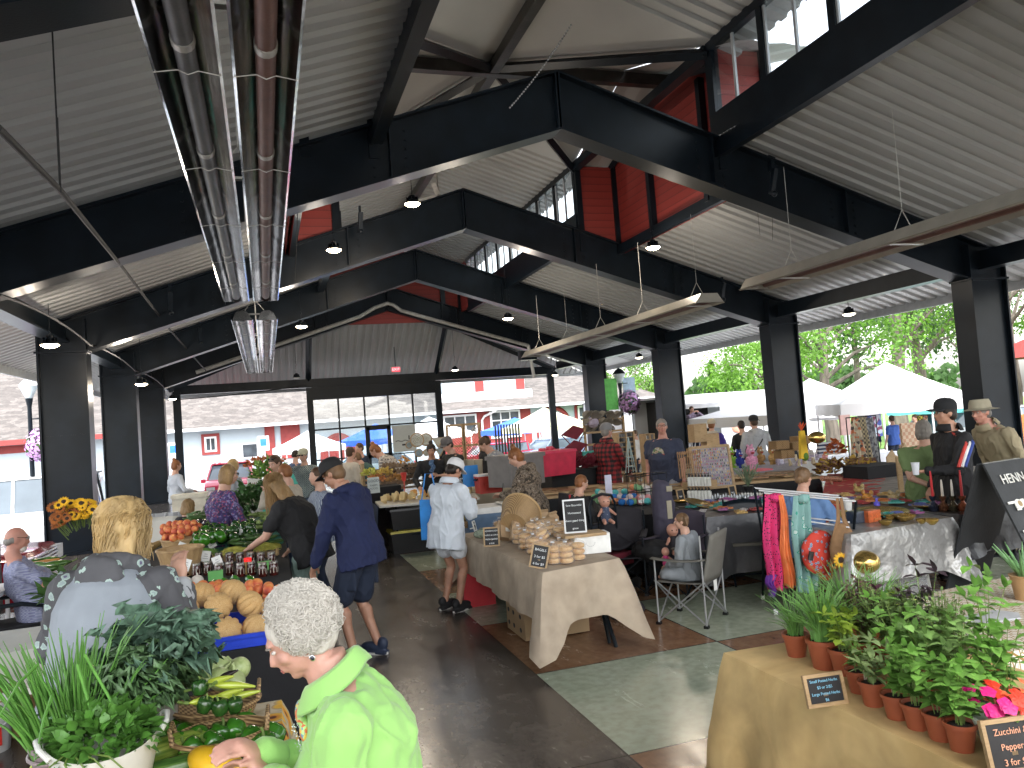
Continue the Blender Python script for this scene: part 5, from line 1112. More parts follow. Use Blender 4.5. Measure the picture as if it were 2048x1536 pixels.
def post(px,py,Y,lab,fc,baskpx,bz,ban=None,seed=1):
    p=at(px,py,Y=Y); g0=-.7; t=thing('street_lamp',lab,'street lamp',(p.x,p.y,g0)); h=p.z-g0; q=MB(); q.tube([(0,0,0),(0,0,.5),(0,0,h-.6),(0,0,h-.35)],[.12,.07,.055,.1],10); q.build('pole',steel,t)
    q=MB(); q.lathe([(.07,-.38),(.2,-.1),(.24,.0),(.001,.0)],16,c=(0,0,h)); q.build('lantern_glass',mat('lamp_glass',(.5,.58,.62),.1),t); q=MB(); q.lathe([(.25,.0),(.24,.03),(.14,.16),(.03,.22),(.001,.24)],16,c=(0,0,h)); q.build('lantern_cap',wtrim if baskpx<200 else steel,t)
    b=at(*baskpx if isinstance(baskpx,tuple) else (baskpx,bz),Y=Y); flowerball(t,(b.x-p.x,0,b.z-g0),.42,mat('petunia_'+lab[:4].strip(),fc,.7,var=.3,sc_=30),lfB,seed=seed); q=MB(); q.tube([(0,0,b.z-g0+.75),(b.x-p.x,0,b.z-g0+.75)],.02,5); q.tube([(b.x-p.x,0,b.z-g0+.75),(b.x-p.x,0,b.z-g0+.3)],.008,4); q.build('bracket_arm',steel,t)
    if ban:
        for s,m in ban: q=MB(); q.box((s*.38,0,h-.75 if h>3.6 else h-.9),(.5,.02,1.2)); q.build('banner',m,t,smooth=False)
post(57,772,25,'black street lamp with a lilac flower basket at the far left',(.55,.32,.62),84,890,seed=3)
post(1238,748,27,'black pole with green and blue banners and a bright pink flower basket',(.75,.08,.42),1258,805,[(-1,mat('ban_green',(.12,.5,.1),.6)),(1,mat('ban_blue',(.35,.5,.65),.6))],seed=4)
# accessible parking signs
for i,(px,lab) in enumerate([(527,'blue accessible parking sign on a post before the red door panel'),(346,'blue accessible parking sign beside the far left end post')]):
    p=at(px,890,Y=45); t=thing('parking_sign',lab,'sign',(p.x,p.y,-.7)); q=MB(); q.tube([(0,0,0),(0,0,2.6)],.03,6); q.build('post',galv,t); q=MB(); q.box((0,-.04,2.4),(.6,.02,.8)); q.build('panel',wtrim,t,smooth=False); q=MB(); q.box((0,-.055,2.45),(.34,.01,.4)); q.ell((0,-.06,2.45),(.1,.004,.1)); q.build('symbol',mat('sign_blue',(.02,.15,.6),.5),t)
# picnic furniture and orange panel outside, far right
p=at(2040,880,Y=12.5); q=MB(); q.box((0,0,.75),(1.8,.05,1.1)); tag(q.build('orange_panel',mat('orange_paint',(.65,.2,.05),.7),smooth=False,loc=(p.x+.7,p.y,0)),'flat orange stall panel at the far right edge behind the column','panel')
# ================= tables, stalls and goods =================
cream_t=mat('table_plastic',(.55,.53,.48),.5,0,.05); blackc=mat('cloth_stall_black',(.010,.010,.012),.9,0,.3,3,.3,30,bd=.01); wicker=pat('wicker','weave',[(.14,.075,.03),(.50,.33,.16)],26,.6,.9); wood=pat('pale_wood','wood',[(.30,.19,.09),(.46,.31,.16),(.38,.25,.12)],5,.6,.1,stretch=(1,6,6)); slatw=pat('basket_wood','wood',[(.36,.22,.10),(.55,.37,.18)],9,.6,.2,stretch=(1,1,.2))
plast=mat('clear_plastic',(.6,.6,.62),.15,0,.1,10,.4,25,alpha=.32,spec=.8)
def offset_in(pts,d):
    c=sum((V((p[0],p[1])) for p in pts),V((0,0)))/len(pts); return [tuple(c+(V((p[0],p[1]))-c)*(1-d/max(.2,(V((p[0],p[1]))-c).length))) for p in pts]
def table(pts,z,label,m=None,under=True,legm=None,group='folding tables under the stalls'):
    cx=sum(p[0] for p in pts)/len(pts); cy=sum(p[1] for p in pts)/len(pts); t=thing('folding_table',label,'table',(cx,cy,0),group=group)
    pl=[(x-cx,y-cy) for x,y in pts]; q=MB(); q.prism(pl,.035,M4((0,0,z-.045))); q.build('tabletop',m or cream_t,t,smooth=False)
    ins=offset_in(pl,.28)
    for x,y in ins:
        q=MB(); q.tube([(x,y,z-.05),(x,y,.25),(x*1.06,y*1.06,.0)],.016,7); q.build('leg',legm or steel,t)
    q=MB(); 
    a,b,c,d=[V((x,y,.28)) for x,y in ins[:4]]; q.tube([a,b],.012,6); q.tube([c,d],.012,6); q.build('stretcher',legm or steel,t); return t
def cloth(pts,z,drop,m,label,waves=9,amp=.022,corner=.35,flare=.10,seed=0,cat='tablecloth',hem=None,over=.006,group=None):
    cx=sum(p[0] for p in pts)/len(pts); cy=sum(p[1] for p in pts)/len(pts); P_=[V((x-cx,y-cy,0)) for x,y in pts]; n=len(P_)
    per=[];cor=[]; K=26; rn=random.Random(seed)
    for i in range(n):
        a,b=P_[i],P_[(i+1)%n]; L=(b-a).length; k=max(8,int(L/.045))
        for j in range(k):
            t=j/k; per.append(a.lerp(b,t)); dd=min(t,1-t)*L; cor.append(math.exp(-(dd/.11)**2))
    m_=len(per); nrm=[]
    for i in range(m_): 
        d=(per[(i+3)%m_]-per[i-3]); nn=V((d.y,-d.x,0)).normalized(); nrm.append(nn)
    vs=[];LV=9; s=0; ph=rn.uniform(0,6); S_=[]
    for i in range(m_): S_.append(s); s+=(per[(i+1)%m_]-per[i]).length
    for l in range(LV+1):
        t=l/LV
        for i in range(m_):
            w_=math.sin(S_[i]*waves*2+ph)+.6*math.sin(S_[i]*waves*4.7+ph*2+t*1.5)+1.3*noise.noise(V((S_[i]*4+t,seed,t*2)))+.6*(.3-abs(noise.noise(V((S_[i]*7-t*1.5,seed,t*3))))*2)
            out=over+.012*min(1,t*8)+flare*t*cor[i]*1.6+amp*t*(w_+1); dz=drop*t*(1+corner*cor[i])*(1+(.05*math.sin(S_[i]*2.1+ph))*t)
            if hem: dz=min(dz,drop*t*hem)
            if l==0: out=0
            vs.append((per[i].x+nrm[i].x*out,per[i].y+nrm[i].y*out,(z+.004 if l==0 else z+.0)-dz-(.004 if l else 0)))
    q=MB(); q.add(vs,[(l*m_+i,l*m_+(i+1)%m_,(l+1)*m_+(i+1)%m_,(l+1)*m_+i) for l in range(LV) for i in range(m_)])
    # top, slightly rumpled
    if n==4:
        G_=14
        def f(u,v): p=P_[0].lerp(P_[1],u).lerp(P_[3].lerp(P_[2],u),v); return (p.x,p.y,z+.004+(.004*noise.noise(V((p.x*5,p.y*5,seed))) if 0<u<1 and 0<v<1 else 0))
        q.grid(f,G_,G_*2)
    else: q.add([(p.x,p.y,z+.004) for p in P_],[tuple(range(n))])
    o=q.build('tablecloth',m,ang=70,loc=(cx,cy,0)); tag(o,label,cat,group); return o
def pts4(c): return [tuple(at(x,y,z=.77).to_2d()) for x,y in c]
def sign(loc,w,h,label,txt,rz=0,tilt=-12,fm=None,tc=(.75,.78,.8),ts=.02,back=True,cat='price sign',rl=0):
    t=thing('chalk_sign',label,cat,loc,rot=(R(tilt),R(rl),rz)); fm=fm or wood; q=MB(); b=.014 if w<.3 else .025
    for a in((-w/2,0,-w/2+b,h),(w/2-b,0,w/2,h)): q.bbox((a[0],-.006,a[1]),(a[2],.010,a[3]))
    q.bbox((-w/2+b,-.006,0),(w/2-b,.010,b)); q.bbox((-w/2+b,-.006,h-b),(w/2-b,.010,h)); q.build('frame',fm,t,smooth=False)
    q=MB(); q.bbox((-w/2+b,.0,b),(w/2-b,.006,h-b)); q.build('chalkboard',mat('chalkboard',(.018,.018,.02),.7,0,.4,6),t,smooth=False)
    cm=mat('chalk_%d%d'%(int(tc[0]*99),int(tc[2]*99)),tc,.9); L=txt.split('\n')
    for i,l in enumerate(L): text(l,ts,cm,t,(0,-.002,h-b-(h-2*b)*(i+.6)/len(L)),(R(90),0,0),ext=.0006)
    if back: q=MB(); q.box((0,.03,h*.35),(.02,.06,.012)); q.build('stand',fm,t,smooth=False)
    return t
# ---------- produce kinds
def K1(name,fn,m,ang=60,disp=None):
    def mk():
        q=MB(); fn(q); return q.build(name,m,ang=ang)
    return Kind(mk)
melm=N('cantaloupe_rind'); _t=melm.n('TexVoronoi',feature='DISTANCE_TO_EDGE'); _t.inputs['Scale'].default_value=95; melm.l(melm.co((1,1,1)),_t); melm.base(melm.l(_t,melm.ramp([(.0,(.62,.43,.21)),(.12,(.54,.32,.12))]))); melm.bump(_t,.4,.002); melm.b.inputs['Roughness'].default_value=.75; melm=melm.m
def rib(nn,d): return lambda a,z: 1-d*(abs(math.cos(a*nn/2))**7)
melon=K1('cantaloupe',lambda q:(q.ell((0,0,0),(.085,.085,.078),n=60,k=18,wob=rib(10,.11)),q.ell((0,0,.074),.007)),melm)
def _stem(o,m,pts,r): q=MB(); q.tube(pts,r,6); q.build('stem',m,o)
stemg=mat('stem_green',(.13,.20,.04),.6)
def pep_make(name,m,lob=4,sc_=1,el=1.):
    def mk():
        q=MB(); pr=[(.001,-.040),(.018,-.046),(.032,-.040),(.042,-.015),(.045,.012),(.040,.034),(.022,.044),(.010,.036),(.001,.034)]
        q.lathe([(r_*sc_,z*sc_*el) for r_,z in pr],28,wob=lambda a,z: 1+.10*abs(math.cos(a*lob/2))-.05); o=q.build(name,m,ang=80); _stem(o,stemg,[(0,0,.034*sc_*el),(.004,0,.05*sc_*el),(.014,.004,.062*sc_*el)],[.007,.005,.006]); return o
    return Kind(mk)
pgreen=mat('pepper_green',(.035,.15,.012),.14,0,.45,12,.05,30,coat=.4); pdark=mat('pepper_dark',(.02,.07,.012),.16,0,.4,12,coat=.3); pyel=mat('pepper_yellowgreen',(.42,.50,.06),.2,0,.2,8,coat=.3); pblack=mat('pepper_black',(.012,.008,.008),.08,0,.2,coat=.6)
bell=pep_make('bell_pepper',pgreen); belld=pep_make('bell_pepper',pdark)
def longk(name,m,L,r,bend=.2,stem=True,taper=True):
    def mk():
        q=MB(); n=9; pts=[(L*(i/(n-1)-.5),bend*L*math.sin(PI*i/(n-1)),0) for i in range(n)]; rs=[r*max(.12,(1-abs(2*i/(n-1)-1)**3)) if not taper else r*max(.08,math.sin(PI*min(1,.18+.82*(1-i/(n-1))))**.6*(1-.72*(i/(n-1))**1.6)) for i in range(n)]
        q.tube(pts,rs,12); o=q.build(name,m,ang=80)
        if stem: _stem(o,stemg,[pts[0],(pts[0][0]-.02,pts[0][1]-.004,.004),(pts[0][0]-.04,pts[0][1]-.02,.012)],[.008,.005,.006])
        return o
    return Kind(mk)
zucm=pat('zucchini','wood',[(.018,.055,.012),(.05,.12,.022),(.10,.20,.035)],7,.22,.05,stretch=(.6,6,6)); zucl=pat('zucchini_light','wood',[(.06,.14,.02),(.22,.32,.05),(.42,.48,.10)],5,.22,.05,stretch=(.4,5,5))
zuc=longk('zucchini',zucm,.34,.038,.04,taper=False); zucb=longk('zucchini',zucl,.46,.060,.03,taper=False); squash=longk('yellow_squash',mat('squash_yellow',(.70,.42,.02),.3,0,.12,8),.36,.062,-.05,taper=False); ban=longk('banana_pepper',pyel,.16,.021,.10); banb=longk('black_pepper',pblack,.10,.018,.08); cuc=longk('cucumber',mat('cucumber',(.05,.12,.025),.4,0,.4,20,.3,60),.17,.02,.08,False,False); eggp=longk('eggplant',mat('eggplant',(.012,.006,.018),.1,0,.2,coat=.6),.18,.045,.05); corn=longk('corn_ear',pat('corn_husk','wood',[(.14,.24,.05),(.26,.36,.10),(.36,.42,.17)],9,.6,.3,stretch=(.5,8,8)),.26,.030,.05)
peachm=N('peach_skin'); _t=peachm.l(peachm.co((1,1,1)),peachm.n('TexNoise',i2=13.,i3=2.)); peachm.base(peachm.l(_t,peachm.ramp([(.35,(.75,.32,.09)),(.52,(.62,.13,.05)),(.7,(.35,.04,.03))]))); peachm.b.inputs['Roughness'].default_value=.6; peachm=peachm.m
peach=K1('peach',lambda q:q.ell((0,0,0),(.038,.038,.036),n=18,k=12,wob=lambda a,z:1-.06*(abs(math.cos(a/2))**20)),peachm)
kohl=K1('round_squash',lambda q:(q.ell((0,0,0),(.058,.058,.052),n=40,k=14,wob=rib(16,.03)),q.tube([(0,0,.048),(.003,0,.066),(.012,0,.08)],[.012,.008,.009],6)),pat('round_squash','wood',[(.30,.40,.13),(.45,.53,.24),(.36,.46,.17)],16,.35,.05))
bnut=K1('butternut_squash',lambda q:q.lathe([(.001,-.07),(.04,-.065),(.058,-.03),(.05,.01),(.034,.045),(.032,.10),(.02,.125),(.008,.13),(.007,.15)],18),mat('butternut',(.50,.34,.14),.5,0,.08,8))
def jar_make():
    t=bpy.data.objects.new('jam_jar',None); sc.collection.objects.link(t)
    q=MB(); q.lathe([(.034,0),(.038,.006),(.038,.085),(.031,.10)],16); q.build('jam',mat('jam_dark',(.05,.008,.006),.08,0,.4,20,coat=.6),t); q=MB(); q.lathe([(.036,.10),(.036,.118),(.001,.118)],16); q.build('lid',mat('jar_lid',(.6,.58,.55),.2,.8),t)
    q=MB(); q.lathe([(.0386,.025),(.0386,.07)],8); q.v=[v for v in q.v]; q.build('jar_label',mat('jar_label',(.5,.52,.45),.6),t); return t
jar=Kind(jar_make)
def scatter(kind,rect,n,z,label,cat,group,seed=0,layers=1,dz=.05,tilt=1.,sc_=1,shrink=.2,grid=True):
    rn=random.Random(seed); x0,y0,x1,y1=rect; out=[]
    cols=max(1,int(math.sqrt(n/layers*abs((x1-x0)/max(1,(y1-y0)))*.8))); rows=max(1,math.ceil(n/layers/cols)); k=0
    for L in range(layers):
        for i in range(n//layers):
            cx_=(i%cols+.5)/cols; cy_=(i//cols+.5)/rows; f=1-shrink*L; u=.5+(cx_-.5)*f+rn.uniform(-.2,.2)/cols; v=.5+(cy_-.5)*f+rn.uniform(-.2,.2)/rows
            p=at(x0+(x1-x0)*u,y0+(y1-y0)*v,z=z); p.z+=dz*L+rn.uniform(-.008,.008)
            out.append(kind.put(p,label,cat,group,rot=(rn.uniform(-tilt,tilt),rn.uniform(-tilt,tilt),rn.uniform(0,6.28)),sc_=sc_*rn.uniform(.88,1.12)))
    return out
def basket(loc,r0,r1,h,label,m=None,handle=False,rz=0,oval=1,slat=False,cat='basket'):
    t=thing('basket',label,cat,loc,rz); m=m or wicker; q=MB(); n=36
    q.lathe([(r0*.98,0),(r0,.0),(r1,h),(r1*.97,h),(r0*.93,.012),(.001,.012)],n,sx=oval,wob=(lambda a,z:1+.02*(1 if int(a*n/2/PI)%2 else -1)) if slat else None); q.build('body',m,t,ang=20 if slat else 60)
    q=MB(); q.tube([(r1*oval*math.cos(a),r1*math.sin(a),h) for a in [2*PI*i/24 for i in range(25)]],.009 if not slat else .012,6,cap=False); q.build('rim',m,t)
    if slat: q=MB(); rm=(r0+r1)/2; q.lathe([(rm+.006,h*.45),(rm+.009,h*.55)],n,sx=oval); q.build('band',wood,t)
    if handle:
        for s in(-1,1): q=MB(); q.tube([(s*r1*oval*.95,-.06,h),(s*r1*oval,-.04,h+.05),(s*r1*oval,.04,h+.05),(s*r1*oval*.95,.06,h)],.008,6); q.build('handle',m,t)
    return t
def crate(loc,w,d,h,label,m,rz=0,cat='crate'):
    t=thing('produce_crate',label,cat,loc,rz); q=MB()
    for i in range(3):
        z0=h*i/3+.01; z1=h*(i+1)/3-.012
        q.bbox((-w/2,-d/2,z0),(w/2,-d/2+.012,z1)); q.bbox((-w/2,d/2-.012,z0),(w/2,d/2,z1)); q.bbox((-w/2,-d/2+.013,z0),(-w/2+.012,d/2-.013,z1)); q.bbox((w/2-.012,-d/2+.013,z0),(w/2,d/2-.013,z1))
    for a in(-1,1):
        for b in(-1,1): q.box((a*(w/2-.022),b*(d/2-.022),h/2),(.018,.018,h))
    q.build('side',m,t,smooth=False); q=MB(); q.bbox((-w/2+.013,-d/2+.013,.0),(w/2-.013,d/2-.013,.009)); q.build('base',m,t,smooth=False); return t
def heap(name,c,r,n,leafl,leafw,m,label,cat,seed=1,up=.5,curl=.3,h=1.,kind=None,loc=None,stems=0,group=None):
    """a bunch of real leaves"""
    rn=random.Random(seed); q=MB()
    for i in range(n):
        a=rn.uniform(0,2*PI); zz=rn.uniform(-.2,1); rr=math.sqrt(max(0,1-zz*zz)); R_=rn.uniform(.55,1.); p=V((r[0]*rr*math.cos(a)*R_,r[1]*rr*math.sin(a)*R_,r[2]*zz*R_)); d=(V((p.x/r[0],p.y/r[1],p.z/r[2]+up))+V((rn.uniform(-.5,.5),rn.uniform(-.5,.5),rn.uniform(-.5,.5)))).normalized()
        q.leaf(p,d,V((rn.uniform(-1,1),rn.uniform(-1,1),1)),leafl*rn.uniform(.6,1.2),leafw*rn.uniform(.7,1.2),curl*rn.uniform(.2,1.8))
    o=q.build(name,m,loc=c,ang=80); tag(o,label,cat,group,kind); return o
lf=lambda n,c,**k: mat('leafm_'+n,c,.5,0,.5,k.pop('sc_',18),.3,70,bd=.004,**k)
# ---------- near produce table
T1=[(-.80,1.95),(-.02,1.95),(.0,3.52),(-.80,3.55)]
table(T1,.88,'folding table under the sunflower cloth in the near left corner')
sun=N('sunflower_print'); _v=sun.n('TexVoronoi',feature='F1'); _v.inputs['Scale'].default_value=11; _v.inputs['Randomness'].default_value=.75; sun.l(sun.co((1,1,.7)),_v); sun.base(sun.l(_v,sun.ramp([(0,(.035,.008,.006)),(.24,(.12,.03,.01)),(.27,(.62,.22,.02)),(.48,(.75,.45,.05)),(.56,(.42,.30,.16)),(.62,(.58,.50,.36)),(.9,(.30,.24,.14))],'LINEAR'))); sun.b.inputs['Roughness'].default_value=.85; sun=sun.m
cloth(T1,.883,.35,sun,'tablecloth printed with sunflowers in the near left corner',seed=4)
# white flexible tub with basil
p=at(208,1452,Y=2.85); t=thing('plastic_tub','white flexible tub full of basil on the sunflower cloth','tub',(p.x,p.y,.888),R(12),sc_=.80); q=MB(); tubm=mat('tub_white',(.62,.62,.58),.35,0,.03,3)
pr=[(.14,0),(.15,.005),(.205,.21),(.202,.21),(.146,.012),(.001,.01)]; q.lathe(pr,44,wob=lambda a,z: 1+.05*math.cos(2*a)*z*5); 
q.v=[(x,y,z+(.045*abs(x/.2)**3 if z>.15 else 0)) for x,y,z in q.v]; q.build('body',tubm,t)
for s in(-1,1): q=MB(); q.tube([(s*.19,-.09,.225),(s*.225,-.06,.265),(s*.235,0,.28),(s*.225,.06,.265),(s*.19,.09,.225)],.011,8); q.build('handle',tubm,t)
heap('basil',(p.x,p.y,1.06),(.16,.13,.11),560,.05,.032,lf('basil',(.075,.20,.03)),'bunch of fresh basil spilling over the white tub','herb',3,.7,.5)
q=MB()
for i in range(5): a=U(-2.8,-1.4); q.tube([(p.x-.08,p.y-.08,1.08),(p.x-.12+.04*i,p.y-.16,1.07),(p.x-.1+.05*i,p.y-.18,1.01)],.003,5)
tag(q.build('basil_sprigs',stemg),'basil stems trailing over the rim of the white tub','herb')
# green onions in a grey bucket
p=at(140,1400,Y=3.15); zb=.70; q=MB(); q.box((0,0,.35),(.3,.3,.70)); tag(q.build('storage_tote',blackc,smooth=False,loc=(p.x,p.y,0)),'black box under the bucket of green onions','box')
t=thing('bucket','grey mauve bucket holding green onions','bucket',(p.x,p.y,zb),sc_=.85); q=MB(); q.lathe([(.115,0),(.15,.34),(.158,.34),(.158,.36),(.148,.36),(.112,.01),(.001,.01)],28); q.build('body',mat('bucket_mauve',(.20,.155,.16),.4,0,.08),t); q=MB(); q.tube([(.158*math.cos(a),.158*math.sin(a),.31) for a in [2*PI*i/28 for i in range(29)]],.007,6,cap=False); q.build('rim',mat('bucket_mauve2',(.28,.22,.23),.4),t)
def onions(c,rad,n,h,lab,seed,lean=(0,0),rl=.05):
    rn=random.Random(seed); q=MB()
    for i in range(n):
        a=rn.uniform(0,2*PI); r_=rad*math.sqrt(rn.random()); b=V((r_*math.cos(a),r_*math.sin(a),0)); hh=h*rn.uniform(.6,1.08); o=V((lean[0]+math.cos(a)*rn.uniform(.0,.32)*hh,lean[1]+math.sin(a)*rn.uniform(0,.32)*hh,0)); pts=[b]
        for k in range(1,7): t_=k/6; pts.append(b*(1+.25*t_)+o*t_**1.9+V((0,0,hh*(t_-.10*t_**3*rn.random()))))
        q.tube(pts,[.0055,.0055,.005,.0048,.004,.003,.0012],5)
    o=q.build('green_onions',mat('onion_'+str(seed),(.10,.26,.045),.4,0,.35,10,0),loc=c); tag(o,lab,'vegetable bunch',None); 
    q=MB(); q.tube([(rad*1.12*math.cos(a),rad*1.12*math.sin(a),.22) for a in [2*PI*i/20 for i in range(21)]],.004,5,cap=False); q.build('rubber_band',mat('band',(.25,.45,.25),.5),o)
onions((p.x-.065,p.y-.04,zb+.18),.036,60,.48,'left banded bunch of green onions',11,(-.10,0)); onions((p.x+.03,p.y-.05,zb+.18),.036,60,.45,'middle banded bunch of green onions',12,(0,-.02)); onions((p.x+.02,p.y+.06,zb+.18),.06,80,.50,'loose tall green onions at the back of the bucket',13,(.05,.05)); onions((p.x+.12,p.y+.0,zb+.20),.045,34,.36,'green onions leaning right toward the kale',14,(.12,0))
q=MB()
for a,b in(((70,1520),(105,1390)),((265,1500),(170,1310)),((205,1520),(155,1330)),((0,1430),(75,1330))):
    s_=at(a[0],a[1],Y=2.75); e_=at(b[0],b[1],Y=2.95); q.tube([e_,e_.lerp(s_,.5)+V((0,0,.02)),s_],[.006,.005,.002],5)
tag(q.build('onion_leaves',mat('onion_11',(.10,.26,.045))),'bent green onion leaves hanging down in front of the bucket','leaves')
# kale in a clear bucket
p=at(298,1400,Y=3.28); t=thing('bucket','clear plastic bucket of kale behind the white tub','bucket',(p.x,p.y,.888),sc_=.9); q=MB(); q.lathe([(.10,0),(.125,.24),(.13,.25),(.122,.25),(.098,.008),(.001,.008)],28); q.build('body',mat('bucket_clear',(.35,.33,.31),.15,0,.1,3,.1,8,coat=.5),t)
kale=lf('kale',(.10,.19,.075),sc_=40); kale2=lf('kale_blue',(.11,.20,.135),sc_=30)
def kalebunch(c,r,n,seed,lab,m,L=.13,W=.10,frill=True):
    rn=random.Random(seed); q=MB()
    for i in range(n):
        a=rn.uniform(0,2*PI); zz=rn.uniform(-.35,1); rr=math.sqrt(1-zz*zz); nrm=V((rr*math.cos(a),rr*math.sin(a),zz)); p0=V((nrm.x*r[0],nrm.y*r[1],nrm.z*r[2]))*rn.uniform(.55,.8); d=(nrm+V((0,0,.35))+V((rn.uniform(-.3,.3),rn.uniform(-.3,.3),0))).normalized(); sd=d.cross(V((rn.uniform(-.3,.3),rn.uniform(-.3,.3),1))).normalized(); up3=sd.cross(d); l=L*rn.uniform(.8,1.25); w=W*rn.uniform(.8,1.2); nu,nv=12,10; ph=rn.uniform(0,6)
        def f(u,v):
            e=(u*2-1); prof=math.sin(PI*min(1,.12+.9*v))**.6; x=e*w*.5*prof; fr=(abs(e)**2)*.030*math.sin(v*24+ph+e*3)*min(1,w/.09)+ (v**3)*.020*math.sin(e*15+ph); return p0+d*(l*v-.12*l*v*v)+sd*(x+.4*fr)+up3*(.35*w*abs(e)**1.5*.3+fr-.25*l*v*v)
        q.grid(f,nu,nv)
    return tag(q.build('kale_bunch',m,loc=c,ang=180),lab,'vegetable bunch')
kalebunch((p.x-.03,p.y-.03,1.09),(.175,.14,.11),110,21,'curly kale bunch in the front of the bucket',kale,.11,.085); kalebunch((p.x+.0,p.y+.04,1.18),(.17,.12,.11),26,22,'smooth blue green kale leaves at the top of the bucket',kale2,.16,.11); kalebunch((p.x+.17,p.y+.0,1.19),(.12,.10,.09),18,23,'broad collard leaves leaning right from the bucket',kale2,.15,.125)
# baskets of round squash and hot peppers
p=at(432,1392,Y=3.30); basket((p.x,p.y,.888),.10,.14,.10,'wicker basket of pale round squash','' and None or wicker,True,oval=1.15)
for px,py,zz in((390,1340,.99),(437,1335,1.02),(477,1338,1.01),(400,1362,.96),(440,1358,.98),(465,1362,.96),(415,1345,1.03)): q_=at(px,py,Y=p.y-.0+ (1365-py)*.003); q_.z=max(q_.z,.94); kohl.put(q_,'pale green ribbed round squash in the wicker basket','squash','round squash in the wicker basket',rot=(U(-.8,.8),U(-.8,.8),U(0,6)),sc_=.85)
p=at(440,1425,Y=3.02); basket((p.x,p.y,.888),.085,.13,.08,'lower wicker basket of mixed hot peppers',None,True,oval=1.25)
for i,(px,py,k_) in enumerate([(430,1365,ban),(470,1372,ban),(450,1392,ban),(420,1400,ban),(480,1395,ban),(435,1402,banb),(455,1352,banb),(410,1410,belld),(400,1375,belld),(470,1410,belld),(440,1415,belld)]):
    q_=at(px,py,Y=3.02+(1400-py)*.002); o=k_.put(q_,{ban:'long yellow green pepper in the lower wicker basket',banb:'small shiny black pepper in the lower wicker basket',belld:'dark green pepper in the lower wicker basket'}[k_],'pepper',{ban:'yellow peppers in the basket',banb:'black peppers in the basket',belld:'dark peppers in the basket'}[k_],rot=(U(-.3,.3),U(-.3,.3),U(-.5,.6)+ (0 if k_!=belld else 2)),sc_=.9 if k_!=belld else .62)
for px,py in((335,1500),(360,1492),(385,1500),(545,1470),(528,1490),(318,1478),(372,1470),(345,1462),(415,1455),(463,1432),(440,1470),(470,1462),(425,1488),(395,1478),(490,1450),(505,1478),(300,1490)): q_=at(px,py,z=.93); bell.put(q_,'glossy green bell pepper lying on the sunflower cloth','bell pepper','green bell peppers loose on the sunflower cloth',rot=(U(-1.2,1.2),U(-1.2,1.2),U(0,6)),sc_=.95)
zucb.put(at(330,1505,z=.93),'largest pale striped zucchini on the near table','zucchini',rot=(0,0,R(28)),sc_=.85); zuc.put(at(300,1492,z=.92),'slim dark zucchini behind the largest one','zucchini',rot=(0,0,R(24)),sc_=.85)
zuc.put(at(470,1505,z=.92),'dark zucchini right of the yellow squash','zucchini',rot=(0,0,R(-30))); zuc.put(at(345,1540,z=.92),'dark zucchini at the very front edge of the table','zucchini',rot=(0,0,R(12)))
squash.put(at(437,1525,z=.95),'big yellow squash lying at the front of the near table','yellow squash',rot=(0,0,R(-52)),sc_=.85)
for px,py,r_ in((85,1528,1.2),(108,1515,1.3),(145,1522,1.1),(125,1535,1.4),(150,1500,1.5)): ban.put(at(px,py,z=.91),'light green banana pepper at the lower left corner','pepper','banana peppers at the lower left corner',rot=(.1,-.5,r_),sc_=1.1)
cardy=mat('card_yellow',(.75,.68,.25),.7); cardw=mat('card_white',(.75,.75,.73),.7)
def card(px,py,z,lab,m=None,w=.05,h=.07,rz=0,tilt=-.25,roll=0):
    q=MB(); q.box((0,0,h/2+.03),(w,.0015,h)); q.box((0,.002,.02),(.006,.002,.06)); o=q.build('price_card',m or cardw,smooth=False,loc=at(px,py,z=z)); o.rotation_euler=(tilt,roll,rz); tag(o,lab,'price card'); q=MB()
    for i in range(3): q.box((0,-.002,h*.3+.03+i*h*.2),(w*.6-.01*i,.0008,.003))
    q.build('writing',ink,o,smooth=False); return o
card(72,1525,.90,'yellow price card in the lower left corner',cardy); card(165,1530,.90,'yellow price card left of the white tub base',cardy,roll=.2)
# things on the floor left
p=at(30,1462,z=0); basket((p.x,p.y,0),.17,.23,.28,'slatted bushel basket standing on the floor at the left edge',slatw,slat=True)
p=at(-20,1502,z=0); t=thing('bucket','white handled plastic bucket at the left edge below the bushel basket','bucket',(p.x,p.y,0)); q=MB(); q.lathe([(.12,0),(.15,.32),(.156,.32),(.156,.34),(.146,.34),(.115,.01),(.001,.01)],24); q.build('body',mat('bucket_white',(.65,.65,.65),.4),t); q=MB(); q.tube([(.155,0,.3),(.13,-.11,.2),(0,-.17,.14),(-.13,-.11,.2),(-.155,0,.3)],.004,5); q.build('handle',wtrim,t); q=MB(); q.box((.08,-.115,.12),(.05,.02,.12),(0,0,.5)); q.build('label_patch',mat('label_red',(.6,.03,.02),.5),t,smooth=False)
q=MB(); q.box((0,0,.2),(.55,.4,.38),tap=1.06); q.box((0,0,.41),(.62,.46,.04)); tag(q.build('storage_bin',plast,smooth=False,loc=at(40,1320,z=0)),'clear lidded plastic storage bin on the floor at the left edge','storage bin')
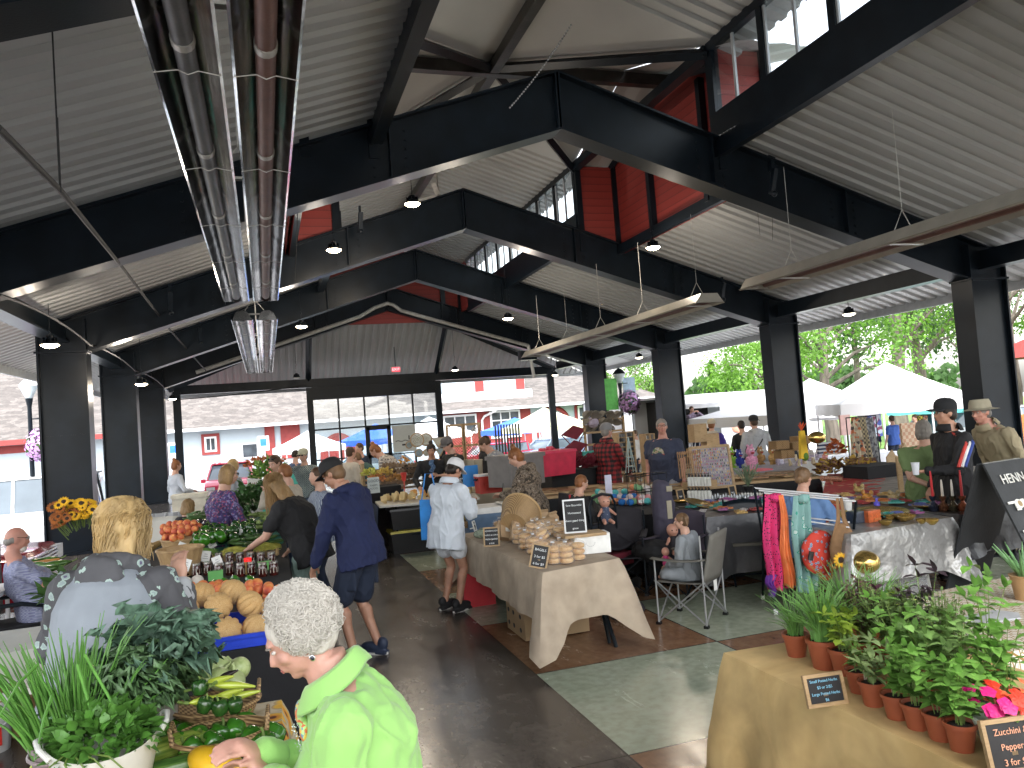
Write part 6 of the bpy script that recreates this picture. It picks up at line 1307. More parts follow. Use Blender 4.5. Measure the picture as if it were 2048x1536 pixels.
# ---------- produce row
T2=[(-.62,4.78),(.14,4.78),(.14,13.2),(-.62,13.2)]
table(T2,.80,'long row of tables under the black cloth, carrying the produce'); cloth(T2,.803,.72,blackc,'black cloth hanging to the floor under the long produce row',seed=8,corner=.0,waves=6,flare=.03)
blue=mat('tray_blue',(.015,.05,.50),.35); c_=V((-.24,5.12,.81)); t=thing('plastic_tray','bright blue tray holding the cantaloupes','tray',c_); w_,d_,h_=.80,.66,.075; q=MB(); q.bbox((-w_/2,-d_/2,0),(w_/2,d_/2,.008)); q.build('base',blue,t,smooth=False); q=MB()
for a,b in(((-w_/2,-d_/2),(w_/2,-d_/2+.014)),((-w_/2,d_/2-.014),(w_/2,d_/2)),((-w_/2,-d_/2+.0145),(-w_/2+.014,d_/2-.0145)),((w_/2-.014,-d_/2+.0145),(w_/2,d_/2-.0145))): q.bbox((a[0],a[1],.009),(b[0],b[1],h_))
q.bbox((-w_/2-.016,-d_/2-.016,h_-.018),(w_/2+.016,-d_/2-.001,h_+.004)); q.build('side',blue,t,smooth=False)
for i,(px,py,Y,r_) in enumerate([(455,1262,4.98,(1.2,.1,0)),(513,1255,5.0,(.3,.3,0)),(375,1252,5.1,(.5,-.8,1)),(330,1240,5.12,(.2,.8,2)),(437,1212,5.15,(1.15,0,.2)),(500,1208,5.18,(.9,.5,1)),(370,1222,5.2,(.2,-.6,.4)),(403,1190,5.38,(.4,.5,2)),(547,1215,5.2,(.4,.1,2)),(466,1184,5.42,(.6,.2,.5)),(560,1250,5.0,(.4,.6,.5))]):
    melon.put(at(px,py,Y=Y),'ribbed tan cantaloupe in the blue tray','melon','cantaloupes piled in the blue tray',rot=r_,sc_=1.0)
scatter(peach,(310,1175,570,1212),46,.87,'ripe red and orange peach behind the cantaloupes','peach','peaches and apricots behind the cantaloupes',3,2,.05,sc_=1.1)
for px,py in((395,1168),(372,1172)): q=MB(); q.ell((0,0,.03),(.05,.05,.042)); q.tube([(0,0,.06),(.004,0,.09)],[.012,.004],6); tag(q.build('garlic_bulb',mat('garlic',(.62,.58,.52),.6),loc=at(px,py,z=.86)),['white garlic bulb nearest the peaches','white garlic bulb left of the other one'][px==372],'garlic')
for px,py in((450,1165),(470,1160),(430,1170),(500,1160)): bell.put(at(px,py,z=.88),'light green pear shaped pepper among the peaches','pepper','light green peppers among the peaches',rot=(1,.4,px),sc_=.8)
JL={}
for i in range(9): jar.put(at(372+22*i,1150+(i%2)*3,z=.82),'jar of dark jam in the front row of jars','jam jar','dark jam jars in two rows'); jar.put(at(376+21*i,1130,z=.82),'jar of dark jam in the back row of jars','jam jar','back row of jam jars')
q=MB(); q.lathe([(.028,0),(.03,.11),(.001,.11)],14); t=q.build('honey_jar',mat('honey',(.45,.28,.10),.2),loc=at(497,1148,z=.82)); tag(t,'jar of pale spread with a bright red lid','jar'); q=MB(); q.lathe([(.032,.11),(.032,.14),(.001,.14)],14); q.build('lid',redl,t)
gbox=mat('green_carton',(.12,.38,.10),.6); 
for px,py,lab in((432,1160,'green jam carton left in front of the jars'),(530,1140,'green jam carton right in front of the jars')): q=MB(); q.box((0,0,.04),(.12,.05,.08)); tag(q.build('carton',gbox,smooth=False,loc=at(px,py,z=.81)),lab,'carton')
papr=mat('paper_bag',(.38,.31,.24),.85,0,.1,8,.5,20,bd=.01); beanm=mat('wax_beans',(.48,.46,.10),.5,0,.3,30); beang=mat('green_beans',(.16,.30,.06),.5,0,.3,30)
for px,py,m,lab in((408,1112,beang,'shallow carton of green beans before the bell peppers'),(470,1108,beanm,'shallow carton of yellow wax beans'),(535,1100,beanm,'brown paper flat of yellow wax beans at the aisle edge')):
    p=at(px,py,z=.86); crate((p.x,p.y,.81),.22,.30,.07,lab.replace('carton','wooden flat').replace('of','for',1),slatw,cat='flat'); q=MB(); rn=random.Random(px)
    for i in range(170): a=rn.uniform(-.6,.6); x,y=rn.uniform(-.09,.09),rn.uniform(-.12,.12); L=.055; z_=.06+.05*(1-(x/.1)**2)*(1-(y/.13)**2)+rn.uniform(-.01,.01); d=V((math.cos(a),math.sin(a),rn.uniform(-.2,.2)))*L; q.tube([V((x,y,z_))-d,V((x,y,z_+.008)),V((x,y,z_))+d],[.002,.004,.002],5)
    tag(q.build('beans',m,loc=(p.x,p.y,.81)),lab.replace('shallow carton of','heap of').replace('brown paper flat of','heap of'),'beans',kind='stuff')
grc=mat('crate_green',(.02,.14,.10),.5)
p=at(420,1098,z=.81); crate((p.x,p.y,.81),.42,.62,.17,'dark green plastic crate full of bell peppers',grc)
scatter(belld,(385,1052,452,1095),26,.98,'dark green bell pepper in the green crate','bell pepper','bell peppers in the green crate',5,2,.05,sc_=1.15); scatter(bell,(388,1050,450,1085),14,1.04,'bright green bell pepper on top of the green crate','bell pepper','top layer of bell peppers in the crate',6,1,sc_=1.15)
p=at(520,1085,z=.81); crate((p.x,p.y,.81),.50,.75,.15,'dark green crate of squash, peppers and corn by the aisle',grc)
scatter(cuc,(455,1075,560,1092),18,.95,'small cucumber between the two green crates','cucumber','cucumbers between the green crates',9,2,.04,.2)
scatter(eggp,(388,1045,440,1064),12,1.02,'shiny black eggplant behind the bell peppers','eggplant','eggplants behind the bell peppers',7,2,.05,.5)
scatter(belld,(455,1055,520,1078),14,1.0,'dark poblano pepper in the aisle side crate','pepper','poblano peppers in the crate',8,2,.05,1,1.25); scatter(corn,(505,1030,572,1060),26,1.02,'ear of corn in its husk by the aisle','corn','ears of corn in their husks',10,2,.05,.3,1.15)
for i,(px,py,z) in enumerate([(455,1040,1.02),(470,1050,1.0),(440,1048,1.0)]): zuc.put(at(px,py,z=z),'speckled green gooseneck squash behind the poblanos','squash','gooseneck squash',rot=(.2,.5,1.2+i*.4),sc_=.7)
kalebunch(at(452,1020,z=1.06),(.24,.3,.17),60,31,'dark green kale heap near the purple speckled vendor',kale,.15,.11); kalebunch(at(500,1014,z=1.10),(.26,.4,.2),64,32,'heap of long green leaves at the middle of the produce row',lf('chard',(.045,.12,.03)),.24,.10); kalebunch(at(515,997,z=1.06),(.25,.4,.16),44,33,'far heap of leafy greens on the produce row',lf('chard2',(.07,.17,.035)),.2,.12)
kalebunch(at(520,1070,z=.9),(.14,.2,.06),18,34,'rhubarb like leaves drooping over the aisle edge',kale2,.2,.13)
scatter(ban,(560,1040,585,1062),8,.95,'pale yellow pepper at the aisle edge','pepper','pale peppers at the aisle edge',12)
# basket of pickling cucumbers and peaches on the vendor side
T3=[(-1.55,7.5),(-.72,7.5),(-.72,10.2),(-1.55,10.2)]; table(T3,.80,'side table with the peach basket, left of the produce row'); cloth(T3,.803,.7,blackc,'black cloth on the side table left of the produce row',seed=9,corner=0,flare=.02)
p=at(365,1105,z=.81); p=V((-.80,7.75,.81)); basket(p,.13,.20,.24,'slatted peck basket heaped with peaches',slatw,slat=True)
scatter(peach,(322,1050,402,1078),26,1.07,'peach in the slatted peck basket','peach','peaches in the slatted basket',14,2,.045,sc_=1.1)
p=V((-.86,8.75,.81)); basket(p,.16,.22,.22,'slatted basket of small cucumbers behind the peaches',slatw,slat=True); scatter(cuc,(372,1030,420,1046),20,1.05,'small pickling cucumber in the slatted basket','cucumber','pickling cucumbers in the basket',15,2,.04,.3)
for i,(px,py) in enumerate([(268,1080),(282,1100),(300,1095),(288,1078),(262,1100)]): bnut.put(at(px,py,z=.9),'tan butternut squash on the side table','squash','butternut squash on the side table',rot=(1.3,.2*i,i),sc_=1.1)
for i,(px,py) in enumerate([(300,1050),(318,1052),(340,1040)]): q=MB(); q.lathe([(.05,0),(.06,.10),(.055,.1),(.001,.07)],12); tag(q.build('berry_box',mat('box_red',(.6,.04,.03),.5),loc=at(px,py,z=.82)),['left red pint box on the side table','middle red pint box on the side table','red pint box next to the peach basket'][i],'box')
for i,(px,py,z) in enumerate([(310,1045,.85),(330,1042,.85),(352,1040,.88),(408,1130,.86),(442,1140,.86),(365,1148,.88),(320,1185,.86),(375,1110,.88),(430,1100,.9),(468,1080,.95),(592,1040,.9),(355,1110,.9)]): card(px,py,z,['white price card above the red pint boxes','second white price card above the red pint boxes','white price card by the peach basket','white price card among the bean flats','white card tilted before the bell peppers','white card left of the jars','white card stuck among the peaches','white card on the crate of bell peppers','diamond turned white card on the bell peppers','white card on the squash crate','white card at the aisle edge','white card by the peach basket rim'][i],w=.08,h=.10,rz=.3*math.sin(i*2),roll=.5*math.sin(i*3))
# ---------- left back corner: zucchini table, sunflowers, chairs
T4=[(-2.9,6.4),(-1.5,6.4),(-1.5,7.2),(-2.9,7.2)]; table(T4,.62,'white table at the left edge with the large zucchinis'); cloth(T4,.623,.2,mat('cloth_offwhite',(.45,.45,.42),.8,0,.08,3,.3,12,bd=.01),'off white cloth on the left edge table',seed=13)
for i,(px,py) in enumerate([(68,1132),(88,1122),(105,1130),(80,1142),(55,1128)]): zuc.put(at(px,py,z=.70),'large dark zucchini on the left edge table','zucchini','large dark zucchinis at the left edge',rot=(0,.1,R(150+12*i)),sc_=1.25); 
for o in list(bpy.data.objects):
    if o.name.startswith('zucchini') and 'label' in o and 'left edge table' in o['label'] : pass
scatter(cuc,(45,1150,110,1185),26,.68,'small cucumber in the pale sack at the left edge','cucumber','cucumbers in the pale sack',17,2,.03,.2)
q=MB(); q.ell((0,0,.12),(.26,.2,.14),n=18,k=10); remesh(q,'cloth_sack',mat('sack',(.50,.48,.42),.9,0,.1,4,.4,20),.012,None,disp=.02,ds=6).location=at(75,1195,z=.5); tag(bpy.data.objects['cloth_sack'],'pale cloth sack under the cucumbers at the left edge','sack')
p=at(92,1125,z=.75); p=at(92,1108,z=.80); q=MB(); q.box((0,0,.05),(.30,.2,.09)); tag(q.build('cardboard_box',mat('carton_orange',(.55,.22,.05),.7),smooth=False,loc=(p.x-.05,p.y+.1,.63)),'orange carton behind the zucchinis','box').rotation_euler=(0,0,.4)
t=thing('wooden_crate','upright pale wooden crate cut by the left edge','crate',(-1.95,5.25,.0),.1); q=MB()
for i in range(3): q.box((0,-.15+.15*i,.55),(.03,.10,.7))
q.build('slat',wood,t,smooth=False); q=MB(); q.box((.01,0,.9),(.06,.42,.05)); q.box((.01,0,.25),(.06,.42,.05)); q.box((0,0,.1),(.35,.4,.2)); q.build('frame',wood,t,smooth=False)

# sunflower bucket
p=at(150,1070,Y=5.2); T5=[(p.x-.3,p.y-.25),(p.x+.3,p.y-.25),(p.x+.3,p.y+.25),(p.x-.3,p.y+.25)]; table(T5,.74,'small table under the sunflower bucket'); t=thing('bucket','pale grey bucket of sunflowers left of the blonde woman','bucket',(p.x+.03,p.y,.745)); q=MB(); q.lathe([(.12,0),(.15,.33),(.155,.33),(.145,.33),(.115,.01),(.001,.01)],24); q.build('body',mat('bucket_pale',(.42,.47,.50),.4),t)
fy=mat('petal_yellow',(.70,.38,.01),.6,0,.25,30); fo=mat('petal_rust',(.28,.08,.01),.6,0,.4,30); fc=mat('flower_disc',(.035,.018,.01),.9,0,.4,60,.5,120)
def sunf(m):
    def mk():
        q=MB(); q.lathe([(.001,.012),(.02,.012),(.028,.0),(.02,-.01),(.001,-.012)],12); o=q.build('sunflower',fc)
        q=MB()
        for k in range(26): a=2*PI*k/26+(.1 if k%2 else 0); q.leaf((.024*math.cos(a),.024*math.sin(a),.002*(k%2)),(math.cos(a),math.sin(a),.25),(0,0,1),.045,.017,.3)
        q.build('petals',m,o); q=MB(); q.tube([(0,0,-.01),(.005,0,-.12),(0,0,-.26)],.005,5); q.build('stem',stemg,o); return o
    return Kind(mk)
sy,so_=sunf(fy),sunf(fo); rn=random.Random(6)
for i in range(110):
    px=rn.uniform(102,188); py=1008+ (1-abs((px-150)/60)**2)*(-6)+rn.uniform(0,52)*(.4+.6*(1-(px-100)/90)); y_=px>150 if rn.random()<.8 else px<150; q_=at(px,py,Y=5.2+rn.uniform(-.14,.12)); d=V((q_.x-p.x,q_.y-p.y-.22,.22)); d.normalize(); el=math.acos(max(-1,min(1,d.z))); az=math.atan2(d.y,d.x)
    k_=sy if (px>140 or py<1012) and rn.random()<.85 else so_; k_.put(q_,'yellow sunflower in the pale grey bucket' if k_ is sy else 'rust brown sunflower in the pale grey bucket','sunflower','sunflowers in the grey bucket' if k_ is sy else 'rust sunflowers in the grey bucket',rot=(0,el,az),sc_=rn.uniform(.34,.52))
heap('sunflower_foliage',(p.x,p.y,1.16),(.2,.17,.13),120,.09,.05,lfB,'dark leaves among the sunflowers','foliage',4)
# bald man's chair, white folding table/chairs behind him
def simplechair(loc,rz,lab,m,fm,z=.44,w=.5,arms=True):
    t=thing('chair',lab,'chair',loc,rz); q=MB(); q.box((0,0,z),(w,w*.92,.04)); q.build('seat',m,t,smooth=False); q=MB(); q.grid(lambda u,v: ((u-.5)*w,-w*.46-.10*v-.03*math.cos((u-.5)*3),z+.05+.48*v),6,6); ob=q.build('backrest',m,t); md=ob.modifiers.new('t','SOLIDIFY'); md.thickness=.03
    for a in(-1,1):
        for b in(-1,1): q=MB(); q.tube([(a*w*.46,b*w*.42,z),(a*w*.48,b*w*.46,0)],.014,6); q.build('leg',fm,t)
        if arms: q=MB(); q.tube([(a*w*.5,-w*.48,z+.22),(a*w*.55,0,z+.22),(a*w*.53,w*.4,z+.16),(a*w*.5,w*.42,z)],.02,6); q.build('armrest',fm,t)
    return t
p3=at(58,1014,Y=8.5); simplechair((p3.x-.1,p3.y-.05,0),R(-72),'black armchair of the bald man',blackc,steel)
q=MB(); q.box((0,0,.74),(1.6,.7,.04)); 
for a in(-1,1):
    for b in(-1,1): q.box((a*.7,b*.28,.37),(.03,.03,.72))
tag(q.build('white_table',wtrim,smooth=False,loc=(-3.2,8.6,0)),'white plastic table between the pickup and the bald man','table')
for i,(px,lab) in enumerate([(300,'grey cloth draped chair beside the third left column')]):
    p=at(px,1050,Y=12); t=simplechair((p.x,p.y,0),R(160),'folding chair draped with a grey blanket by the third left column',cream_t,galv,arms=False); q=MB(); q.grid(lambda u,v: ((u-.5)*.55+.02*math.sin(u*20+v*3),-.32-.12*math.sin(PI*v)+.02*math.sin(u*31),1.02-.75*abs(v-.3)),24,10); ob=q.build('blanket',ltgrey,loc=(p.x,p.y,0)); ob.rotation_euler=(0,0,R(160)); tag(ob,'light grey blanket hanging over the folding chair','blanket')
q=MB(); q.box((0,0,.36),(.62,.42,.62)); q.box((0,0,.70),(.66,.46,.07)); tag(q.build('cream_cooler',mat('cooler_cream',(.55,.53,.45),.5),smooth=False,loc=at(385,1060,z=.4).xy.to_3d()+V((-.1,1,0.28))),'cream coloured cooler behind the purple speckled vendor','cooler')
# potted bed of flowers and easel before the red car
p=at(508,955,Y=13.2); t=thing('display_easel','white painted display board with hanging necklaces behind the greens','display board',(p.x,p.y,.8),R(20)); q=MB(); q.box((0,0,.28),(.26,.02,.56),(-.25,.2,0)); q.build('board',ban_ if 0 else cardw,t,smooth=False); q=MB()
for i in range(7): q.tube([(-.1+.03*i,-.04,.5),(-.07+.035*i,-.06,.1)],.006,4)
q.build('necklace',mat('brown_cord',(.25,.13,.07),.6),t)
heap('potted_flowers',at(540,955,Y=15),(.35,.4,.3),260,.14,.07,lf('fern',(.13,.26,.05)),'green fern like plants behind the produce row','plants',7); heap('mum_flowers',at(530,930,Y=15.5),(.38,.35,.16),200,.07,.06,mat('mum_rust',(.42,.12,.04),.7,var=.5,sc_=40),'rust and yellow flowers above the green plants','flowers',8)
q=MB(); q.box((0,0,.4),(1.2,.8,.8)); tag(q.build('planter_table',blackc,smooth=False,loc=at(535,985,Y=15.2).xy.to_3d()),'dark stand under the green plants','table')
# ---------- bread table
TB=[(2.05,5.95),(2.80,6.10),(2.86,8.75),(2.02,8.6)]
beige=pat('cloth_beige','wood',[(.42,.335,.25),(.48,.39,.295),(.45,.36,.27)],2.,.9,.15)
table(TB,.75,'folding table with bent black legs under the bread',legm=steel); cloth(TB,.753,.40,beige,'beige cloth with hanging corners on the bread table',seed=21,corner=.62,flare=.13,waves=5,amp=.012)
t=thing('leg_brace','black bent tubular leg frame at the near end of the bread table','table leg',(2.4,6.2,0)); q=MB(); q.tube([(-.3,0,.4),(.18,0,.38),(.27,0,.30),(.34,-.02,0)],.018,8); q.tube([(-.22,.0,.42),(-.30,-.02,0)],.018,8); q.build('frame',steel,t)
q=MB(); q.box((0,0,.16),(.62,.55,.30)); o=q.build('banana_box',mat('cardboard',(.36,.25,.14),.85,0,.1,4),smooth=False,loc=(2.42,7.0,0)); tag(o,'cardboard box with dark holes under the bread table','box'); q=MB()
for x,z in((-.312,.2),(-.312,.08),(-.1,0)): 
    if x<-.3:
        for yy in(-.15,.05,.2): q.ell((x,yy,z),(.003,.03,.022))
q.build('hole',ink,o)
q=MB(); q.box((0,0,.2),(.35,.3,.4)); tag(q.build('red_tote',mat('tote_red',(.42,.02,.03),.45),smooth=False,loc=(2.12,8.45,0)),'red tote standing under the far end of the bread table','tote')
# bagged bagels
bagm=N('bag_film'); bagm.b.inputs['Base Color'].default_value=(.8,.78,.75,1); bagm.b.inputs['Roughness'].default_value=.12; bagm.b.inputs['Alpha'].default_value=.14; bagm.b.inputs['Specular IOR Level'].default_value=1.; bagm.bump(bagm.l(bagm.co((1,1,1)),bagm.n('TexNoise',i2=38.,i3=3.)),.9,.02); bagm=bagm.m
breadm=N('bagel_crust'); _t=breadm.l(breadm.co((1,1,1)),breadm.n('TexNoise',i2=26.,i3=3.)); breadm.base(breadm.l(_t,breadm.ramp([(.3,(.66,.46,.22)),(.55,(.60,.34,.12)),(.75,(.42,.20,.06))]))); breadm.b.inputs['Roughness'].default_value=.5; breadm=breadm.m
def bagmk(n=3,kraft=False):
    def mk():
        t=bpy.data.objects.new('bagel_bag',None); sc.collection.objects.link(t)
        for i in range(n): 
            q=MB(); K=18; M_=8; vs=[]
            for a in range(K):
                for b in range(M_): A=2*PI*a/K; B=2*PI*b/M_; r_=.030+.022*math.cos(B); vs.append((r_*math.cos(A),r_*math.sin(A),.024+.019*math.sin(B)+i*.040))
            q.add(vs,[(a*M_+b,((a+1)%K)*M_+b,((a+1)%K)*M_+(b+1)%M_,a*M_+(b+1)%M_) for a in range(K) for b in range(M_)]); q.build('bagel',breadm,t)
        q=MB(); h=n*.04; q.lathe([(.045,.0),(.060,.01),(.060,h*.9),(.046,h+.012),(.016,h+.026),(.008,h+.032),(.016,h+.044),(.020,h+.05)],22,wob=lambda a,z:1+.05*math.sin(a*5+z*50)+(.35*math.sin(a*4) if z>h+.03 else .03*math.sin(a*7+z*90))); q.build('film',bagm,t)
        q=MB(); q.box((.0,-.0,h+.032),(.02,.02,.007)); q.build('tie',wtrim,t,smooth=False); return t
    return Kind(mk)
bb=bagmk(3); bb2=bagmk(2)
for px,py in((1108,1128),(1133,1127),(1157,1120)): bb.put(at(px,py,z=.76),'bag of three stacked bagels at the near edge of the bread table','bread','bagel bags at the near edge',rz=px,sc_=1.2)
for px,py in((1085,1118),(1068,1108),(1052,1098),(1038,1088),(1022,1078),(1008,1068)): bb.put(at(px,py,z=.76),'bag of glossy rolls along the left side of the bread table','bread','bags along the left side',rz=px,sc_=1.2)
for px,py in((1000,1062),(1015,1058),(1030,1056),(1062,1062),(1100,1092),(1116,1096),(1150,1094),(1100,1100),(1085,1090),(1070,1080),(1055,1070),(1040,1062),(1120,1108),(1143,1105),(1128,1092),(1108,1085)): bb2.put(at(px,py,z=.77),'bag of pale rolls in the middle of the bread table','bread','bags in the middle of the table',rz=px,sc_=1.3)
for px,py in((1030,1074),(1046,1084),(1062,1092),(1078,1100),(1092,1108),(1048,1066),(1066,1076),(1086,1086),(1104,1098),(1122,1102),(1140,1098),(1020,1066)): bb2.put(at(px,py,z=.76)+V((.02,.05,.115)),'bag of golden rolls stacked on top of the other bags','bread','upper layer of bread bags',rot=(U(-.4,.4),U(-.4,.4),px),sc_=1.15)
kraft=mat('kraft_paper',(.42,.29,.17),.8,0,.08,8,.6,14,bd=.02)
def kb():
    def mk():
        t=bpy.data.objects.new('paper_bag',None); sc.collection.objects.link(t); q=MB(); q.box((0,0,.06),(.15,.09,.12)); q.add([(-.075,-.045,.12),(.075,-.045,.12),(.075,.045,.12),(-.075,.045,.12),(-.075,-.0,.17),(.075,-.0,.17)],[(0,1,5,4),(2,3,4,5),(1,2,5),(3,0,4)]); q.box((0,-.012,.165),(.152,.02,.035),(.5,0,0)); q.build('body',kraft,t,smooth=False); q=MB(); q.box((.01,-.0475,.085),(.055,.002,.04)); q.build('sticker',mat('sticker_white',(.7,.7,.68),.5),t,smooth=False); return t
    return Kind(mk)
kbag=kb()
for i,(px,py,z) in enumerate([(1072,1062,.76),(1098,1070,.76),(1120,1078,.76),(1085,1052,.78),(1060,1050,.76),(1105,1058,.80),(1140,1082,.76)]): kbag.put(at(px,py,z=z),'folded brown paper bag with white sticker behind the bagels','paper bag','brown paper bags behind the bagels',rz=-.6+.25*i,rot=(0,0,-.6+.25*i))
# big tilted wicker basket with paper bags
p=at(1042,1092,z=.76); t=thing('basket','large shell shaped wicker basket tilted open on the bread table','basket',(p.x+.03,p.y+.25,.93),rot=(R(-58),R(18),R(-32)),sc_=.86); q=MB(); q.lathe([(.001,-.02),(.17,-.02),(.20,.05),(.245,.25),(.235,.25),(.19,.055),(.16,-.005),(.001,-.005)],34,sy=1.15); q.build('body',wicker,t,ang=60); q=MB(); q.tube([(.24*math.cos(a),.276*math.sin(a),.25) for a in [2*PI*i/30 for i in range(31)]],.014,7,cap=False); q.tube([(-.24,0,.25),(-.2,0,.36),(0,0,.43),(.2,0,.36),(.24,0,.25)],.012,7); q.build('rim',mat('wicker_rim',(.42,.28,.13),.6),t)
for i,(px,py,z) in enumerate([(1020,1075,.80),(1035,1080,.8),(1010,1078,.80),(1030,1060,.85),(1045,1070,.83)]): kbag.put(at(px,py,z=z),'brown paper bag inside the tilted wicker basket','paper bag','brown paper bags in the wicker basket',rot=(-.4,.3*math.sin(i),-.5+.4*i))
sign(at(984,1093,z=.76),.16,.19,'small chalkboard with pale wooden frame left of the bagel bags','SOURDOUGH\nBAGELS & LOAVES\nFRESH BAKED\n$ 8.00',rz=-.35,ts=.02); sign(at(1075,1137,z=.76),.15,.20,'small tilted chalkboard at the near corner of the bread table','BAGELS\n3 for $5\n6 for $9',rz=-.4,rl=14,ts=.028)
q=MB(); q.box((0,0,.06),(.32,.20,.17)); b_=q.build('white_box',cardw,smooth=False,loc=at(1178,1105,z=.76)+V((.02,0,.03))); b_.rotation_euler=(0,0,-.18); tag(b_,'white cardboard box under the wooden board on the bread table','box')
q=MB(); 
for i in range(8): a=PI+PI*i/7; q.box((.04*math.cos(a)-.02,-.102,.07+.03*math.sin(a)),(.012,.002,.003),(0,-a-PI/2,0))
q.build('drawing',mat('grey_ink',(.35,.35,.36),.7),b_)
q=MB(); q.box((0,0,0),(.38,.22,.025)); o=q.build('wood_board',wood,smooth=False,loc=at(1165,1068,z=.93)); o.rotation_euler=(0,0,-.1); tag(o,'wooden board carrying the framed farm sign','board')
sign(at(1152,1066,z=.945),.20,.30,'white framed chalkboard reading Sow Bountiful Homestead','Sow Bountiful\nHomestead\nwhere good things\ngrow',rz=-.3,fm=mat('frame_white',(.66,.67,.68),.5),ts=.025,tilt=-8)
sign(at(952,1062,z=.76),.10,.12,'little white sign at the far end of the bread table','BREAD\n$ 7',rz=1.1,ts=.02,fm=cardw)
q=MB(); q.ell((0,0,.04),(.10,.09,.05)); q.lathe([(.02,.08),(.035,.10)],10); tag(q.build('mint_bag',mat('mint_film',(.30,.36,.28),.2,alpha=.75,var=.4,sc_=50)),'crinkled clear bag of pale green sweets beside the chalkboard','bag').location=at(965,1075,z=.76)
q=MB(); q.lathe([(.07,0),(.10,.08),(.09,.08),(.001,.06)],16); o=tag(q.build('small_basket',wicker,loc=at(928,1055,z=.76)),'small round basket of yellow fruit at the far end of the bread table','basket'); q=MB()
for i in range(5): q.ell((.05*math.cos(i*1.3),.05*math.sin(i*1.3),.10+.05*(i%2)),.045)
tag(q.build('lemons',mat('lemon',(.65,.55,.08),.4),loc=at(930,1050,z=.77)),'yellow fruit in the small round basket','fruit')
# coolers
def cooler(loc,rz,w,d,h,lab,m,lid,wh=True):
    t=thing('cooler',lab,'cooler',loc,rz); q=MB(); q.box((0,0,h*.45),(w,d,h*.9),tap=1.06); q.box((0,-d*.53,h*.35),(w*.5,.01,h*.3)); q.box((0,0,h*.86),(w*1.09,d*1.09,h*.06)); q.build('body',m,t,smooth=False); q=MB(); q.box((0,0,h*.95),(w*1.1,d*1.1,h*.1),tap=.97); q.build('lid',lid,t,smooth=False)
    q=MB(); q.tube([(-w*.5,-d*.2,h*.78),(-w*.6,-d*.2,h*.72),(-w*.6,d*.2,h*.72),(-w*.5,d*.2,h*.78)],.015,6); q.build('handle',darkm,t)
    if wh:
        for s in(-1,1): q=MB(); q.lathe([(.001,-.03),(.09,-.03),(.09,.03),(.001,.03)],16,m=M4((w*.42,s*d*.5,.07),(R(90),0,0))); q.build('wheel',tyre,t)
    return t
p=at(1005,1050,Y=8.75); cooler((2.62,9.15,.28),-.12,.74,.44,.70,'large blue wheeled cooler beside the camouflage woman',mat('cooler_blue',(.07,.13,.22),.5),mat('cooler_lid',(.55,.55,.54),.5)); q=MB(); q.box((0,0,.14),(.9,.6,.28)); tag(q.build('storage_tote',blackc,smooth=False,loc=(2.62,9.15,0)),'dark box the blue cooler stands on','box')
q=MB(); q.box((0,0,.01),(.24,.32,.012)); o=tag(q.build('clipboard',galv,smooth=False,loc=(2.75,9.08,.99)),'grey clipboard on the blue cooler lid','clipboard')
cooler(at(978,985,Y=12.0),.05,.36,.26,.30,'small red cooler with a white lid behind the blue cooler',mat('cooler_red',(.38,.03,.02),.45),mat('cooler_lid2',(.62,.62,.64),.5),False)
q=MB(); q.box((0,0,.25),(.75,.5,.42)); q.box((0,0,.49),(.8,.55,.06)); o=tag(q.build('grey_cooler',mat('cooler_taupe',(.15,.135,.13),.5),smooth=False,loc=at(1035,975,Y=11.6)),'big taupe grey cooler behind the camouflage woman','cooler'); o.rotation_euler=(0,0,.5)
# ---------- cheese table and things round it
TC=[(1.65,12.45),(3.2,12.1),(3.35,12.95),(1.7,13.35)]; table(TC,.80,'folding table with the cheese wedges'); 
q=MB(); q.add([(-.02,0,.80),(-.02,1.9,.80),(-.06,2.0,.35),(-.05,.0,.42)],[(0,1,2,3)]); o=q.build('table_runner',dk,loc=(1.62,12.3,0)); tag(o,'dark navy cloth hanging off the left end of the cheese table','cloth'); o.modifiers.new('t','SOLIDIFY').thickness=.01
q=MB(); q.box((0,0,0),(.015,1.3,.34)); o=tag(q.build('white_banner',cardw,smooth=False,loc=(1.52,12.9,.30)),'white cloth banner with a black scythe like mark below the cheese table','banner'); q=MB(); q.tube([(-.01,-.2,.12),(-.01,-.05,.05),(-.01,-.12,-.1)],.012,5); q.build('mark',ink,o)
def tote(loc,rz,w,d,h,lab,m,lm): 
    t=thing('storage_tote',lab,'storage tote',loc,rz); q=MB(); q.box((0,0,h*.45),(w,d,h*.9),tap=1.1); q.build('body',m,t,smooth=False); q=MB(); q.box((0,0,h*.93),(w*1.16,d*1.16,h*.10),tap=.96); q.build('lid',lm,t,smooth=False); return t
tblk=mat('tote_black',(.012,.012,.014),.35); tyel=mat('tote_yellow',(.55,.45,.02),.4)
tote((2.15,12.7,0),0,.62,.42,.36,'black tote with yellow lid on the floor under the cheese table',tblk,tyel); tote((2.15,12.7,.37),0,.6,.4,.34,'second black tote stacked on the yellow lid',tblk,tblk); tote((2.95,12.6,0),0,.6,.42,.4,'black tote with yellow lid half hidden by the white shirted woman',tblk,tyel)
chs=[mat('cheese_pale',(.58,.44,.22),.6,0,.1,20),mat('cheese_orange',(.58,.28,.06),.6,0,.1,20),mat('cheese_rind',(.16,.09,.09),.7,0,.2,20)]
def wedge(m):
    def mk(): q=MB(); q.add([(-.07,0,0),(.07,-.06,0),(.07,.06,0),(-.07,0,.09),(.07,-.06,.12),(.07,.06,.12)],[(2,1,0),(3,4,5),(0,1,4,3),(1,2,5,4),(2,0,3,5)]); return q.build('cheese_wedge',m,smooth=False)
    return Kind(mk)
wk=[wedge(m) for m in chs]; rn=random.Random(8)
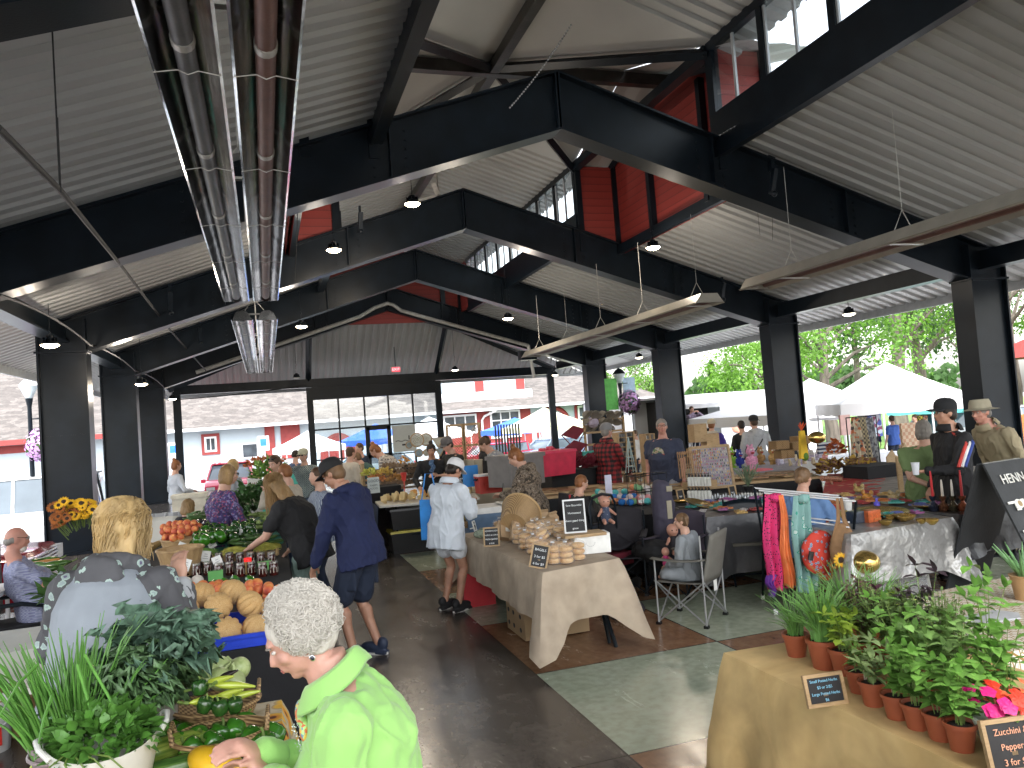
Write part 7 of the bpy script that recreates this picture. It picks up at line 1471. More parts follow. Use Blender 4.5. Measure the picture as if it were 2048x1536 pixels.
for i in range(30):
    px=758+i*3.4+rn.uniform(-3,3); py=986-(i%3)*6; j=0 if i<11 else (1 if i%3 else 0) if i<20 else (2 if i%4==0 else 0); wk[j].put((1.78+.048*i,12.72+.16*(i%3)-.01*i,.805+.03*(i%2)),['pale yellow wedge in the row of cheeses','orange wedge in the row of cheeses','dark rinded wedge in the row of cheeses'][j],'cheese',['pale cheese wedges','orange cheese wedges','dark cheese wedges'][j],rot=(rn.uniform(-.3,.3),rn.uniform(-.8,.2),rn.uniform(0,6)),sc_=.85)
for i,(px,py,c) in enumerate([(738,950,(.50,.50,.10)),(770,948,(.55,.40,.10)),(752,960,(.6,.25,.10)),(790,960,(.45,.25,.08))]): 
    p=at(px,py,Y=13.4); heap('flower_bouquet',p,(.13,.12,.09),90,.06,.05,mat('bouq%d'%i,c,.6,var=.5,sc_=60),['yellow green flower bouquet above the produce poster','orange yellow flower bouquet beside the vase','red orange flowers left of the poster','rust flowers right of the poster'][i],'bouquet',i+40)
q=MB(); q.box((0,0,.5),(.9,.6,1.0)); tag(q.build('flower_stand',blackc,smooth=False,loc=(1.75,13.9,0)),'black draped stand under the bouquets','stand')
t=thing('poster','white lettered garden poster standing in front of the bouquets','poster',at(748,985,Y=13.0),.1); q=MB(); q.box((0,0,.12),(.2,.01,.26)); q.build('panel',mat('poster_grey',(.45,.50,.50),.6),t,smooth=False)
text('GOOD',.06,ink,t,(0,-.007,.19),(R(90),0,0)); text('FARM\nFOOD',.05,ink,t,(0,-.007,.09),(R(90),0,0))
q=MB(); q.tube([(0,0,-.5),(0,0,.0)],.01,5); q.lathe([(.03,0),(.055,.14),(.045,.14),(.001,.03)],12); o=q.build('flower_vase',mat('vase_red',(.5,.05,.04),.3),loc=at(808,962,Y=12.9)); tag(o,'red vase of tulips on a thin stand above the cheeses','vase'); heap('tulips',at(808,925,Y=12.9),(.06,.05,.10),40,.06,.04,mat('tulip',(.65,.30,.05),.5,var=.6,sc_=80),'yellow and red tulips in the red vase','flowers',50)
# egg carton racks behind
eggc=mat('wicker_tray',(.20,.13,.08),.8,0,.3,30,.5,60)
for r_ in range(4):
    for c_ in range(6):
        px=778+c_*22; py=935+r_*11; 
        if 830<px<895: continue
        q=MB(); q.box((0,0,.03),(.26,.12,.05)); 
        for k in range(4): q.ell((-.09+.06*k,0,.065),(.03,.035,.03),n=8,k=5)
        tag(q.build('egg_tray',eggc,loc=at(px,py,Y=14.2)),'brown tray of small round goods on the tiered rack','tray','brown trays on the tiered rack')
q=MB()
for r_ in range(4): z_=at(800,942+r_*11,Y=14.2).z; q.bbox((-.6,-.12,z_-.03),(1.3,.12,z_-.01))
q.bbox((-.6,-.1,0),(-.55,.1,1.4)); q.bbox((1.25,-.1,0),(1.3,.1,1.4)); tag(q.build('tiered_rack',wood,smooth=False,loc=(at(800,940,Y=14.3).x-.1,14.35,0)),'pale tiered rack behind the cheese table','rack')
# macrame hoops and lattice stall
hoop=mat('hoop_cream',(.50,.50,.44),.8,0,.1,40,.5,80); hoopb=mat('hoop_blue',(.30,.38,.42),.8,0,.1,40,.5,80)
def hoopat(px,py,Y,r,lab,m,sq=False):
    t=thing('macrame_hoop',lab,'wall hanging',at(px,py,Y=Y),group=None); q=MB(); n=3 if sq=='tri' else 28; q.tube([(r*math.sin(a),0,-r*math.cos(a) if sq!='tri' else -r*math.cos(a)) for a in [2*PI*i/n for i in range(n+1)]],.012,6,cap=False); q.build('ring',wood,t)
    q=MB(); 
    if sq=='tri': q.add([(r*math.sin(a),0,-r*math.cos(a)) for a in [2*PI*i/3 for i in range(3)]],[(0,1,2)])
    else:
        for i in range(16): a=PI*i/16; q.tube([(r*math.cos(a),0,r*math.sin(a)),(-r*math.cos(a),.0,-r*math.sin(a))],.006,4)
        for rr in(.3,.55,.8): q.tube([(rr*r*math.cos(a),-.004,rr*r*math.sin(a)) for a in [2*PI*i/20 for i in range(21)]],.012,4,cap=False)
    q.build('weave',m,t); return t
for a in((834,880,15,.13,'large round cream hoop left of the headband woman',hoop),(852,879,15.4,.12,'round cream hoop second from the left',hoop),(876,882,15.2,.13,'triangular cream hanging right of the round hoops',hoop,'tri'),(838,906,15,.07,'small round hoop in the lower row',hoopb),(880,902,15,.10,'triangular pale blue hanging in the lower row',hoopb,'tri'),(818,890,15.2,.06,'pale blue hoop at the left end of the stall',hoopb),(853,905,15.2,.06,'second small hoop in the lower row',hoop)): hoopat(*a)
t=thing('wooden_lattice','folding pale wood lattice screen behind the grey capped man','lattice screen',(0,0,0)); a_=at(893,850,Y=15.6); b_=at(958,850,Y=15.6); zt=a_.z; 
q=MB(); W_=b_.x-a_.x
for x in(0,W_*.48,W_*.52,W_): q.box((a_.x+x,15.6,zt/2+.0),(.045,.045,zt))
for z in(.5,zt-.45,zt-.02): q.box((a_.x+W_/2,15.6,z),(W_,.035,.045))
q.build('frame',wood,t,smooth=False); q=MB(); n=14
for i in range(-n,n):
    for s in(-1,1):
        pts=[]; x0=W_*i/n*1.2; z0=zt-1.5
        for k in range(31):
            x=x0+ (k/30)*1.5*1 if s>0 else W_-x0-(k/30)*1.5; z=z0+1.5*k/30
            if 0<=x<=W_: pts.append((a_.x+x,15.6+s*.012,z))
        if len(pts)>1: q.tube([pts[0],pts[-1]],.014,4,flat=.5)
q.build('slats',wood,t,smooth=False)
TL=[(2.9,13.3),(5.2,13.0),(5.6,15.0),(3.2,15.3)]; table(TL,.78,'table with a cream cloth in front of the lattice screen'); cloth(TL,.783,.6,mat('cloth_cream2',(.45,.40,.30),.9,0,.06,3,.3,10,bd=.01),'cream cloth on the table in front of the lattice',seed=30,corner=.1)
for i,(px,py,c) in enumerate([(940,925,'cloth_cream2'),(955,922,'cloth_cream2')]): q=MB(); q.lathe([(.10,0),(.11,.26),(.10,.26),(.001,.25)],14); tag(q.build('enamel_pot',MATS[c],loc=at(px,955,z=.80) if 0 else at(px,948,Y=13.6)),['left cream enamel pot by the lattice','right cream enamel pot by the lattice'][i],'pot')
q=MB(); q.box((0,0,.13),(.24,.1,.34)); tag(q.build('blue_bag',mat('bag_azure',(.02,.22,.62),.5),smooth=False,loc=at(942,968,Y=12.3)),'bright blue bag beside the white apron','bag')
bm_=at(851,1040,Y=8.5); q=MB(); q.box((0,0,0),(.03,.24,.44),tap=.95); q.tube([(0,-.09,.22),(.02,-.04,.5),(.03,.04,.5),(0,.09,.22)],.008,5); o=q.build('shoulder_bag',mat('bag_azure',(.02,.22,.62)),smooth=False,loc=(bm_.x+.06,bm_.y,bm_.z)); o.rotation_euler=(0,0,R(60)); tag(o,'flat azure blue bag hanging at the back of the white shirted woman','bag')
# ---------- middle tables: wooden ware
def stall(c,z,drop,m,l1,l2,seed,corner=.12,**k): P_=pts4(c); table(P_,.765,l1); return cloth(P_,.768,drop,m,l2,seed=seed,corner=corner,**k)
TW=[(3.9,11.2),(8.0,9.9),(8.5,11.0),(4.3,12.6)]; table(TW,.80,'long table of wooden boards in front of the red plaid man',m=wood); cloth(offset_in(TW,.03),.77,.62,blackc,'black skirt below the wooden board table',seed=31,corner=0,flare=.02)
boardk=K1('cutting_board',lambda q:(q.box((0,0,.012),(.42,.2,.024)),),pat('walnut','wood',[(.10,.045,.02),(.28,.15,.07),(.40,.26,.14)],6,.4,.1,stretch=(1,6,6)),20)
boardl=K1('cutting_board',lambda q:(q.box((0,0,.012),(.5,.24,.024)),),wood,20)
rn=random.Random(12)
for i in range(26):
    u=(i%13)/13; x=4.2+3.9*u; y=11.45-1.25*u+.35*(i//13); (boardk if i%3 else boardl).put((x,y,.80+.026*(i%2)),'dark walnut board lying on the long table' if i%3 else 'pale maple board lying on the long table','cutting board','walnut boards on the long table' if i%3 else 'maple boards on the long table',rz=rn.uniform(-.5,.5),rot=(0,0,-.3+rn.uniform(-.3,.3)))
for i,(px,py) in enumerate([(1215,950),(1235,955),(1278,955),(1300,952),(1322,945)]): q=MB(); q.lathe([(.08,0),(.15,.07),(.145,.075),(.075,.01),(.001,.01)],20); tag(q.build('wooden_bowl',wood,loc=at(px,py,z=.83)),['leftmost wooden bowl on the long table','wooden bowl second from left','round shallow wooden bowl in the middle','wooden bowl near the old man','wooden bowl touching the black display rack'][i],'bowl')
# right hand red tub, dark table, backs
tote(at(1105,950,Y=12.2),.3,.65,.42,.42,'large red plastic tub behind the ginger bun woman',mat('tub_red',(.50,.02,.06),.4),mat('tub_red2',(.55,.03,.08),.4))
for i,(px,py,Y,m) in enumerate([(1085,912,12.3,'tub_red'),(1100,908,12.4,'tub_red2')]): 
    q=MB(); q.lathe([(.04,0),(.07,.06),(.06,.13),(.05,.13)],12); q.tube([(.06,0,.03),(.11,0,.07),(.06,0,.11)],.01,5); tag(q.build('red_teapot',MATS[m],loc=at(px,py,Y=Y)),['left red pot on the red tub','right red pot on the red tub'][i],'pot')
# folded red camping chairs (maroon)
mar=mat('maroon_fabric',(.16,.015,.03),.8)
for i,(px,py,Y) in enumerate([(1148,868,15),(1150,898,14.8)]): q=MB(); q.add([(-.28,0,.0),(.05,0,-.12),(.28,0,.08),(.0,0,.18)],[(0,1,2,3)]); q.tube([(-.28,0,0),(.2,.1,-.5)],.012,5); q.tube([(.28,0,.08),(-.1,.1,-.5)],.012,5); o=q.build('camp_stool',mar,smooth=False,loc=at(px,py,Y=Y)); o.modifiers.new('t','SOLIDIFY').thickness=.02; tag(o,['upper maroon folding stool hung by the end post','lower maroon folding stool hung by the end post'][i],'stool')
q=MB(); q.box((0,0,.3),(1.3,.7,.6)); tag(q.build('display_case',blackc,smooth=False,loc=at(1160,965,Y=12.8).xy.to_3d()+V((0,0,.45))),'dark display case left of the red plaid man','case')
heap('maroon_cloths',at(1150,935,Y=12.6),(.40,.3,.14),90,.2,.16,mar,'pile of maroon cloths left of the red plaid man','cloth pile',60); 
for i,(px,py,c) in enumerate([(1178,915,(.05,.35,.30)),(1184,930,(.20,.65,.05)),(1172,925,(.7,.35,.15))]): q=MB(); q.box((0,0,.05),(.28,.2,.12)); tag(q.build('folded_bag',mat('fold%d'%i,c,.6),smooth=False,loc=at(px,py,Y=12.6)),['teal folded bag beside the red plaid man','lime green box beside the red plaid man','peach coloured cloth beside the red plaid man'][i],'bag')
# vertical slats stand, clear case
q=MB()
for i in range(9): q.box((-.25+.06*i,0,.35),(.03,.02,.8))
tag(q.build('leather_straps',mat('strap_black',(.02,.02,.02),.5),smooth=False,loc=at(1020,925,Y=14.6)),'row of hanging black belts behind the ginger bun woman','belts')
# hat rack and shelf of caps
rn=random.Random(33); capcols=[(.25,.24,.22),(.08,.08,.09),(.35,.28,.15),(.18,.12,.08),(.4,.38,.34)]
def capmk():
    q=MB(); q.lathe([(.10,0),(.098,.05),(.06,.10),(.001,.115)],14); q.ell((0,.11,.005),(.075,.07,.012)); return q.build('baseball_cap',mat('cap_mix',(.2,.18,.15),.8,0,.6,.7))
ck=Kind(capmk)
for i in range(14): ck.put(at(1175+(i%5)*15+rn.uniform(-3,3),832+(i//5)*14,Y=14.6+.05*i),'cap for sale on the hat rack behind the red plaid man','cap','caps on the hat rack',rot=(.6,.2,rn.uniform(2.4,4)))
q=MB(); 
for x in(-.45,.0,.45): q.box((x,0,.95),(.04,.04,1.9))
for z in(1.85,1.6,1.35,1.0): q.box((0,0,z),(.94,.04,.04))
tag(q.build('hat_rack',wood,smooth=False,loc=at(1208,850,Y=15).xy.to_3d()),'pale wooden rack holding the caps','rack')
q=MB(); q.ell((0,0,0),(.12,.12,.11)); q.lathe([(.16,-.04),(.18,-.045)],14); tag(q.build('sun_hat',mat('lavender_hat',(.42,.36,.45),.9)),'pale lavender sun hat at the top left of the hat rack','hat').location=at(1186,845,Y=14.8)
# shelf units with dark bottles (tall grid racks)
def gridrack(px0,px1,py0,py1,Y,lab,mfill,nc,nr,fm,seed=0,item=(.05,.05,.09),group=None):
    a=at(px0,py0,Y=Y); b=at(px1,py1,Y=Y); x0,x1,z1,z0=a.x,b.x,a.z,b.z; t=thing('display_rack',lab,'rack',(x0,Y,0)); q=MB()
    for x in(0,(x1-x0)/2,x1-x0): q.box((x,0,z1/2),(.03,.25,z1))
    for j in range(nr+1): q.box(((x1-x0)/2,0,z0+(z1-z0)*j/nr-.01),(x1-x0,.24,.014))
    q.build('frame',fm,t,smooth=False); rn=random.Random(seed); q=MB(); ms=mfill; 
    for j in range(nr):
        for i in range(nc): q.cur=rn.randrange(len(ms)); h=(z1-z0)/nr*rn.uniform(.5,.8); q.box(((x1-x0)*(i+.5)/nc,-.05,z0+(z1-z0)*j/nr+h/2),((x1-x0)/nc*.7,.1,h))
    o=q.build('rack_goods',ms,t,smooth=False); o['kind']='stuff'; return t
bw=[mat('goods_black',(.02,.02,.022),.3),mat('goods_white',(.6,.6,.58),.5),mat('goods_amber',(.25,.12,.04),.3),mat('goods_grey',(.2,.2,.2),.5)]
gridrack(1230,1268,865,948,13.4,'wooden rack of small dark bottles right of the red plaid man',[bw[0],bw[0],bw[3]],6,9,wood,1)
gridrack(1285,1308,868,940,13.8,'rack of mixed bottles behind the old man',bw,4,7,wood,2)
bx=[mat('bead%d'%i,c,.4) for i,c in enumerate([(.5,.45,.42),(.45,.08,.08),(.05,.05,.06),(.6,.35,.08),(.15,.15,.3),(.35,.15,.3)])]
t=thing('earring_board','leaning wooden framed board covered with rows of colourful earrings','display board',at(1430,975,Y=10.3),rot=(R(-12),R(0),R(-14)),sc_=.80); q=MB(); 
for x in(-.37,.37): q.box((x,0,.12),(.05,.03,1.35))
for z in(.78,-.0): q.box((0,0,z),(.74,.03,.05))
q.build('frame',wood,t,smooth=False); q=MB(); q.box((0,.012,.4),(.70,.006,.76)); q.build('backing',mat('felt_grey',(.35,.33,.34),.9),t,smooth=False); q=MB(); rn=random.Random(3)
for j in range(13):
    for i in range(20): q.cur=rn.randrange(6); q.box((-.32+.0335*i,-.004,.06+.055*j+rn.uniform(-.008,.008)),(.014,.01,.034),(0,rn.uniform(-.4,.4),0))
o=q.build('earrings',bx,t,smooth=False); o['kind']='stuff'
for i,(px,py) in enumerate([(1395,866),(1392,905),(1420,885)]): q=MB(); q.box((0,0,.0),(.24,.2,.30 if i!=1 else .14)); o=tag(q.build('wooden_box',wood,smooth=False,loc=at(px,py,Y=11.4)),['tall pale wooden box in front of the food trailer hatch','flat pale wooden box under the tall one','pale wooden box behind the earring board'][i],'wooden box')
# driftwood cone trees
t=thing('metal_obelisk','slim pale blue metal obelisk on the wooden ware table','ornament',at(1262,945,Y=11.6)); q=MB()
for s in(-1,1): q.tube([(s*.07,-.05,0),(0,0,.58)],.008,5); q.tube([(s*.07,.05,0),(0,0,.58)],.008,5)
for z in(.1,.25,.4): w_=.07*(1-z/.58); q.box((0,0,z),(2*w_,2*w_,.01))
q.build('frame',mat('verdigris',(.35,.45,.45),.6),t)
# ---------- black table of yarn, soaps and bottles
TK=[(3.75,8.5),(5.0,7.9),(6.3,9.2),(4.4,10.3)]; table(TK,.765,'table under the black cloth with soaps and bottles'); cloth(TK,.768,.70,blackc,'black cloth on the soap and bottle table',seed=35,corner=.05,waves=8)
yarn=[mat('yarn%d'%i,c,.9,0,.2,60,.6,120) for i,c in enumerate([(.55,.50,.40),(.10,.45,.45),(.6,.25,.25),(.02,.15,.45),(.6,.55,.55),(.65,.25,.12),(.20,.40,.20)])]
yk=[K1('yarn_ball',lambda q:q.ell((0,0,0),(.05,.05,.045),n=14,k=10,wob=lambda a,z:1+.03*math.sin(a*9)),m) for m in yarn]; YN=['cream','turquoise','coral','deep blue','white','orange','leaf green']; rn=random.Random(2)
for r_,(y,n,x0,x1) in enumerate([(1003,15,1195,1335),(994,15,1190,1335),(976,9,1265,1335),(985,12,1195,1330)]):
    for i in range(n): j=rn.randrange(7); yk[j].put(at(x0+(x1-x0)*i/n+rn.uniform(-3,3),y+rn.uniform(-2,2),z=.82+(.12 if y<980 else .04*(r_%2))),YN[j]+' soft ball of yarn or soap in the black wire racks','yarn',YN[j]+' yarn balls in the racks')
t=thing('wire_rack','black wire grid rack among the yarn balls','rack',at(1298,1012,z=.77),R(20)); q=MB()
for x in(-.24,-.08,.08,.24):
    for y in(-.12,.12): q.tube([(x,y,0),(x,y,.42)],.005,4)
for z in(.0,.2,.4):
    for y in(-.12,.12): q.tube([(-.24,y,z),(.24,y,z)],.005,4)
    for x in(-.24,.24): q.tube([(x,-.12,z),(x,.12,z)],.005,4)
q.build('frame',steel,t); 
q=MB(); q.box((0,0,.04),(.22,.16,.07)); tag(q.build('coral_tray',mat('tray_coral',(.65,.10,.06),.5),smooth=False,loc=at(1262,1008,z=.775)),'shallow coral red tray of soaps','tray')
for i,px in enumerate((1325,1350)): card(px-40,1010,.78,['white label below the wire rack on the left','white label below the wire rack on the right'][i],w=.09,h=.04)
t=thing('notice','tall white paper notice standing among the soaps','notice',at(1220,1008,z=.77),.2); q=MB(); q.box((0,0,.2),(.11,.004,.38)); q.build('paper',mat('paper_lilac',(.55,.55,.68),.7),t,smooth=False)
btm=[mat('bottle_white',(.62,.62,.58),.3),mat('bottle_cap_black',(.02,.02,.02),.3)]
def bot(): 
    t=bpy.data.objects.new('lotion_bottle',None); sc.collection.objects.link(t); q=MB(); q.lathe([(.028,0),(.03,.01),(.03,.11),(.015,.125)],14); q.build('body',btm[0],t); q=MB(); q.lathe([(.016,.125),(.016,.15),(.006,.155),(.006,.17),(.001,.17)],10); q.box((-.012,0,.168),(.035,.01,.008)); q.build('pump',btm[1],t); return t
bk=Kind(bot)
for i in range(7): bk.put(at(1380+6.6*i,1000,z=.77),'white pump bottle in the front row','bottle','front row of white bottles'); bk.put(at(1380+6.4*i,972,z=.90),'white pump bottle on the raised shelf','bottle','raised row of white bottles')
q=MB(); q.box((0,0,.05),(.5,.14,.10)); tag(q.build('riser',wood,smooth=False,loc=at(1400,976,z=.80)),'wooden riser under the back row of white bottles','shelf')
for i,(px,py) in enumerate([(1364,1003),(1468,995)]): sign(at(px,py,z=.775),.12,.16,['plain dark chalkboard left of the white bottles','plain dark chalkboard right of the white bottles'][i],'SOAP',rz=.2,ts=.02)
dc=Kind(lambda: (lambda q: (q.lathe([(.014,0),(.016,.03),(.008,.045),(.008,.055),(.001,.055)],10),q.build('small_bottle',mat('vial',(.30,.32,.34),.1,.2)))[1])(MB()))
for i in range(16): dc.put(at(1425+5.5*i,1000-2*(i%3),z=.77),'tiny glass vial beside the white bottles','bottle','tiny glass vials',sc_=1.2)
for i in range(8): bk.put(at(1485+6*i,996,z=.77),'dark small candle jar near the potted lavender','jar','candle jars near the lavender',sc_=.55)
p=at(1497,985,z=.8); t=thing('potted_lavender','lavender plant in a dark pot on the bottle table','potted plant',p); q=MB(); q.lathe([(.05,0),(.07,.09),(.06,.09),(.001,.08)],14); q.build('pot',tblk,t); q=MB(); rn=random.Random(4)
for i in range(60): a=rn.uniform(0,6.3); r_=rn.uniform(.02,.17); q.tube([(0,0,.08),(r_*.5*math.cos(a),r_*.5*math.sin(a),.2),(r_*math.cos(a),r_*math.sin(a),.26+rn.uniform(0,.12))],[.002,.002,.006],4)
q.build('stems',lf('lav',(.14,.20,.12)),t)
# upright tools in a tub (whisk like things) : brush stand
q=MB(); rn=random.Random(5)
for i in range(13): q.tube([(0.03*i-.2,0,0),(.03*i-.2,.02,.34+.03*math.sin(i))],.007,5); q.ell((.03*i-.2,.02,.36),(.012,.012,.03),n=8,k=6)
tag(q.build('wooden_spoons',mat('spoon_wood',(.30,.17,.08),.6,0,.4,12),loc=at(1385,955,Y=10.0)),'row of standing carved wooden spoons in front of the old man','spoons')
# ---------- knit toy table etc
lace=pat('cloth_checked','check',[(.30,.29,.36),(.45,.44,.50)],55); stall([(1455,948),(1610,945),(1590,915),(1475,918)],.77,.45,lace,'table with plush toys behind the bottle table','blue grey checked cloth on the plush toy table',36,corner=.2,waves=14)
def plush(px,py,col,lab,z=.78,s=1.):
    t=thing('plush_toy',lab,'plush toy',at(px,py,z=z),sc_=s); m=mat('plush_'+lab[:5].strip(),col,.95,0,.3,40,.6,80); q=MB(); q.ell((0,0,.10),(.07,.06,.10)); q.ell((0,-.01,.25),(.065,.06,.07)); 
    for a in(-1,1): q.ell((a*.07,-.02,.12),(.025,.03,.06)); q.ell((a*.04,-.03,.0),(.03,.045,.03)); q.ell((a*.035,0,.33),.02)
    remesh(q,'body',m,.009,t,disp=.004,ds=40); q=MB()
    for a in(-1,1): q.ell((a*.026,-.064,.27),.014)
    q.build('eye',mat('eye_toy',(.7,.7,.7),.3),t); q=MB(); q.ell((0,-.062,.225),(.03,.012,.014)); q.build('mouth',mat('mouth_toy',(.35,.02,.02),.6),t); return t
plush(1463,935,(.25,.50,.04),'lime green plush toy with open mouth',s=1.15); plush(1480,935,(.03,.05,.30),'blue plush toy next to the lime one',s=1.0); plush(1503,938,(.65,.30,.45),'pink and white plush toy',s=1.3); plush(1522,928,(.35,.20,.08),'brown plush toy beside the pink one'); plush(1545,928,(.45,.27,.10),'tan plush toy at the right of the plush row')
q=MB(); q.box((0,0,.0),(.42,.3,.03)); tag(q.build('pink_mat',mat('mat_pink',(.75,.18,.22),.8),smooth=False,loc=at(1515,940,z=.785)),'coral pink mat in front of the plush toys','mat')
rn=random.Random(9); packs=[mat('pack%d'%i,c,.25,0,.4,30) for i,c in enumerate([(.6,.55,.55),(.6,.25,.25),(.35,.30,.40),(.5,.4,.25)])]
pk=[Kind(lambda m=m:(lambda q:(q.box((0,0,.05),(.13,.05,.12),tap=.7),q.build('gift_bag',m,smooth=False))[1])(MB())) for m in packs]
for i in range(34): j=rn.randrange(4); pk[j].put(at(rn.uniform(1545,1650),rn.uniform(905,932),z=.79),['clear','rosy','lilac','tan'][j]+' wrapped sweet packet heaped behind the gold balloon side','packet',['clear','rosy','lilac','tan'][j]+' wrapped packets',rot=(rn.uniform(-.4,.4),0,rn.uniform(0,6)))
for i,(px,py,Y) in enumerate([(1558,890,10.4),(1590,892,10.4),(1568,908,10.4),(1600,880,10.6)]): q=MB(); q.box((0,0,0),(.24,.2,.13)); q.box((0,-.102,0),(.02,.004,.11)); tag(q.build('wicker_case',pat('case_brown','check',[(.35,.22,.10),(.22,.13,.06)],60),smooth=False,loc=at(px,py,Y=Y)),['left woven case behind the plush toys','middle woven case behind the plush toys','lower woven case behind the plush toys','upper right woven case by the column'][i],'case')
# balloons
def balloon(px,py,Y,lab,r=(.17,.12,.12),rot=(0,0,0),knot=True):
    t=thing('gold_balloon',lab,'balloon',at(px,py,Y=Y),rot=rot); m=mat('gold_foil',(.55,.38,.12),.18,.9,.15,5,.05,8); q=MB(); q.ell((0,0,0),r,n=28,k=18); q.lathe([(.001,0),(.02,-.02)],8,c=(0,0,-r[2])); q.build('body',m,t); return t
balloon(1634,875,9.6,'gold balloon floating above the red cloth table',(.145,.1,.09),(0,.05,.1)); b_=balloon(1730,1124,5.6,'gold balloon by the scarf rack behind the chives',(.125,.125,.10))
# red cloth table, brown cloth flowers
redc=pat('cloth_red_print','floral',[(.55,.25,.12),(.45,.10,.05),(.5,.3,.2),(.42,.02,.02)],7,.85); stall([(1640,1012),(1752,1000),(1776,945),(1655,948)],.77,.5,redc,'table under the red printed cloth','bright red printed cloth behind the seated woman',37)
heap('fabric_flowers',at(1690,940,z=.85),(.5,.35,.14),150,.13,.12,pat('sunflower_fabric','print',[(.45,.28,.04),(.12,.05,.03),(.35,.22,.05),(.25,.14,.12)],25),'pile of brown and mustard sunflower fabrics on the red table','fabric',70,curl=.6); heap('autumn_garland',at(1672,905,z=1.0),(.18,.14,.22),90,.09,.06,mat('garland_orange',(.50,.13,.03),.7,var=.6,sc_=50),'hanging orange autumn garland beside the gold balloon','garland',71)
t=thing('scarecrow_figure','yellow scarecrow figure with red straw hair beside the balloon','figure',at(1607,905,Y=9.9)); q=MB(); q.box((0,0,.12),(.14,.06,.42),tap=.6); q.build('dress',mat('dress_yellow',(.65,.42,.03),.8),t,smooth=False); q=MB()
for i in range(8): q.tube([(0,0,.33),(-.05+.02*i,0,.42+.02*(i%3))],.006,4)
q.build('straw',mat('straw_red',(.6,.08,.02),.7),t); q=MB(); q.ell((.02,0,-.06),(.06,.05,.07)); q.build('greenery',lfA,t)
# barn wood cloth table, wooden cutouts, signs
bw_=pat('barn_wood','wood',[(.12,.11,.10),(.30,.27,.24),(.20,.18,.165)],2.2,.85,.2,stretch=(.4,1,5)); barn=[(1700,1003),(2010,968),(1985,930),(1735,945)]
stall(barn,.77,.72,bw_,'table under the weathered wood print cloth','weathered grey wood print cloth behind the green shirted woman',38,corner=.05,amp=.03,waves=5)
for i,(px,py,w_,h_) in enumerate([(1790,945,.30,.34),(1815,930,.26,.36)]): q=MB(); q.prism([(-w_/2,0),(w_/2,0),(w_*.55,h_*.6),(w_*.2,h_*.75),(.02,h_),(-w_*.4,h_*.7)],.02,M4(rot=(R(82),0,.1))); o=q.build('wood_cutout',wood,smooth=False,loc=at(px,py,z=.79)); tag(o,['left plywood state shaped cutout with a dark disc','right plywood cutout on the barn wood table'][i],'wood craft'); q=MB(); q.ell((-.02,-.04,.1),(.045,.006,.045)); q.build('disc',mat('disc_grey',(.12,.11,.11),.7),o)
t=thing('measuring_stick','tall pale wooden ruler post standing by the green shirted woman','post',at(1806,1015,Y=7.6).xy.to_3d(),.0); q=MB(); q.box((0,0,.6),(.07,.02,1.2)); q.build('board',wood,t,smooth=False)
q=MB(); q.box((0,0,.55),(.7,.5,.5)); tag(q.build('black_box',blackc,smooth=False,loc=at(1750,950,Y=9.3).xy.to_3d()+V((0,0,.15))),'black draped box behind the sunflower fabrics','box')
# aprons hanging on a rack, quilts
apm=[pat('apron1','print',[(.35,.30,.22),(.06,.05,.05),(.45,.14,.06),(.5,.42,.3)],20),pat('apron2','plaid',[(.06,.05,.05),(.40,.33,.2),(.2,.17,.12)],14),pat('apron3','print',[(.25,.26,.28),(.35,.36,.36),(.12,.12,.14)],26)]
for i,(px,m) in enumerate(((1708,0),(1722,1),(1738,2))):
    q=MB(); q.grid(lambda u,v: ((u-.5)*(.12+.20*v)+.01*math.sin(u*14),.02*math.sin(u*18+i)*(.3+v),-.78*v),14,8); o=q.build('apron',apm[m],loc=at(px,835,Y=10.2+.12*i)); o.modifiers.new('t','SOLIDIFY').thickness=.012; tag(o,['orange floral apron at the left of the hanging row','brown plaid apron in the middle of the hanging row','grey print apron at the right of the hanging row'][i],'apron')
q=MB(); q.tube([(-.3,0,1.62),(.3,0,1.62)],.009,6); q.tube([(-.3,0,0),(-.3,0,1.62)],.009,6); q.tube([(.3,0,0),(.3,0,1.62)],.009,6); tag(q.build('garment_rail',steel,loc=at(1722,835,Y=10.4).xy.to_3d()),'black rail holding the hanging aprons','rail')
# tent interior goods
for i,(px,py,Y,c,w_,h_) in enumerate([(1655,895,12.6,'stripe',.45,.22),(1690,850,16,'(p)',.3,.5),(1820,870,14,'cards',.5,.55),(1750,850,16.5,'blue',.4,.6)]):
    m=[pat('stripe_nw','stripe',[(.6,.6,.62),(.03,.04,.10)],14,rot=(0,R(90),0)),mat('cloth_pinkish',(.55,.36,.33),.9),pat('cards','check',[(.62,.48,.34),(.5,.28,.18)],13),pat('blue_goods','print',[(.08,.12,.4),(.5,.5,.6),(.2,.05,.1),(.4,.5,.6)],9)][i]
    q=MB(); q.box((0,0,0),(w_,.06,h_)); o=q.build('stall_goods',m,smooth=False,loc=at(px,py,Y=Y)); tag(o,['navy and white striped cushion behind the fabrics','pale pink cloth hanging in the large tent','sloping board of small picture cards behind the green shirted woman','blue clothes hanging under the large tent'][i],['cushion','cloth','card display','clothes'][i])
q=MB(); q.box((0,0,.45),(2.4,.8,.75)); tag(q.build('stall_table',white,smooth=False,loc=at(1700,900,Y=15.6).xy.to_3d()+V((0,0,-.3))),'white clothed table under the large tent','table')
for i,px in enumerate((1843,1853)): q=MB(); q.box((0,0,0),(.10,.05,.85)); tag(q.build('scarf_strip',pat('yellow_black','check',[(.65,.55,.05),(.03,.03,.02)],22) if i==0 else apm[0],smooth=False,loc=at(px,872,Y=13)),['yellow and black checked hanging scarf behind the tracksuit man','dark hanging scarf next to the yellow one'][i],'scarf')
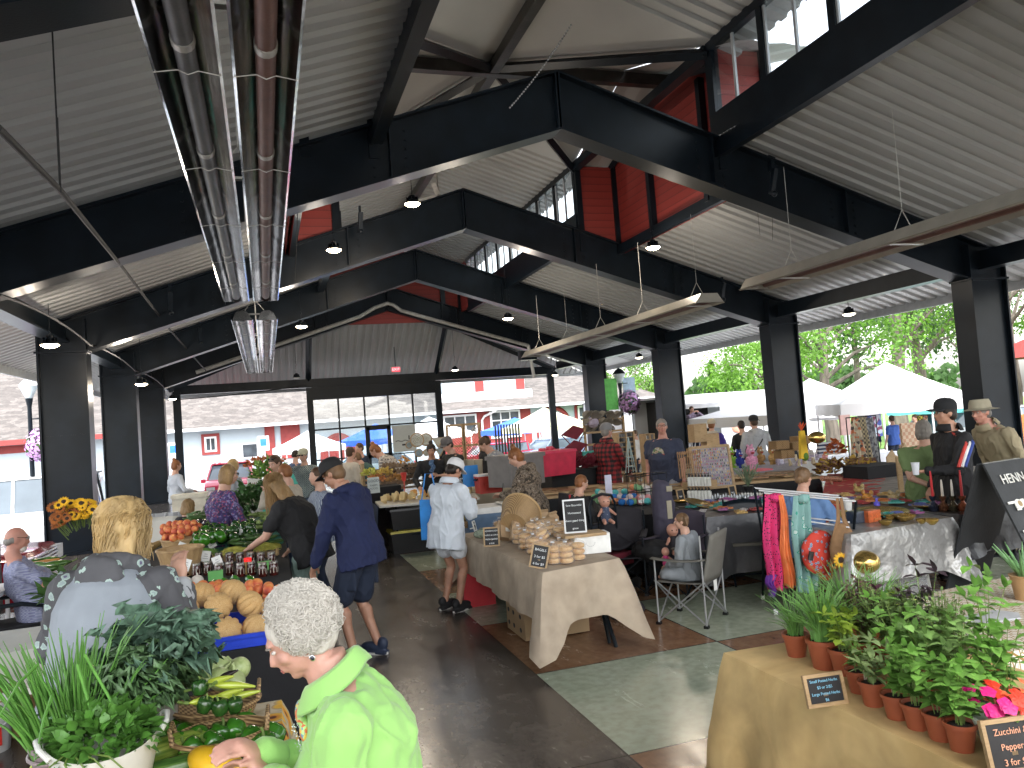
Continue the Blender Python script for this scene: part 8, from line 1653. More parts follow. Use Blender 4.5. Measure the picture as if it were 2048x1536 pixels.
# ---------- silver cloth tables and the jewellery stall
silv=mat('silver_vinyl',(.30,.295,.29),.28,.35,.2,2.5,.9,5,bd=.06); silvd=mat('dark_vinyl',(.045,.045,.05),.35,.1,.3,3,.5,5,bd=.04)
S1=[(4.55,7.55),(5.7,7.3),(6.2,8.6),(4.75,8.75)]; table(S1,.765,'table with the brass trays left of the scarf rack'); cloth(S1,.768,.62,silvd,'dark grey shiny cloth on the brass tray table',seed=41,corner=.1,waves=4)
S2=[(4.80,5.72),(6.05,5.88),(6.15,6.22),(4.85,6.15)]; S2=[(4.82,5.66),(6.12,5.80),(6.2,6.5),(4.9,6.32)]; table(S2,.765,'folding table with silver legs under the silver cloth',legm=galv); cloth(S2,.768,.46,silv,'crinkled silver plastic cloth in front of the seated woman',seed=42,corner=.35,flare=.12,waves=3,amp=.02)
S3=[(6.25,5.9),(7.6,5.55),(8.0,6.15),(6.4,7.7)]; S3=[(6.22,5.85),(7.25,5.65),(7.5,6.05),(6.6,7.6),(5.9,7.6)]; S3=[(6.3,5.85),(7.2,5.75),(7.0,7.9),(6.1,7.9)]
table(S3,.765,'table of carved boxes and candles behind the silver cloth'); cloth(S3,.768,.35,silvd,'dark shiny cloth on the candle table',seed=43,corner=.1)
q=MB(); q.box((0,0,.18),(.75,.45,.34)); q.box((0,0,.37),(.8,.5,.05)); tag(q.build('storage_bin',plast,smooth=False,loc=(5.45,6.1,0)),'large clear storage bin under the silver cloth table','storage bin')
gold=mat('hammered_gold',(.55,.36,.10),.25,.85,.2,20,.6,90); brass=mat('brass_dark',(.30,.21,.08),.3,.8,.3,20,.5,60)
def plate(px,py,z,r,m,lab,rot=(0,0,0)): q=MB(); q.lathe([(r*.6,.0),(r*.85,.012),(r,.028),(r*.985,.032),(r*.8,.02),(.001,.01)],36); o=q.build('tray',m,loc=at(px,py,z=z)); o.rotation_euler=rot; return tag(o,lab,'tray')
plate(1762,1027,.80,.26,gold,'largest hammered gold tray on the jewellery table',(.05,0,0)); plate(1397,1010,.80,.17,brass,'round dark brass tray with spotted pattern on the left table',(.25,.2,0)); plate(1363,1005,.79,.10,gold,'smaller brass plate beside the spotted tray'); plate(1850,1015,.78,.12,gold,'small gold plate at the right of the largest one')
rn=random.Random(21); bowlk=K1('gold_bowl',lambda q:q.lathe([(.02,0),(.05,.03),(.055,.05),(.05,.05),(.03,.02),(.001,.012)],18),gold)
for i in range(12): bowlk.put(at(1755+rn.uniform(0,110),1040+rn.uniform(0,16)-i*.4,z=.775),'little gold bowl between the boxes and the large tray','bowl','little gold bowls on the jewellery table',sc_=rn.uniform(.7,1.1))
for i,(px,py,c,w_,h_,lab) in enumerate([(1715,1045,(.03,.04,.06),.16,.11,'dark blue carved trinket box'),(1742,1043,(.45,.10,.03),.16,.11,'orange carved trinket box'),(1680,1040,(.20,.16,.05),.14,.09,'olive trinket box at the left of the row'),(1700,1032,(.45,.43,.36),.14,.05,'cream scalloped dish behind the trinket boxes'),(1728,1026,(.42,.42,.36),.16,.04,'pale oblong box lid behind the orange box')]):
    t=thing('trinket_box',lab,'box',at(px,py,z=.775),.12*i); m=mat('trink%d'%i,c,.35,0,.3,40,.3,80); q=MB(); q.box((0,0,h_*.4),(w_,w_*.6,h_*.8)); q.build('body',m,t,smooth=False); q=MB(); q.box((0,0,h_*.9),(w_*1.05,w_*.65,h_*.2),tap=.92); q.build('lid',m,t,smooth=False)
jm=[mat('jewel%d'%i,c,.35,.1,.3,50) for i,c in enumerate([(.35,.06,.06),(.45,.42,.42),(.05,.25,.22),(.45,.16,.05),(.30,.10,.25),(.10,.12,.30),(.5,.33,.12)])]; JN=['dark red','white','teal','orange','plum','blue','golden']
jk=[Kind(lambda m=m:(lambda q:(q.box((0,0,.008),(.16,.10,.016)),q.tube([(.05*math.cos(a),.035*math.sin(a),.02) for a in [2*PI*i/12 for i in range(13)]],.006,5),q.build('bead_packet',m,smooth=False))[2])(MB())) for m in jm]
def inpoly(P_,u,v): a,b,c,d=[V(p) for p in P_]; return a.lerp(b,u).lerp(d.lerp(c,u),v)
for P_,n,s in((S3,46,1),(S1,40,2),([S2[0],S2[1],S2[2],S2[3]],14,3)):
    rn=random.Random(s)
    for i in range(n):
        u,v=rn.uniform(.06,.94),rn.uniform(.08,.94); 
        if s==3: u,v=rn.uniform(.45,.95),rn.uniform(.5,.95)
        p=inpoly(P_,u,v); j=rn.randrange(7); jk[j].put((p.x,p.y,.775+.018*(i%2)),JN[j]+' beaded packet on '+['the candle table','the brass tray table','the silver cloth table'][s-1],'jewellery',JN[j]+' beaded packets on '+['candle table','brass tray table','silver table'][s-1],rz=0,rot=(0,0,rn.uniform(0,6)),sc_=rn.uniform(.8,1.3))
# candles
for i,(px,m,h,hm) in enumerate([(1868,(.50,.015,.02),.26,(.05,.06,.10)),(1888,(.62,.56,.48),.17,(.22,.09,.05)),(1908,(.62,.58,.52),.17,(.12,.10,.06)),(1927,(.50,.015,.02),.26,(.42,.12,.06))]):
    p=at(px,1022,z=.775); lab=['leftmost tall red candle in a dark holder','left white candle in a brown holder','right white candle in a bronze holder','rightmost tall red candle in a coral holder'][i]; t=thing('candlestick',lab,'candle',p); q=MB(); q.lathe([(.04,0),(.045,.02),(.05,.05),(.02,.085),(.014,.10),(.032,.13),(.034,.15),(.02,.15),(.001,.14)],16); q.build('holder',mat('holder%d'%i,hm,.2,.7),t); q=MB(); q.tube([(0,0,.14),(0,0,.14+h*.7),(0,0,.14+h)],[.014,.011,.006],10); q.build('wax',mat('wax%d'%(i%3 if i<3 else 0),m,.4),t)
for i,(px,py,c,lab) in enumerate([(1735,1000,(.45,.20,.04),'orange lacquer hen shaped dish'),(1718,985,(.40,.28,.10),'mottled yellow carved hen'),(1788,1000,(.4,.3,.15),'small speckled ornament right of the spray bottle')]): q=MB(); q.ell((0,0,.04),(.07,.05,.04)); q.ell((-.05,0,.09),(.022,.022,.03)); q.ell((.06,0,.07),(.03,.015,.04)); tag(q.build('carved_bird',mat('bird%d'%i,c,.25,0,.4,40),loc=at(px,py,z=.775)),lab,'ornament')
q=MB(); q.lathe([(.032,0),(.045,.13),(.047,.135),(.001,.135)],16); tag(q.build('paper_cup',cardw,loc=at(1697,1030,z=.775)),'white paper cup with black lid on the jewellery table','cup'); q=MB(); q.lathe([(.03,0),(.03,.09),(.012,.10),(.012,.13),(.001,.13)],12); tag(q.build('spray_bottle',mat('lilac_plastic',(.12,.10,.55),.3),loc=at(1755,1022,z=.775)),'small violet pump bottle on the jewellery table','bottle')
q=MB(); q.tube([(-.14,0,.09),(.14,0,.05)],.035,14); q.tube([(0,0,0),(0,0,.07)],.015,6); o=q.build('bangle_stand',mat('bangle_copper',(.35,.16,.10),.35,.4,.8,60),loc=at(1665,985,z=.80)+V((0,0,.10))); tag(o,'roll of copper bangles on a black stand','bangles')
# ---------- scarf rack
a_=at(1528,986,Y=6.35); b_=at(1712,1003,Y=5.75); t=thing('drying_rack','folding rack with white rods and crossed black legs holding scarves and bags','rack',(0,0,0)); q=MB(); off=V((.1,.22,.0))
for k in range(3): o_=off*k; q.tube([a_+o_,b_+o_],.008,6)
m1=a_.lerp(b_,.02)-V((0,0,.20)); q.tube([a_-V((-.05,0,.22)),b_-V((0.1,0,.22))],.007,6); q.tube([a_-V((0,0,.22))+off,b_-V((0,0,.22))+off],.007,6); q.build('rod',wtrim,t); 
for e_ in(a_,b_):
    for s in(0,1): q=MB(); p0=e_+off*(2*s); p1=e_+off*(2*(1-s)*1.3-.3*0); p1=V((e_.x+off.x*(2.6*(1-s)-.3),e_.y+off.y*(2.6*(1-s)-.3),0)); q.tube([p0,p1],.013,7); lg=q.build('leg',steel,t); q=MB(); q.tube([p1+V((0,0,.0)),p1+(p0-p1).normalized()*.05],.02,8); q.build('foot',wtrim,lg)
def hang(px,top,bot_,Y,w0,w1,m,lab,name='scarf',seed=0,kn=True,cat=None):
    a=at(px,top,Y=Y); b=at(px,bot_,Y=Y-.02); h=a.z-b.z; q=MB(); rn=random.Random(seed); ph=rn.uniform(0,6)
    def f(u,v): e=(u-.5); wd=w0+(w1-w0)*min(1,v*1.5)-.3*w1*max(0,v-.75); return (e*wd+.012*math.sin(v*9+ph),.028*math.sin(u*17+ph+v*2.)*(.4+v),-h*v*(1-.06*abs(e)))
    q.grid(f,26,22); o=q.build(name,m,loc=a); md=o.modifiers.new('t','SOLIDIFY'); md.thickness=.006
    if kn: q=MB(); q.ell((.02,-.02,-.035),(.06,.045,.045),wob=lambda a,z:1+.08*math.sin(5*a)); q.build('knot',m,o)
    return tag(o,lab,cat or name)
pinkd=pat('scarf_pink_dots','dots',[(.65,.03,.16),(.03,.01,.03)],48); hang(1543,988,1185,6.2,.16,.25,pinkd,'hot pink scarf with black dots hanging at the left of the rack',seed=1); hang(1562,990,1180,6.14,.05,.08,mat('orange_silk',(.75,.20,.06),.5),'narrow orange scarf over the pink one',seed=2,kn=False); hang(1540,1150,1195,6.18,.10,.04,mat('purple_silk',(.10,.02,.22),.6),'purple tip of scarf below the pink one',seed=3,kn=False)
hang(1600,990,1190,6.05,.16,.25,pat('scarf_teal','floral',[(.45,.58,.55),(.02,.28,.20),(.50,.60,.58),(.22,.40,.38)],14),'teal and white patterned scarf in the middle of the rack',seed=4)
flw=pat('bag_red_floral','floral',[(.10,.18,.40),(.30,.42,.50),(.45,.40,.10),(.58,.05,.03)],26)
def bag(px,py,Y,w,h,m,lab,strap,top=995):
    c=at(px,py,Y=Y); t=thing('sling_bag',lab,'bag',c); q=MB(); q.ell((0,0,0),(w,.06,h),n=22,k=14,wob=lambda a,z:1+.04*math.sin(3*a)); remesh(q,'body',m,.008,t,disp=.008,ds=10); zt=at(px,top,Y=Y).z-c.z; q=MB(); 
    for s in(-1,1): q.tube([(s*w*.55,0,h*.5),(s*.03,0,zt*.6),(s*.02,0,zt)],[.04,.022,.016],8,flat=.35)
    q.build('strap',strap,t); return t
bag(1640,1105,5.95,.19,.20,flw,'round red sling bag with blue flowers on the rack',flw,1060); q=MB(); q.box((0,0,0),(.05,.01,.08),(0,.3,0)); tag(q.build('buckle_tag',darkm,smooth=False,loc=at(1622,1112,Y=5.86)),'black tag on the red flowered bag','tag')
brn=mat('bag_suede',(.20,.11,.05),.85,0,.2,8); bag(1688,1100,5.8,.14,.24,brn,'brown suede sling bag with an embroidered orange sunflower',brn); bag(1655,1135,6.0,.12,.12,flw,'second red flowered pouch behind the sunflower bag',flw,1080)
o=sy.put(at(1682,1120,Y=5.70),'embroidered orange sunflower on the brown bag','embroidery',rot=(R(88),0,R(-15)),sc_=1.0); o2=so_.put(at(1668,1130,Y=5.74),'small embroidered rust flower beside the orange one','embroidery',rot=(R(88),0,R(-15)),sc_=.55)
# ---------- camping chairs
def campchair(loc,rz,lab,m,fm,s=1.,ph=1.0):
    t=thing('camp_chair',lab,'camping chair',loc,rz,sc_=s); w,d=.52,.48; sz=.42; top_=.86*ph
    q=MB(); q.grid(lambda u,v: ((u-.5)*w*.92,(v-.5)*d,sz-.05*math.cos((u-.5)*PI)*math.cos((v-.5)*PI)-.01),8,8); o=q.build('seat',m,t); o.modifiers.new('t','SOLIDIFY').thickness=.012
    q=MB(); q.grid(lambda u,v: ((u-.5)*w*(1-.1*v),-d/2-.10*v-.05*math.cos((u-.5)*PI),sz+(top_-sz)*v+.03*math.cos((u-.5)*PI)*v),8,8); o=q.build('backrest',m,t); o.modifiers.new('t','SOLIDIFY').thickness=.014
    for sx in(-1,1):
        for sy_ in(-1,1): q=MB(); q.tube([(sx*w/2,sy_*d/2,.62 if sy_>0 else top_),(sx*w/2,sy_*d/2,.0)],.0095,7); q.build('leg',fm,t); q=MB(); q.box((sx*w/2,sy_*d/2,.012),(.045,.045,.025)); q.build('foot',darkm,t,smooth=False)
        q=MB(); q.tube([(sx*w/2,-d/2,.03),(sx*w/2,d/2,sz)],.008,6); q.tube([(sx*w/2+.012,d/2,.03),(sx*w/2+.012,-d/2,sz)],.008,6); q.build('brace',fm,t)
        q=MB(); q.grid(lambda u,v: (sx*(w/2)+(v-.5)*.07,-d/2-.03+u*(d+.06),.63-.02*math.sin(PI*u)),8,2); o=q.build('armrest',m,t); o.modifiers.new('t','SOLIDIFY').thickness=.012
    for sy_ in(-1,1): q=MB(); q.tube([(-w/2,sy_*(d/2+.0),.03),(w/2,sy_*(d/2),sz)],.008,6); q.tube([(w/2,sy_*(d/2+.012),.03),(-w/2,sy_*(d/2+.012),sz)],.008,6); q.build('brace',fm,t)
    return t
cgm=mat('camp_grey_fabric',(.125,.12,.105),.8,0,.1,6,.4,40); tube_s=mat('tube_silver',(.35,.36,.37),.35,.6)
cc=campchair((3.72,6.58,0),R(38),'grey folding camping chair with silver legs holding the small girl',cgm,tube_s,.96); q=MB(); q.box((0,-.26,.35),(.08,.004,.10)); q.build('care_label',cardw,cc,smooth=False)
cbf=mat('camp_black_fabric',(.022,.020,.026),.85,0,.3,6,.4,40)
campchair((3.70,8.0,0),R(150),'black camping chair nearest the bread table, empty arm toward the doll',cbf,steel,1.0); campchair((4.15,7.6,0),R(120),'dark purple grey camping chair holding the seated doll',mat('camp_purple',(.05,.04,.06),.85),steel,.95)
# dark seated legs / coat heap between the chairs
q=MB(); q.ell((0,0,.42),(.22,.26,.12)); q.ell((.1,.15,.22),(.12,.12,.22)); remesh(q,'dark_coat',blk,.015,None,disp=.02,ds=8).location=(3.95,7.75,.04); tag(bpy.data.objects['dark_coat'],'black coat heaped between the two dark camping chairs','coat')
def doll(loc,rz,lab,dress,rot=None):
    t=thing('baby_doll',lab,'doll',loc,rz,rot=rot); m=mat('doll_skin',(.55,.28,.20),.4); q=MB(); q.ell((0,0,.27),(.065,.07,.07)); q.ell((0,.06,.25),(.012,.012,.01)); caps(q,(0,0,.08),(0,0,.19),.05,.04)
    for s in(-1,1): caps(q,(s*.04,0,.18),(s*.10,.06,.12),.02,.015); caps(q,(s*.03,.02,.06),(s*.05,.14,.04),.026,.02)
    remesh(q,'body',m,.007,t); q=MB(); caps(q,(0,0,.07),(0,0,.18),.062,.05); remesh(q,'romper',dress,.008,t,disp=.006,ds=30); q=MB()
    for s in(-1,1): q.ell((s*.024,.062,.275),.007)
    q.build('eye',darkm,t); return t
doll(at(1213,1050,Y=8.3),R(170),'bald baby doll in blue flowered clothes on the black stroller',fl if 0 else pat('doll_blue','floral',[(.4,.42,.45),(.08,.10,.18),(.5,.45,.4),(.06,.08,.14)],40)); doll((4.15,7.62,.40),R(170),'bald baby doll sitting in the dark purple camping chair',cbf)
doll((3.62,6.82,.45),R(-40),'long haired doll held by the small girl',mat('doll_pink',(.6,.05,.22),.7)).scale=(.6,.6,.6)
t=thing('doll_stroller','black doll stroller with a tall curved handle behind the framed farm sign','stroller',at(1215,1140,Y=8.25).xy.to_3d(),R(20)); q=MB()
for s in(-1,1): q.tube([(s*.2,-.1,.05),(s*.2,0,.55),(s*.2,.0,.95),(s*.15,0,1.04)],.014,7)
q.tube([(-.15,0,1.04),(0,0,1.07),(.15,0,1.04)],.018,7); q.tube([(-.2,-.1,.3),(.2,-.1,.3)],.012,6); q.build('frame',steel,t); q=MB(); q.grid(lambda u,v:((u-.5)*.4,-.25+.4*v,.52-.05*math.sin(PI*u)+.2*v*v),8,6); o=q.build('seat',cbf,t); o.modifiers.new('t','SOLIDIFY').thickness=.02; q=MB(); q.box((0,-.1,.35),(.36,.3,.14)); q.build('basket',mar,t,smooth=False)
for s in(-1,1):
    for y in(-.25,.12): q=MB(); q.lathe([(.001,-.02),(.06,-.02),(.06,.02),(.001,.02)],14,m=M4((s*.2,y,.06),(0,R(90),0))); q.build('wheel',tyre,t)
# upright bag of a folded chair
q=MB(); q.tube([(0,0,0),(.0,0,.25),(.02,0,.6),(.01,0,.82)],[.07,.11,.13,.10],14); q.ell((.01,0,.82),(.10,.10,.06)); o=remesh(q,'chair_bag',mat('bag_purplegrey',(.045,.04,.065),.8,0,.2,4),.012,None,disp=.015,ds=8); o.location=at(1335,1160,Y=7.9).xy.to_3d()+V((0,0,.32)); tag(o,'tall dark purple grey carrying bag standing beside the small girl','bag'); q=MB(); q.box((.03,-.125,.55),(.06,.01,.2)); q.box((.05,-.12,.78),(.07,.01,.06)); q.build('printed_patch',mat('patch_tan',(.30,.27,.20),.7),o,smooth=False)
# red and black chair behind the child
t=thing('camp_chair','red piped black folding chair behind the seated child','camping chair',at(1135,1090,Y=8.9).xy.to_3d()); q=MB(); q.box((0,0,.65),(.06,.4,.8),(0,.1,0)); q.build('backrest',cbf,t,smooth=False); q=MB(); q.tube([(.05,-.2,.3),(.0,-.2,1.05)],.014,6); q.build('piping',mat('piping_red',(.5,.02,.03),.5),t)
# black metal folding chair
t=thing('folding_chair','black metal folding chair with a round white logo on its back','chair',(5.05,7.55,0),R(155)); 
q=MB(); q.box((0,0,.45),(.40,.40,.03)); q.build('seat',mat('seat_taupe',(.12,.11,.09),.6),t,smooth=False)
q=MB(); q.grid(lambda u,v:((u-.5)*.42,-.22-.06*v,.66+.20*v+.03*math.sin(PI*u)*v),10,4); o=q.build('backrest',steel,t); o.modifiers.new('t','SOLIDIFY').thickness=.02; q=MB(); q.ell((0,-.27,.76),(.10,.006,.085),n=20); lg=q.build('round_logo',cardw,t); q=MB()
for i in range(9): q.box((.04*math.cos(i*2.1),-.278,.76+.035*math.sin(i*2.7)),(.03,.003,.02),(0,i,0))
q.build('logo_mark',mat('navy_ink',(.02,.03,.12),.6),lg,smooth=False)
for s in(-1,1): q=MB(); q.tube([(s*.21,-.28,.9),(s*.21,-.18,.45),(s*.21,.22,0)],.012,6); q.build('leg',steel,t); q=MB(); q.tube([(s*.19,.1,.45),(s*.19,-.24,0)],.012,6); q.build('leg',steel,t)
q=MB(); q.tube([(-.2,.15,.12),(.2,.15,.12)],.008,5); q.tube([(-.19,-.2,.1),(.19,-.2,.1)],.008,5); q.build('crossbar',steel,t)
# grocery bags under the dark table
q=MB(); q.ell((0,0,.14),(.2,.18,.16)); o=remesh(q,'plastic_sack',plast,.015,None,disp=.04,ds=9); o.location=(5.5,8.0,.02); tag(o,'crumpled clear plastic sack on the floor under the dark cloth table','sack')
q=MB(); q.ell((0,0,.10),(.2,.12,.10)); o=remesh(q,'dark_bag',cbf,.015,None,disp=.02); o.location=at(1255,1240,z=0); tag(o,'flat dark bag on the floor between the bread table and the girl','bag')
# ---------- A-frame sign
slate=mat('slate_board',(.022,.024,.027),.6,0,.3,5,.15,30); t=thing('a_frame_sign','tall black A frame sign reading HENNA with pointing hands','sign',(0,0,0)); ap=V((6.10,5.45,1.28)); wv=V((.62,.10,0)); fb=V((6.30,4.98,.0)); bb_=V((5.98,5.86,.0))
def board(nm,a,b,w_,th): q=MB(); n=(b-a).cross(w_).normalized()*th; q.add([a,a+w_,b+w_,b,a+n,a+w_+n,b+w_+n,b+n],[(0,1,2,3),(7,6,5,4),(0,4,5,1),(1,5,6,2),(2,6,7,3),(3,7,4,0)]); return q.build(nm,slate,t,smooth=False)
board('front_board',ap+V((.01,-.03,0)),fb,wv,.018); board('back_board',ap,bb_,wv,-.018)
q=MB(); q.tube([ap+V((.05,-.015,.0)),ap+wv*.95+V((0,-.015,0))],.012,6); q.build('hinge',galv,t)
dn=(fb-ap).normalized(); wn=wv.normalized(); nn=wn.cross(-dn).normalized(); 
def onboard(s_,d_,off=.024): return ap+V((.01,-.03,0))+wn*s_+dn*d_- (dn.cross(wn)).normalized()*(-off)*(-1)
fr=Matrix((wn,-dn,nn)).transposed(); e_=fr.to_euler(); sd_=1 if nn.dot(V((-.7,-.7,0)))>0 else -1
def onb(s_,d_): return ap+V((.01,-.03,0))+wn*s_+dn*d_+nn*.022*sd_
whl=mat('letter_white',(.75,.74,.70),.6); text('HENNA',.125,whl,t,onb(.33,.17),e_,ext=.003)
for k,d_ in enumerate((.40,.66)):
    q=MB(); M=Matrix.Translation(onb(.16,d_))@fr.to_4x4(); q.box((-.07,.02,0),(.11,.022,.006),m=M); q.ell((.02,0,0),(.055,.045,.005),m=M)
    for i in range(3): q.box((-.015,-.008-.02*i,.001),(.06,.017,.006),m=M)
    q.box((.085,0,0),(.05,.075,.006),m=M); q.build('pointing_hand',whl,t,smooth=False); q=MB(); q.ell((.03,0,.006),(.03,.028,.003),m=M); q.build('henna_mark',mat('henna_tan',(.35,.25,.13),.7),t)
# ---------- patterned cloth table and herb table at right
patg=N('lozenge_print'); _b=patg.n('TexBrick'); _b.inputs['Scale'].default_value=13; _b.inputs['Mortar Size'].default_value=.045; _b.inputs[1].default_value=(.50,.475,.42,1); _b.inputs[2].default_value=(.50,.475,.42,1); _b.inputs[3].default_value=(.22,.13,.035,1); _b.inputs['Row Height'].default_value=.5; patg.l(patg.co((1,1,1),rot=(0,0,.3)),_b)
_c=patg.n('TexBrick'); _c.inputs['Scale'].default_value=13; _c.inputs['Mortar Size'].default_value=.14; _c.inputs[1].default_value=(1,1,1,1); _c.inputs[2].default_value=(1,1,1,1); _c.inputs[3].default_value=(0,0,0,1); _c.inputs['Row Height'].default_value=.5; patg.l(patg.co((1,1,1),rot=(0,0,.3)),_c)
_d=patg.n('TexBrick'); _d.inputs['Scale'].default_value=13; _d.inputs['Mortar Size'].default_value=.17; _d.inputs[1].default_value=(1,1,1,1); _d.inputs[2].default_value=(1,1,1,1); _d.inputs[3].default_value=(0,0,0,1); _d.inputs['Row Height'].default_value=.5; patg.l(patg.co((1,1,1),rot=(0,0,.3)),_d)
ring_=patg.math('SUBTRACT',_c,_d); mm_=patg.mix(_b,(.24,.145,.04),ring_); patg.base(mm_); patg.b.inputs['Roughness'].default_value=.85; patg=patg.m
TG=[(3.18,2.95),(4.9,2.95),(4.9,3.72),(3.42,3.68)]; TG=[(3.02,2.75),(4.9,2.6),(4.9,3.80),(3.45,3.72)]; table(TG,.78,'table under the gold and white lozenge cloth at the right'); cloth(TG,.783,.35,patg,'white cloth with gold lozenge pattern on the right hand table',seed=51,corner=.2)
q=MB(); q.prism([(-.17,-.07),(.12,-.09),(.19,-.02),(.14,.08),(-.14,.07)],.008); o=tag(q.build('grey_tray',mat('grey_card',(.35,.36,.38),.6),smooth=False,loc=at(1975,1237,z=.79)),'flat grey card lying on the lozenge cloth','card')
t=thing('aloe_plant','aloe plant in a tan pot at the right edge above the lozenge cloth','potted plant',at(2052,1200,z=.785)); q=MB(); q.lathe([(.05,0),(.07,.13),(.075,.14),(.06,.14),(.001,.12)],18); q.build('pot',mat('pot_tan',(.40,.24,.11),.7),t); q=MB()
for i in range(10): a=i*.63; q.tube([(0,0,.12),(.06*math.cos(a),.06*math.sin(a),.2),(.14*math.cos(a),.14*math.sin(a),.30)],[.014,.011,.002],6)
q.build('leaves',lf('aloe',(.10,.22,.08)),t)
TH=[(2.10,1.55),(3.1,1.55),(3.02,3.42),(2.12,3.47)]; burl=pat('burlap','wood',[(.55,.38,.165),(.62,.44,.20),(.50,.34,.14)],1.6,.9,.15); table(TH,.75,'folding table under the burlap cloth with the herbs'); o=cloth(TH,.753,.62,burl,'golden tan burlap cloth on the herb table',seed=52,corner=.12,waves=3.2,amp=.045,flare=.10)
pt=mat('terracotta_plastic',(.30,.075,.032),.5,0,.15,6,.1,40); soil=mat('soil',(.018,.012,.009),.95,0,.5,60,.8,90)
def potmk(): 
    t=bpy.data.objects.new('herb_pot',None); sc.collection.objects.link(t); q=MB(); q.lathe([(.036,0),(.050,.082),(.055,.082),(.056,.096),(.050,.096),(.046,.085),(.001,.082)],26); q.build('pot',pt,t); q=MB(); q.lathe([(.0465,.083),(.03,.088),(.001,.089)],16); q.build('soil',soil,t); return t
potk=Kind(potmk); rn=random.Random(77)
def herb(kind,px,py,lab,s=1.,col=(.12,.28,.06),n=22,h=.16,spread=.09,ll=.045,lw=.032,seed=0,z=.755):
    p=at(px,py,z=z); p.z=z; t=potk.put(p,lab,'potted herb','potted herbs on the burlap table',rz=0,sc_=s); t.name='herb_pot'; rn=random.Random(seed+px); q=MB(); q2=MB()
    if kind=='chive':
        for i in range(n): a=rn.uniform(0,6.3); r_=rn.uniform(0,.035); o_=rn.uniform(0,spread); hh=h*rn.uniform(.5,1.1); pts=[(r_*math.cos(a)+o_*math.cos(a)*k_**2,r_*math.sin(a)+o_*math.sin(a)*k_**2,.085+hh*(k_-.18*k_**3*o_/spread)) for k_ in(0,.25,.5,.75,1)]; q.tube(pts,[.0021,.0021,.0019,.0015,.0007],4)
        q.build('chives',mat('chive',(.12,.27,.06),.4,0,.4,30,0),t)
    elif kind=='fine':
        for i in range(n): 
            a=rn.uniform(0,6.3); o_=rn.uniform(0,spread); hh=h*rn.uniform(.5,1); e2=V((o_*math.cos(a),o_*math.sin(a),.085+hh)); b0=V((.02*math.cos(a),.02*math.sin(a),.085)); q2.tube([b0,b0.lerp(e2,.5)+V((0,0,.01)),e2],.0011,3)
            for k_ in range(12): c_=b0.lerp(e2,.25+.75*k_/12); q.leaf(c_,(rn.uniform(-1,1),rn.uniform(-1,1),.4),(0,0,1),ll*.35,lw*.3,.1)
        q2.build('stems',stemg,t); q.build('leaves',lf('h%d_%d'%(col[0]*999,col[1]*999),col),t)
    else:
        for i in range(n//4+2):
            a=rn.uniform(0,6.3); o_=spread*rn.uniform(.1,1); hh=h*rn.uniform(.5,1.05); e2=V((o_*math.cos(a),o_*math.sin(a),.085+hh)); b0=V((.012*math.cos(a),.012*math.sin(a),.085)); md_=b0.lerp(e2,.5)-V((o_*.2*math.cos(a),o_*.2*math.sin(a),0)); q2.tube([b0,md_,e2],[.0022,.0018,.001],4)
            for k_ in range(4):
                tt=.3+.7*k_/3; c_=(b0.lerp(md_,tt*2) if tt<.5 else md_.lerp(e2,tt*2-1)); ang=rn.uniform(0,PI)
                for s_ in(0,PI): q.leaf(c_,(math.cos(ang+s_),math.sin(ang+s_),rn.uniform(.1,.6)),(0,0,1),ll*rn.uniform(.6,1.2),lw*rn.uniform(.7,1.1),rn.uniform(.1,.6))
            q.leaf(e2,(rn.uniform(-.5,.5),rn.uniform(-.5,.5),1),(1,0,0),ll*.7,lw*.7,.2)
        q2.build('stems',stemg,t); q.build('leaves',lf('h%d_%d'%(col[0]*999,col[1]*999),col),t)
    return t
G1=(.16,.34,.06); LIM=(.30,.42,.05); PUR=(.07,.025,.04); OL=(.14,.22,.07)
herb('chive',1594,1312,'farthest left small pot of drooping chives',1.15,n=90,h=.20,spread=.18); herb('chive',1650,1335,'large pot of upright chives second from the left',1.4,n=170,h=.20,spread=.13); herb('chive',1705,1300,'pot of tall chives behind the lime mint',1.3,n=150,h=.24,spread=.18); herb('chive',1760,1290,'pot of very tall chives in front of the silver cloth',1.2,n=90,h=.24,spread=.16)
herb('leaf',1690,1348,'pot of lime coloured mint behind the larger chalk sign',1.2,LIM,40,.15,.10,.05,.04); herb('fine',1680,1330,'pot of thin thyme between the chives and the mint',1.1,OL,60,.22,.10); herb('fine',1735,1330,'pot of purple feathery herb behind the sage',1.2,(.11,.05,.055),90,.26,.09,.06,.04); herb('fine',1800,1345,'pot of woody thyme at the middle back',1.3,OL,90,.22,.14,.06,.05)
herb('leaf',1720,1385,'dark pot of young mint right of the chalk sign',1.0,(.16,.27,.06),26,.14,.08); herb('leaf',1748,1410,'pot of sage with a plant stick, first in the front row',1.02,(.22,.30,.12),26,.17,.08,.06,.03); herb('leaf',1795,1437,'pot of lemon balm, second in the front row',.98,G1,40,.16,.09,.05,.042); herb('leaf',1836,1457,'pot of basil, third in the front row',.98,G1,44,.20,.09,.055,.045); herb('leaf',1882,1478,'pot of basil, fourth in the front row',1.0,G1,44,.21,.09,.05,.045); herb('leaf',1925,1500,'pot of basil, fifth and nearest in the front row',1.0,G1,36,.20,.08,.05,.045)
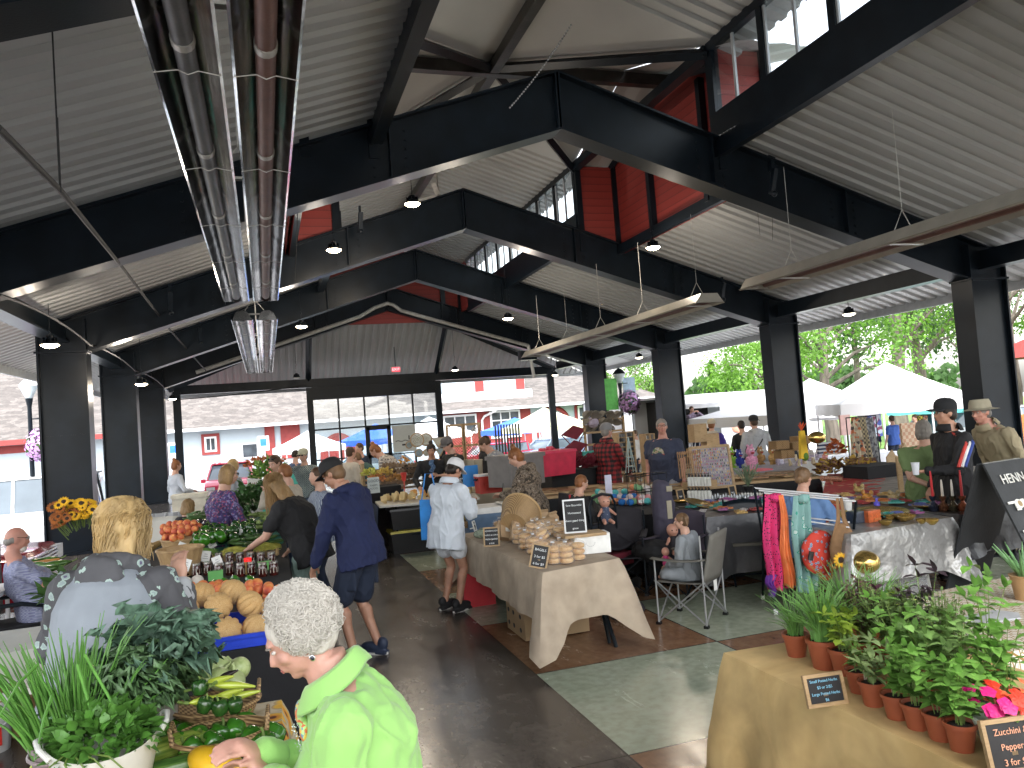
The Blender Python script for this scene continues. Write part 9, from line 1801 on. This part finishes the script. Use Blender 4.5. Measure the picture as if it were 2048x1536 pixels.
herb('leaf',1775,1330,'pot of purple basil with dark leaves',1.1,PUR,26,.24,.10,.055,.032); herb('leaf',1862,1360,'tall pot of purple leaved basil standing above the lozenge cloth',1.2,(.05,.03,.04),18,.36,.08,.07,.035); herb('leaf',1815,1385,'pot of bright green basil in the second row',1.1,G1,50,.24,.12,.055,.045); herb('leaf',1868,1405,'bushy pot of oregano in the second row',1.1,(.19,.34,.09),60,.24,.13,.045,.038); herb('leaf',1925,1420,'pot of pale green mint in the second row',1.1,(.22,.36,.11),50,.22,.12,.045,.04); herb('leaf',1985,1400,'tall thin pepper plant at the right end',1.15,G1,30,.34,.12,.07,.04); herb('leaf',1800,1300,'pot of yellow green lemon balm at the back',1.0,LIM,40,.18,.10,.045,.035); herb('leaf',1960,1455,'pot of light green basil behind the red impatiens',1.05,G1,40,.2,.1,.05,.04); herb('leaf',2020,1440,'pot of mint by the coral shirted person',1.1,G1,46,.24,.12,.05,.04); herb('fine',1900,1375,'pot of fine dill like herb in the back row',1.1,(.20,.32,.10),80,.28,.12,.06,.04)
for i,(px,py) in enumerate([(1735,1400),(1790,1425)]): q=MB(); q.box((0,0,.12),(.014,.002,.09)); tag(q.build('plant_stick',mat('stick_pale',(.55,.45,.35),.7),smooth=False,loc=at(px,py,z=.76)),['pale plant stick in the sage pot','pale plant stick in the lemon balm pot'][i],'plant label')
cb=(.25,.55,.75); sign(at(1657,1412,z=.755),.175,.125,'chalkboard with small and large potted herb prices in blue chalk','Small Potted Herbs\n$3 or 2/$5\nLarge Potted Herbs\n$6',rz=R(-8),tc=cb,ts=.0155,tilt=-14)
p=at(2015,1500,z=.755); t=thing('impatiens_pot','pale green pot of pink, red and orange impatiens at the lower right','potted flowers',(p.x,p.y,.755)); q=MB(); q.lathe([(.07,0),(.10,.10),(.108,.11),(.10,.115),(.001,.10)],24); q.build('pot',mat('pot_celadon',(.50,.56,.46),.5),t)
q=MB(); rn=random.Random(15)
for i in range(90): a=rn.uniform(0,6.3); r_=.11*math.sqrt(rn.random()); q.leaf((r_*math.cos(a),r_*math.sin(a),.10+.06*rn.random()),(math.cos(a),math.sin(a),.5),(0,0,1),.04,.028,.3)
q.build('leaves',lf('imp',(.12,.25,.05)),t)
ic=[mat('imp_pink',(.75,.02,.22),.5),mat('imp_red',(.75,.05,.02),.5),mat('imp_coral',(.85,.16,.05),.5)]
for i in range(26):
    a=rn.uniform(0,6.3); r_=.12*math.sqrt(rn.random()); x,y=r_*math.cos(a),r_*math.sin(a); nrm=V((x*4,y*4-.4,.8)).normalized(); q=MB()
    for k_ in range(5): b=k_*2*PI/5; u=nrm.orthogonal().normalized(); v=nrm.cross(u); d=u*math.cos(b)+v*math.sin(b); q.leaf((x,y,.17+.04*rn.random()*0),d,nrm,.030,.032,.15)
    j=0 if x<-.03 else (2 if x>.03 else 1); o=q.build('blossom',ic[j],t); o.location=(0,0,rn.uniform(-.02,.04))
sign(at(2040,1545,z=.755),.20,.165,'chalkboard reading Zucchini and Peppers at the lower right corner','Zucchini &\nPeppers\n3 for $2',rz=R(-10),tc=(.75,.38,.25),ts=.028,tilt=-12)
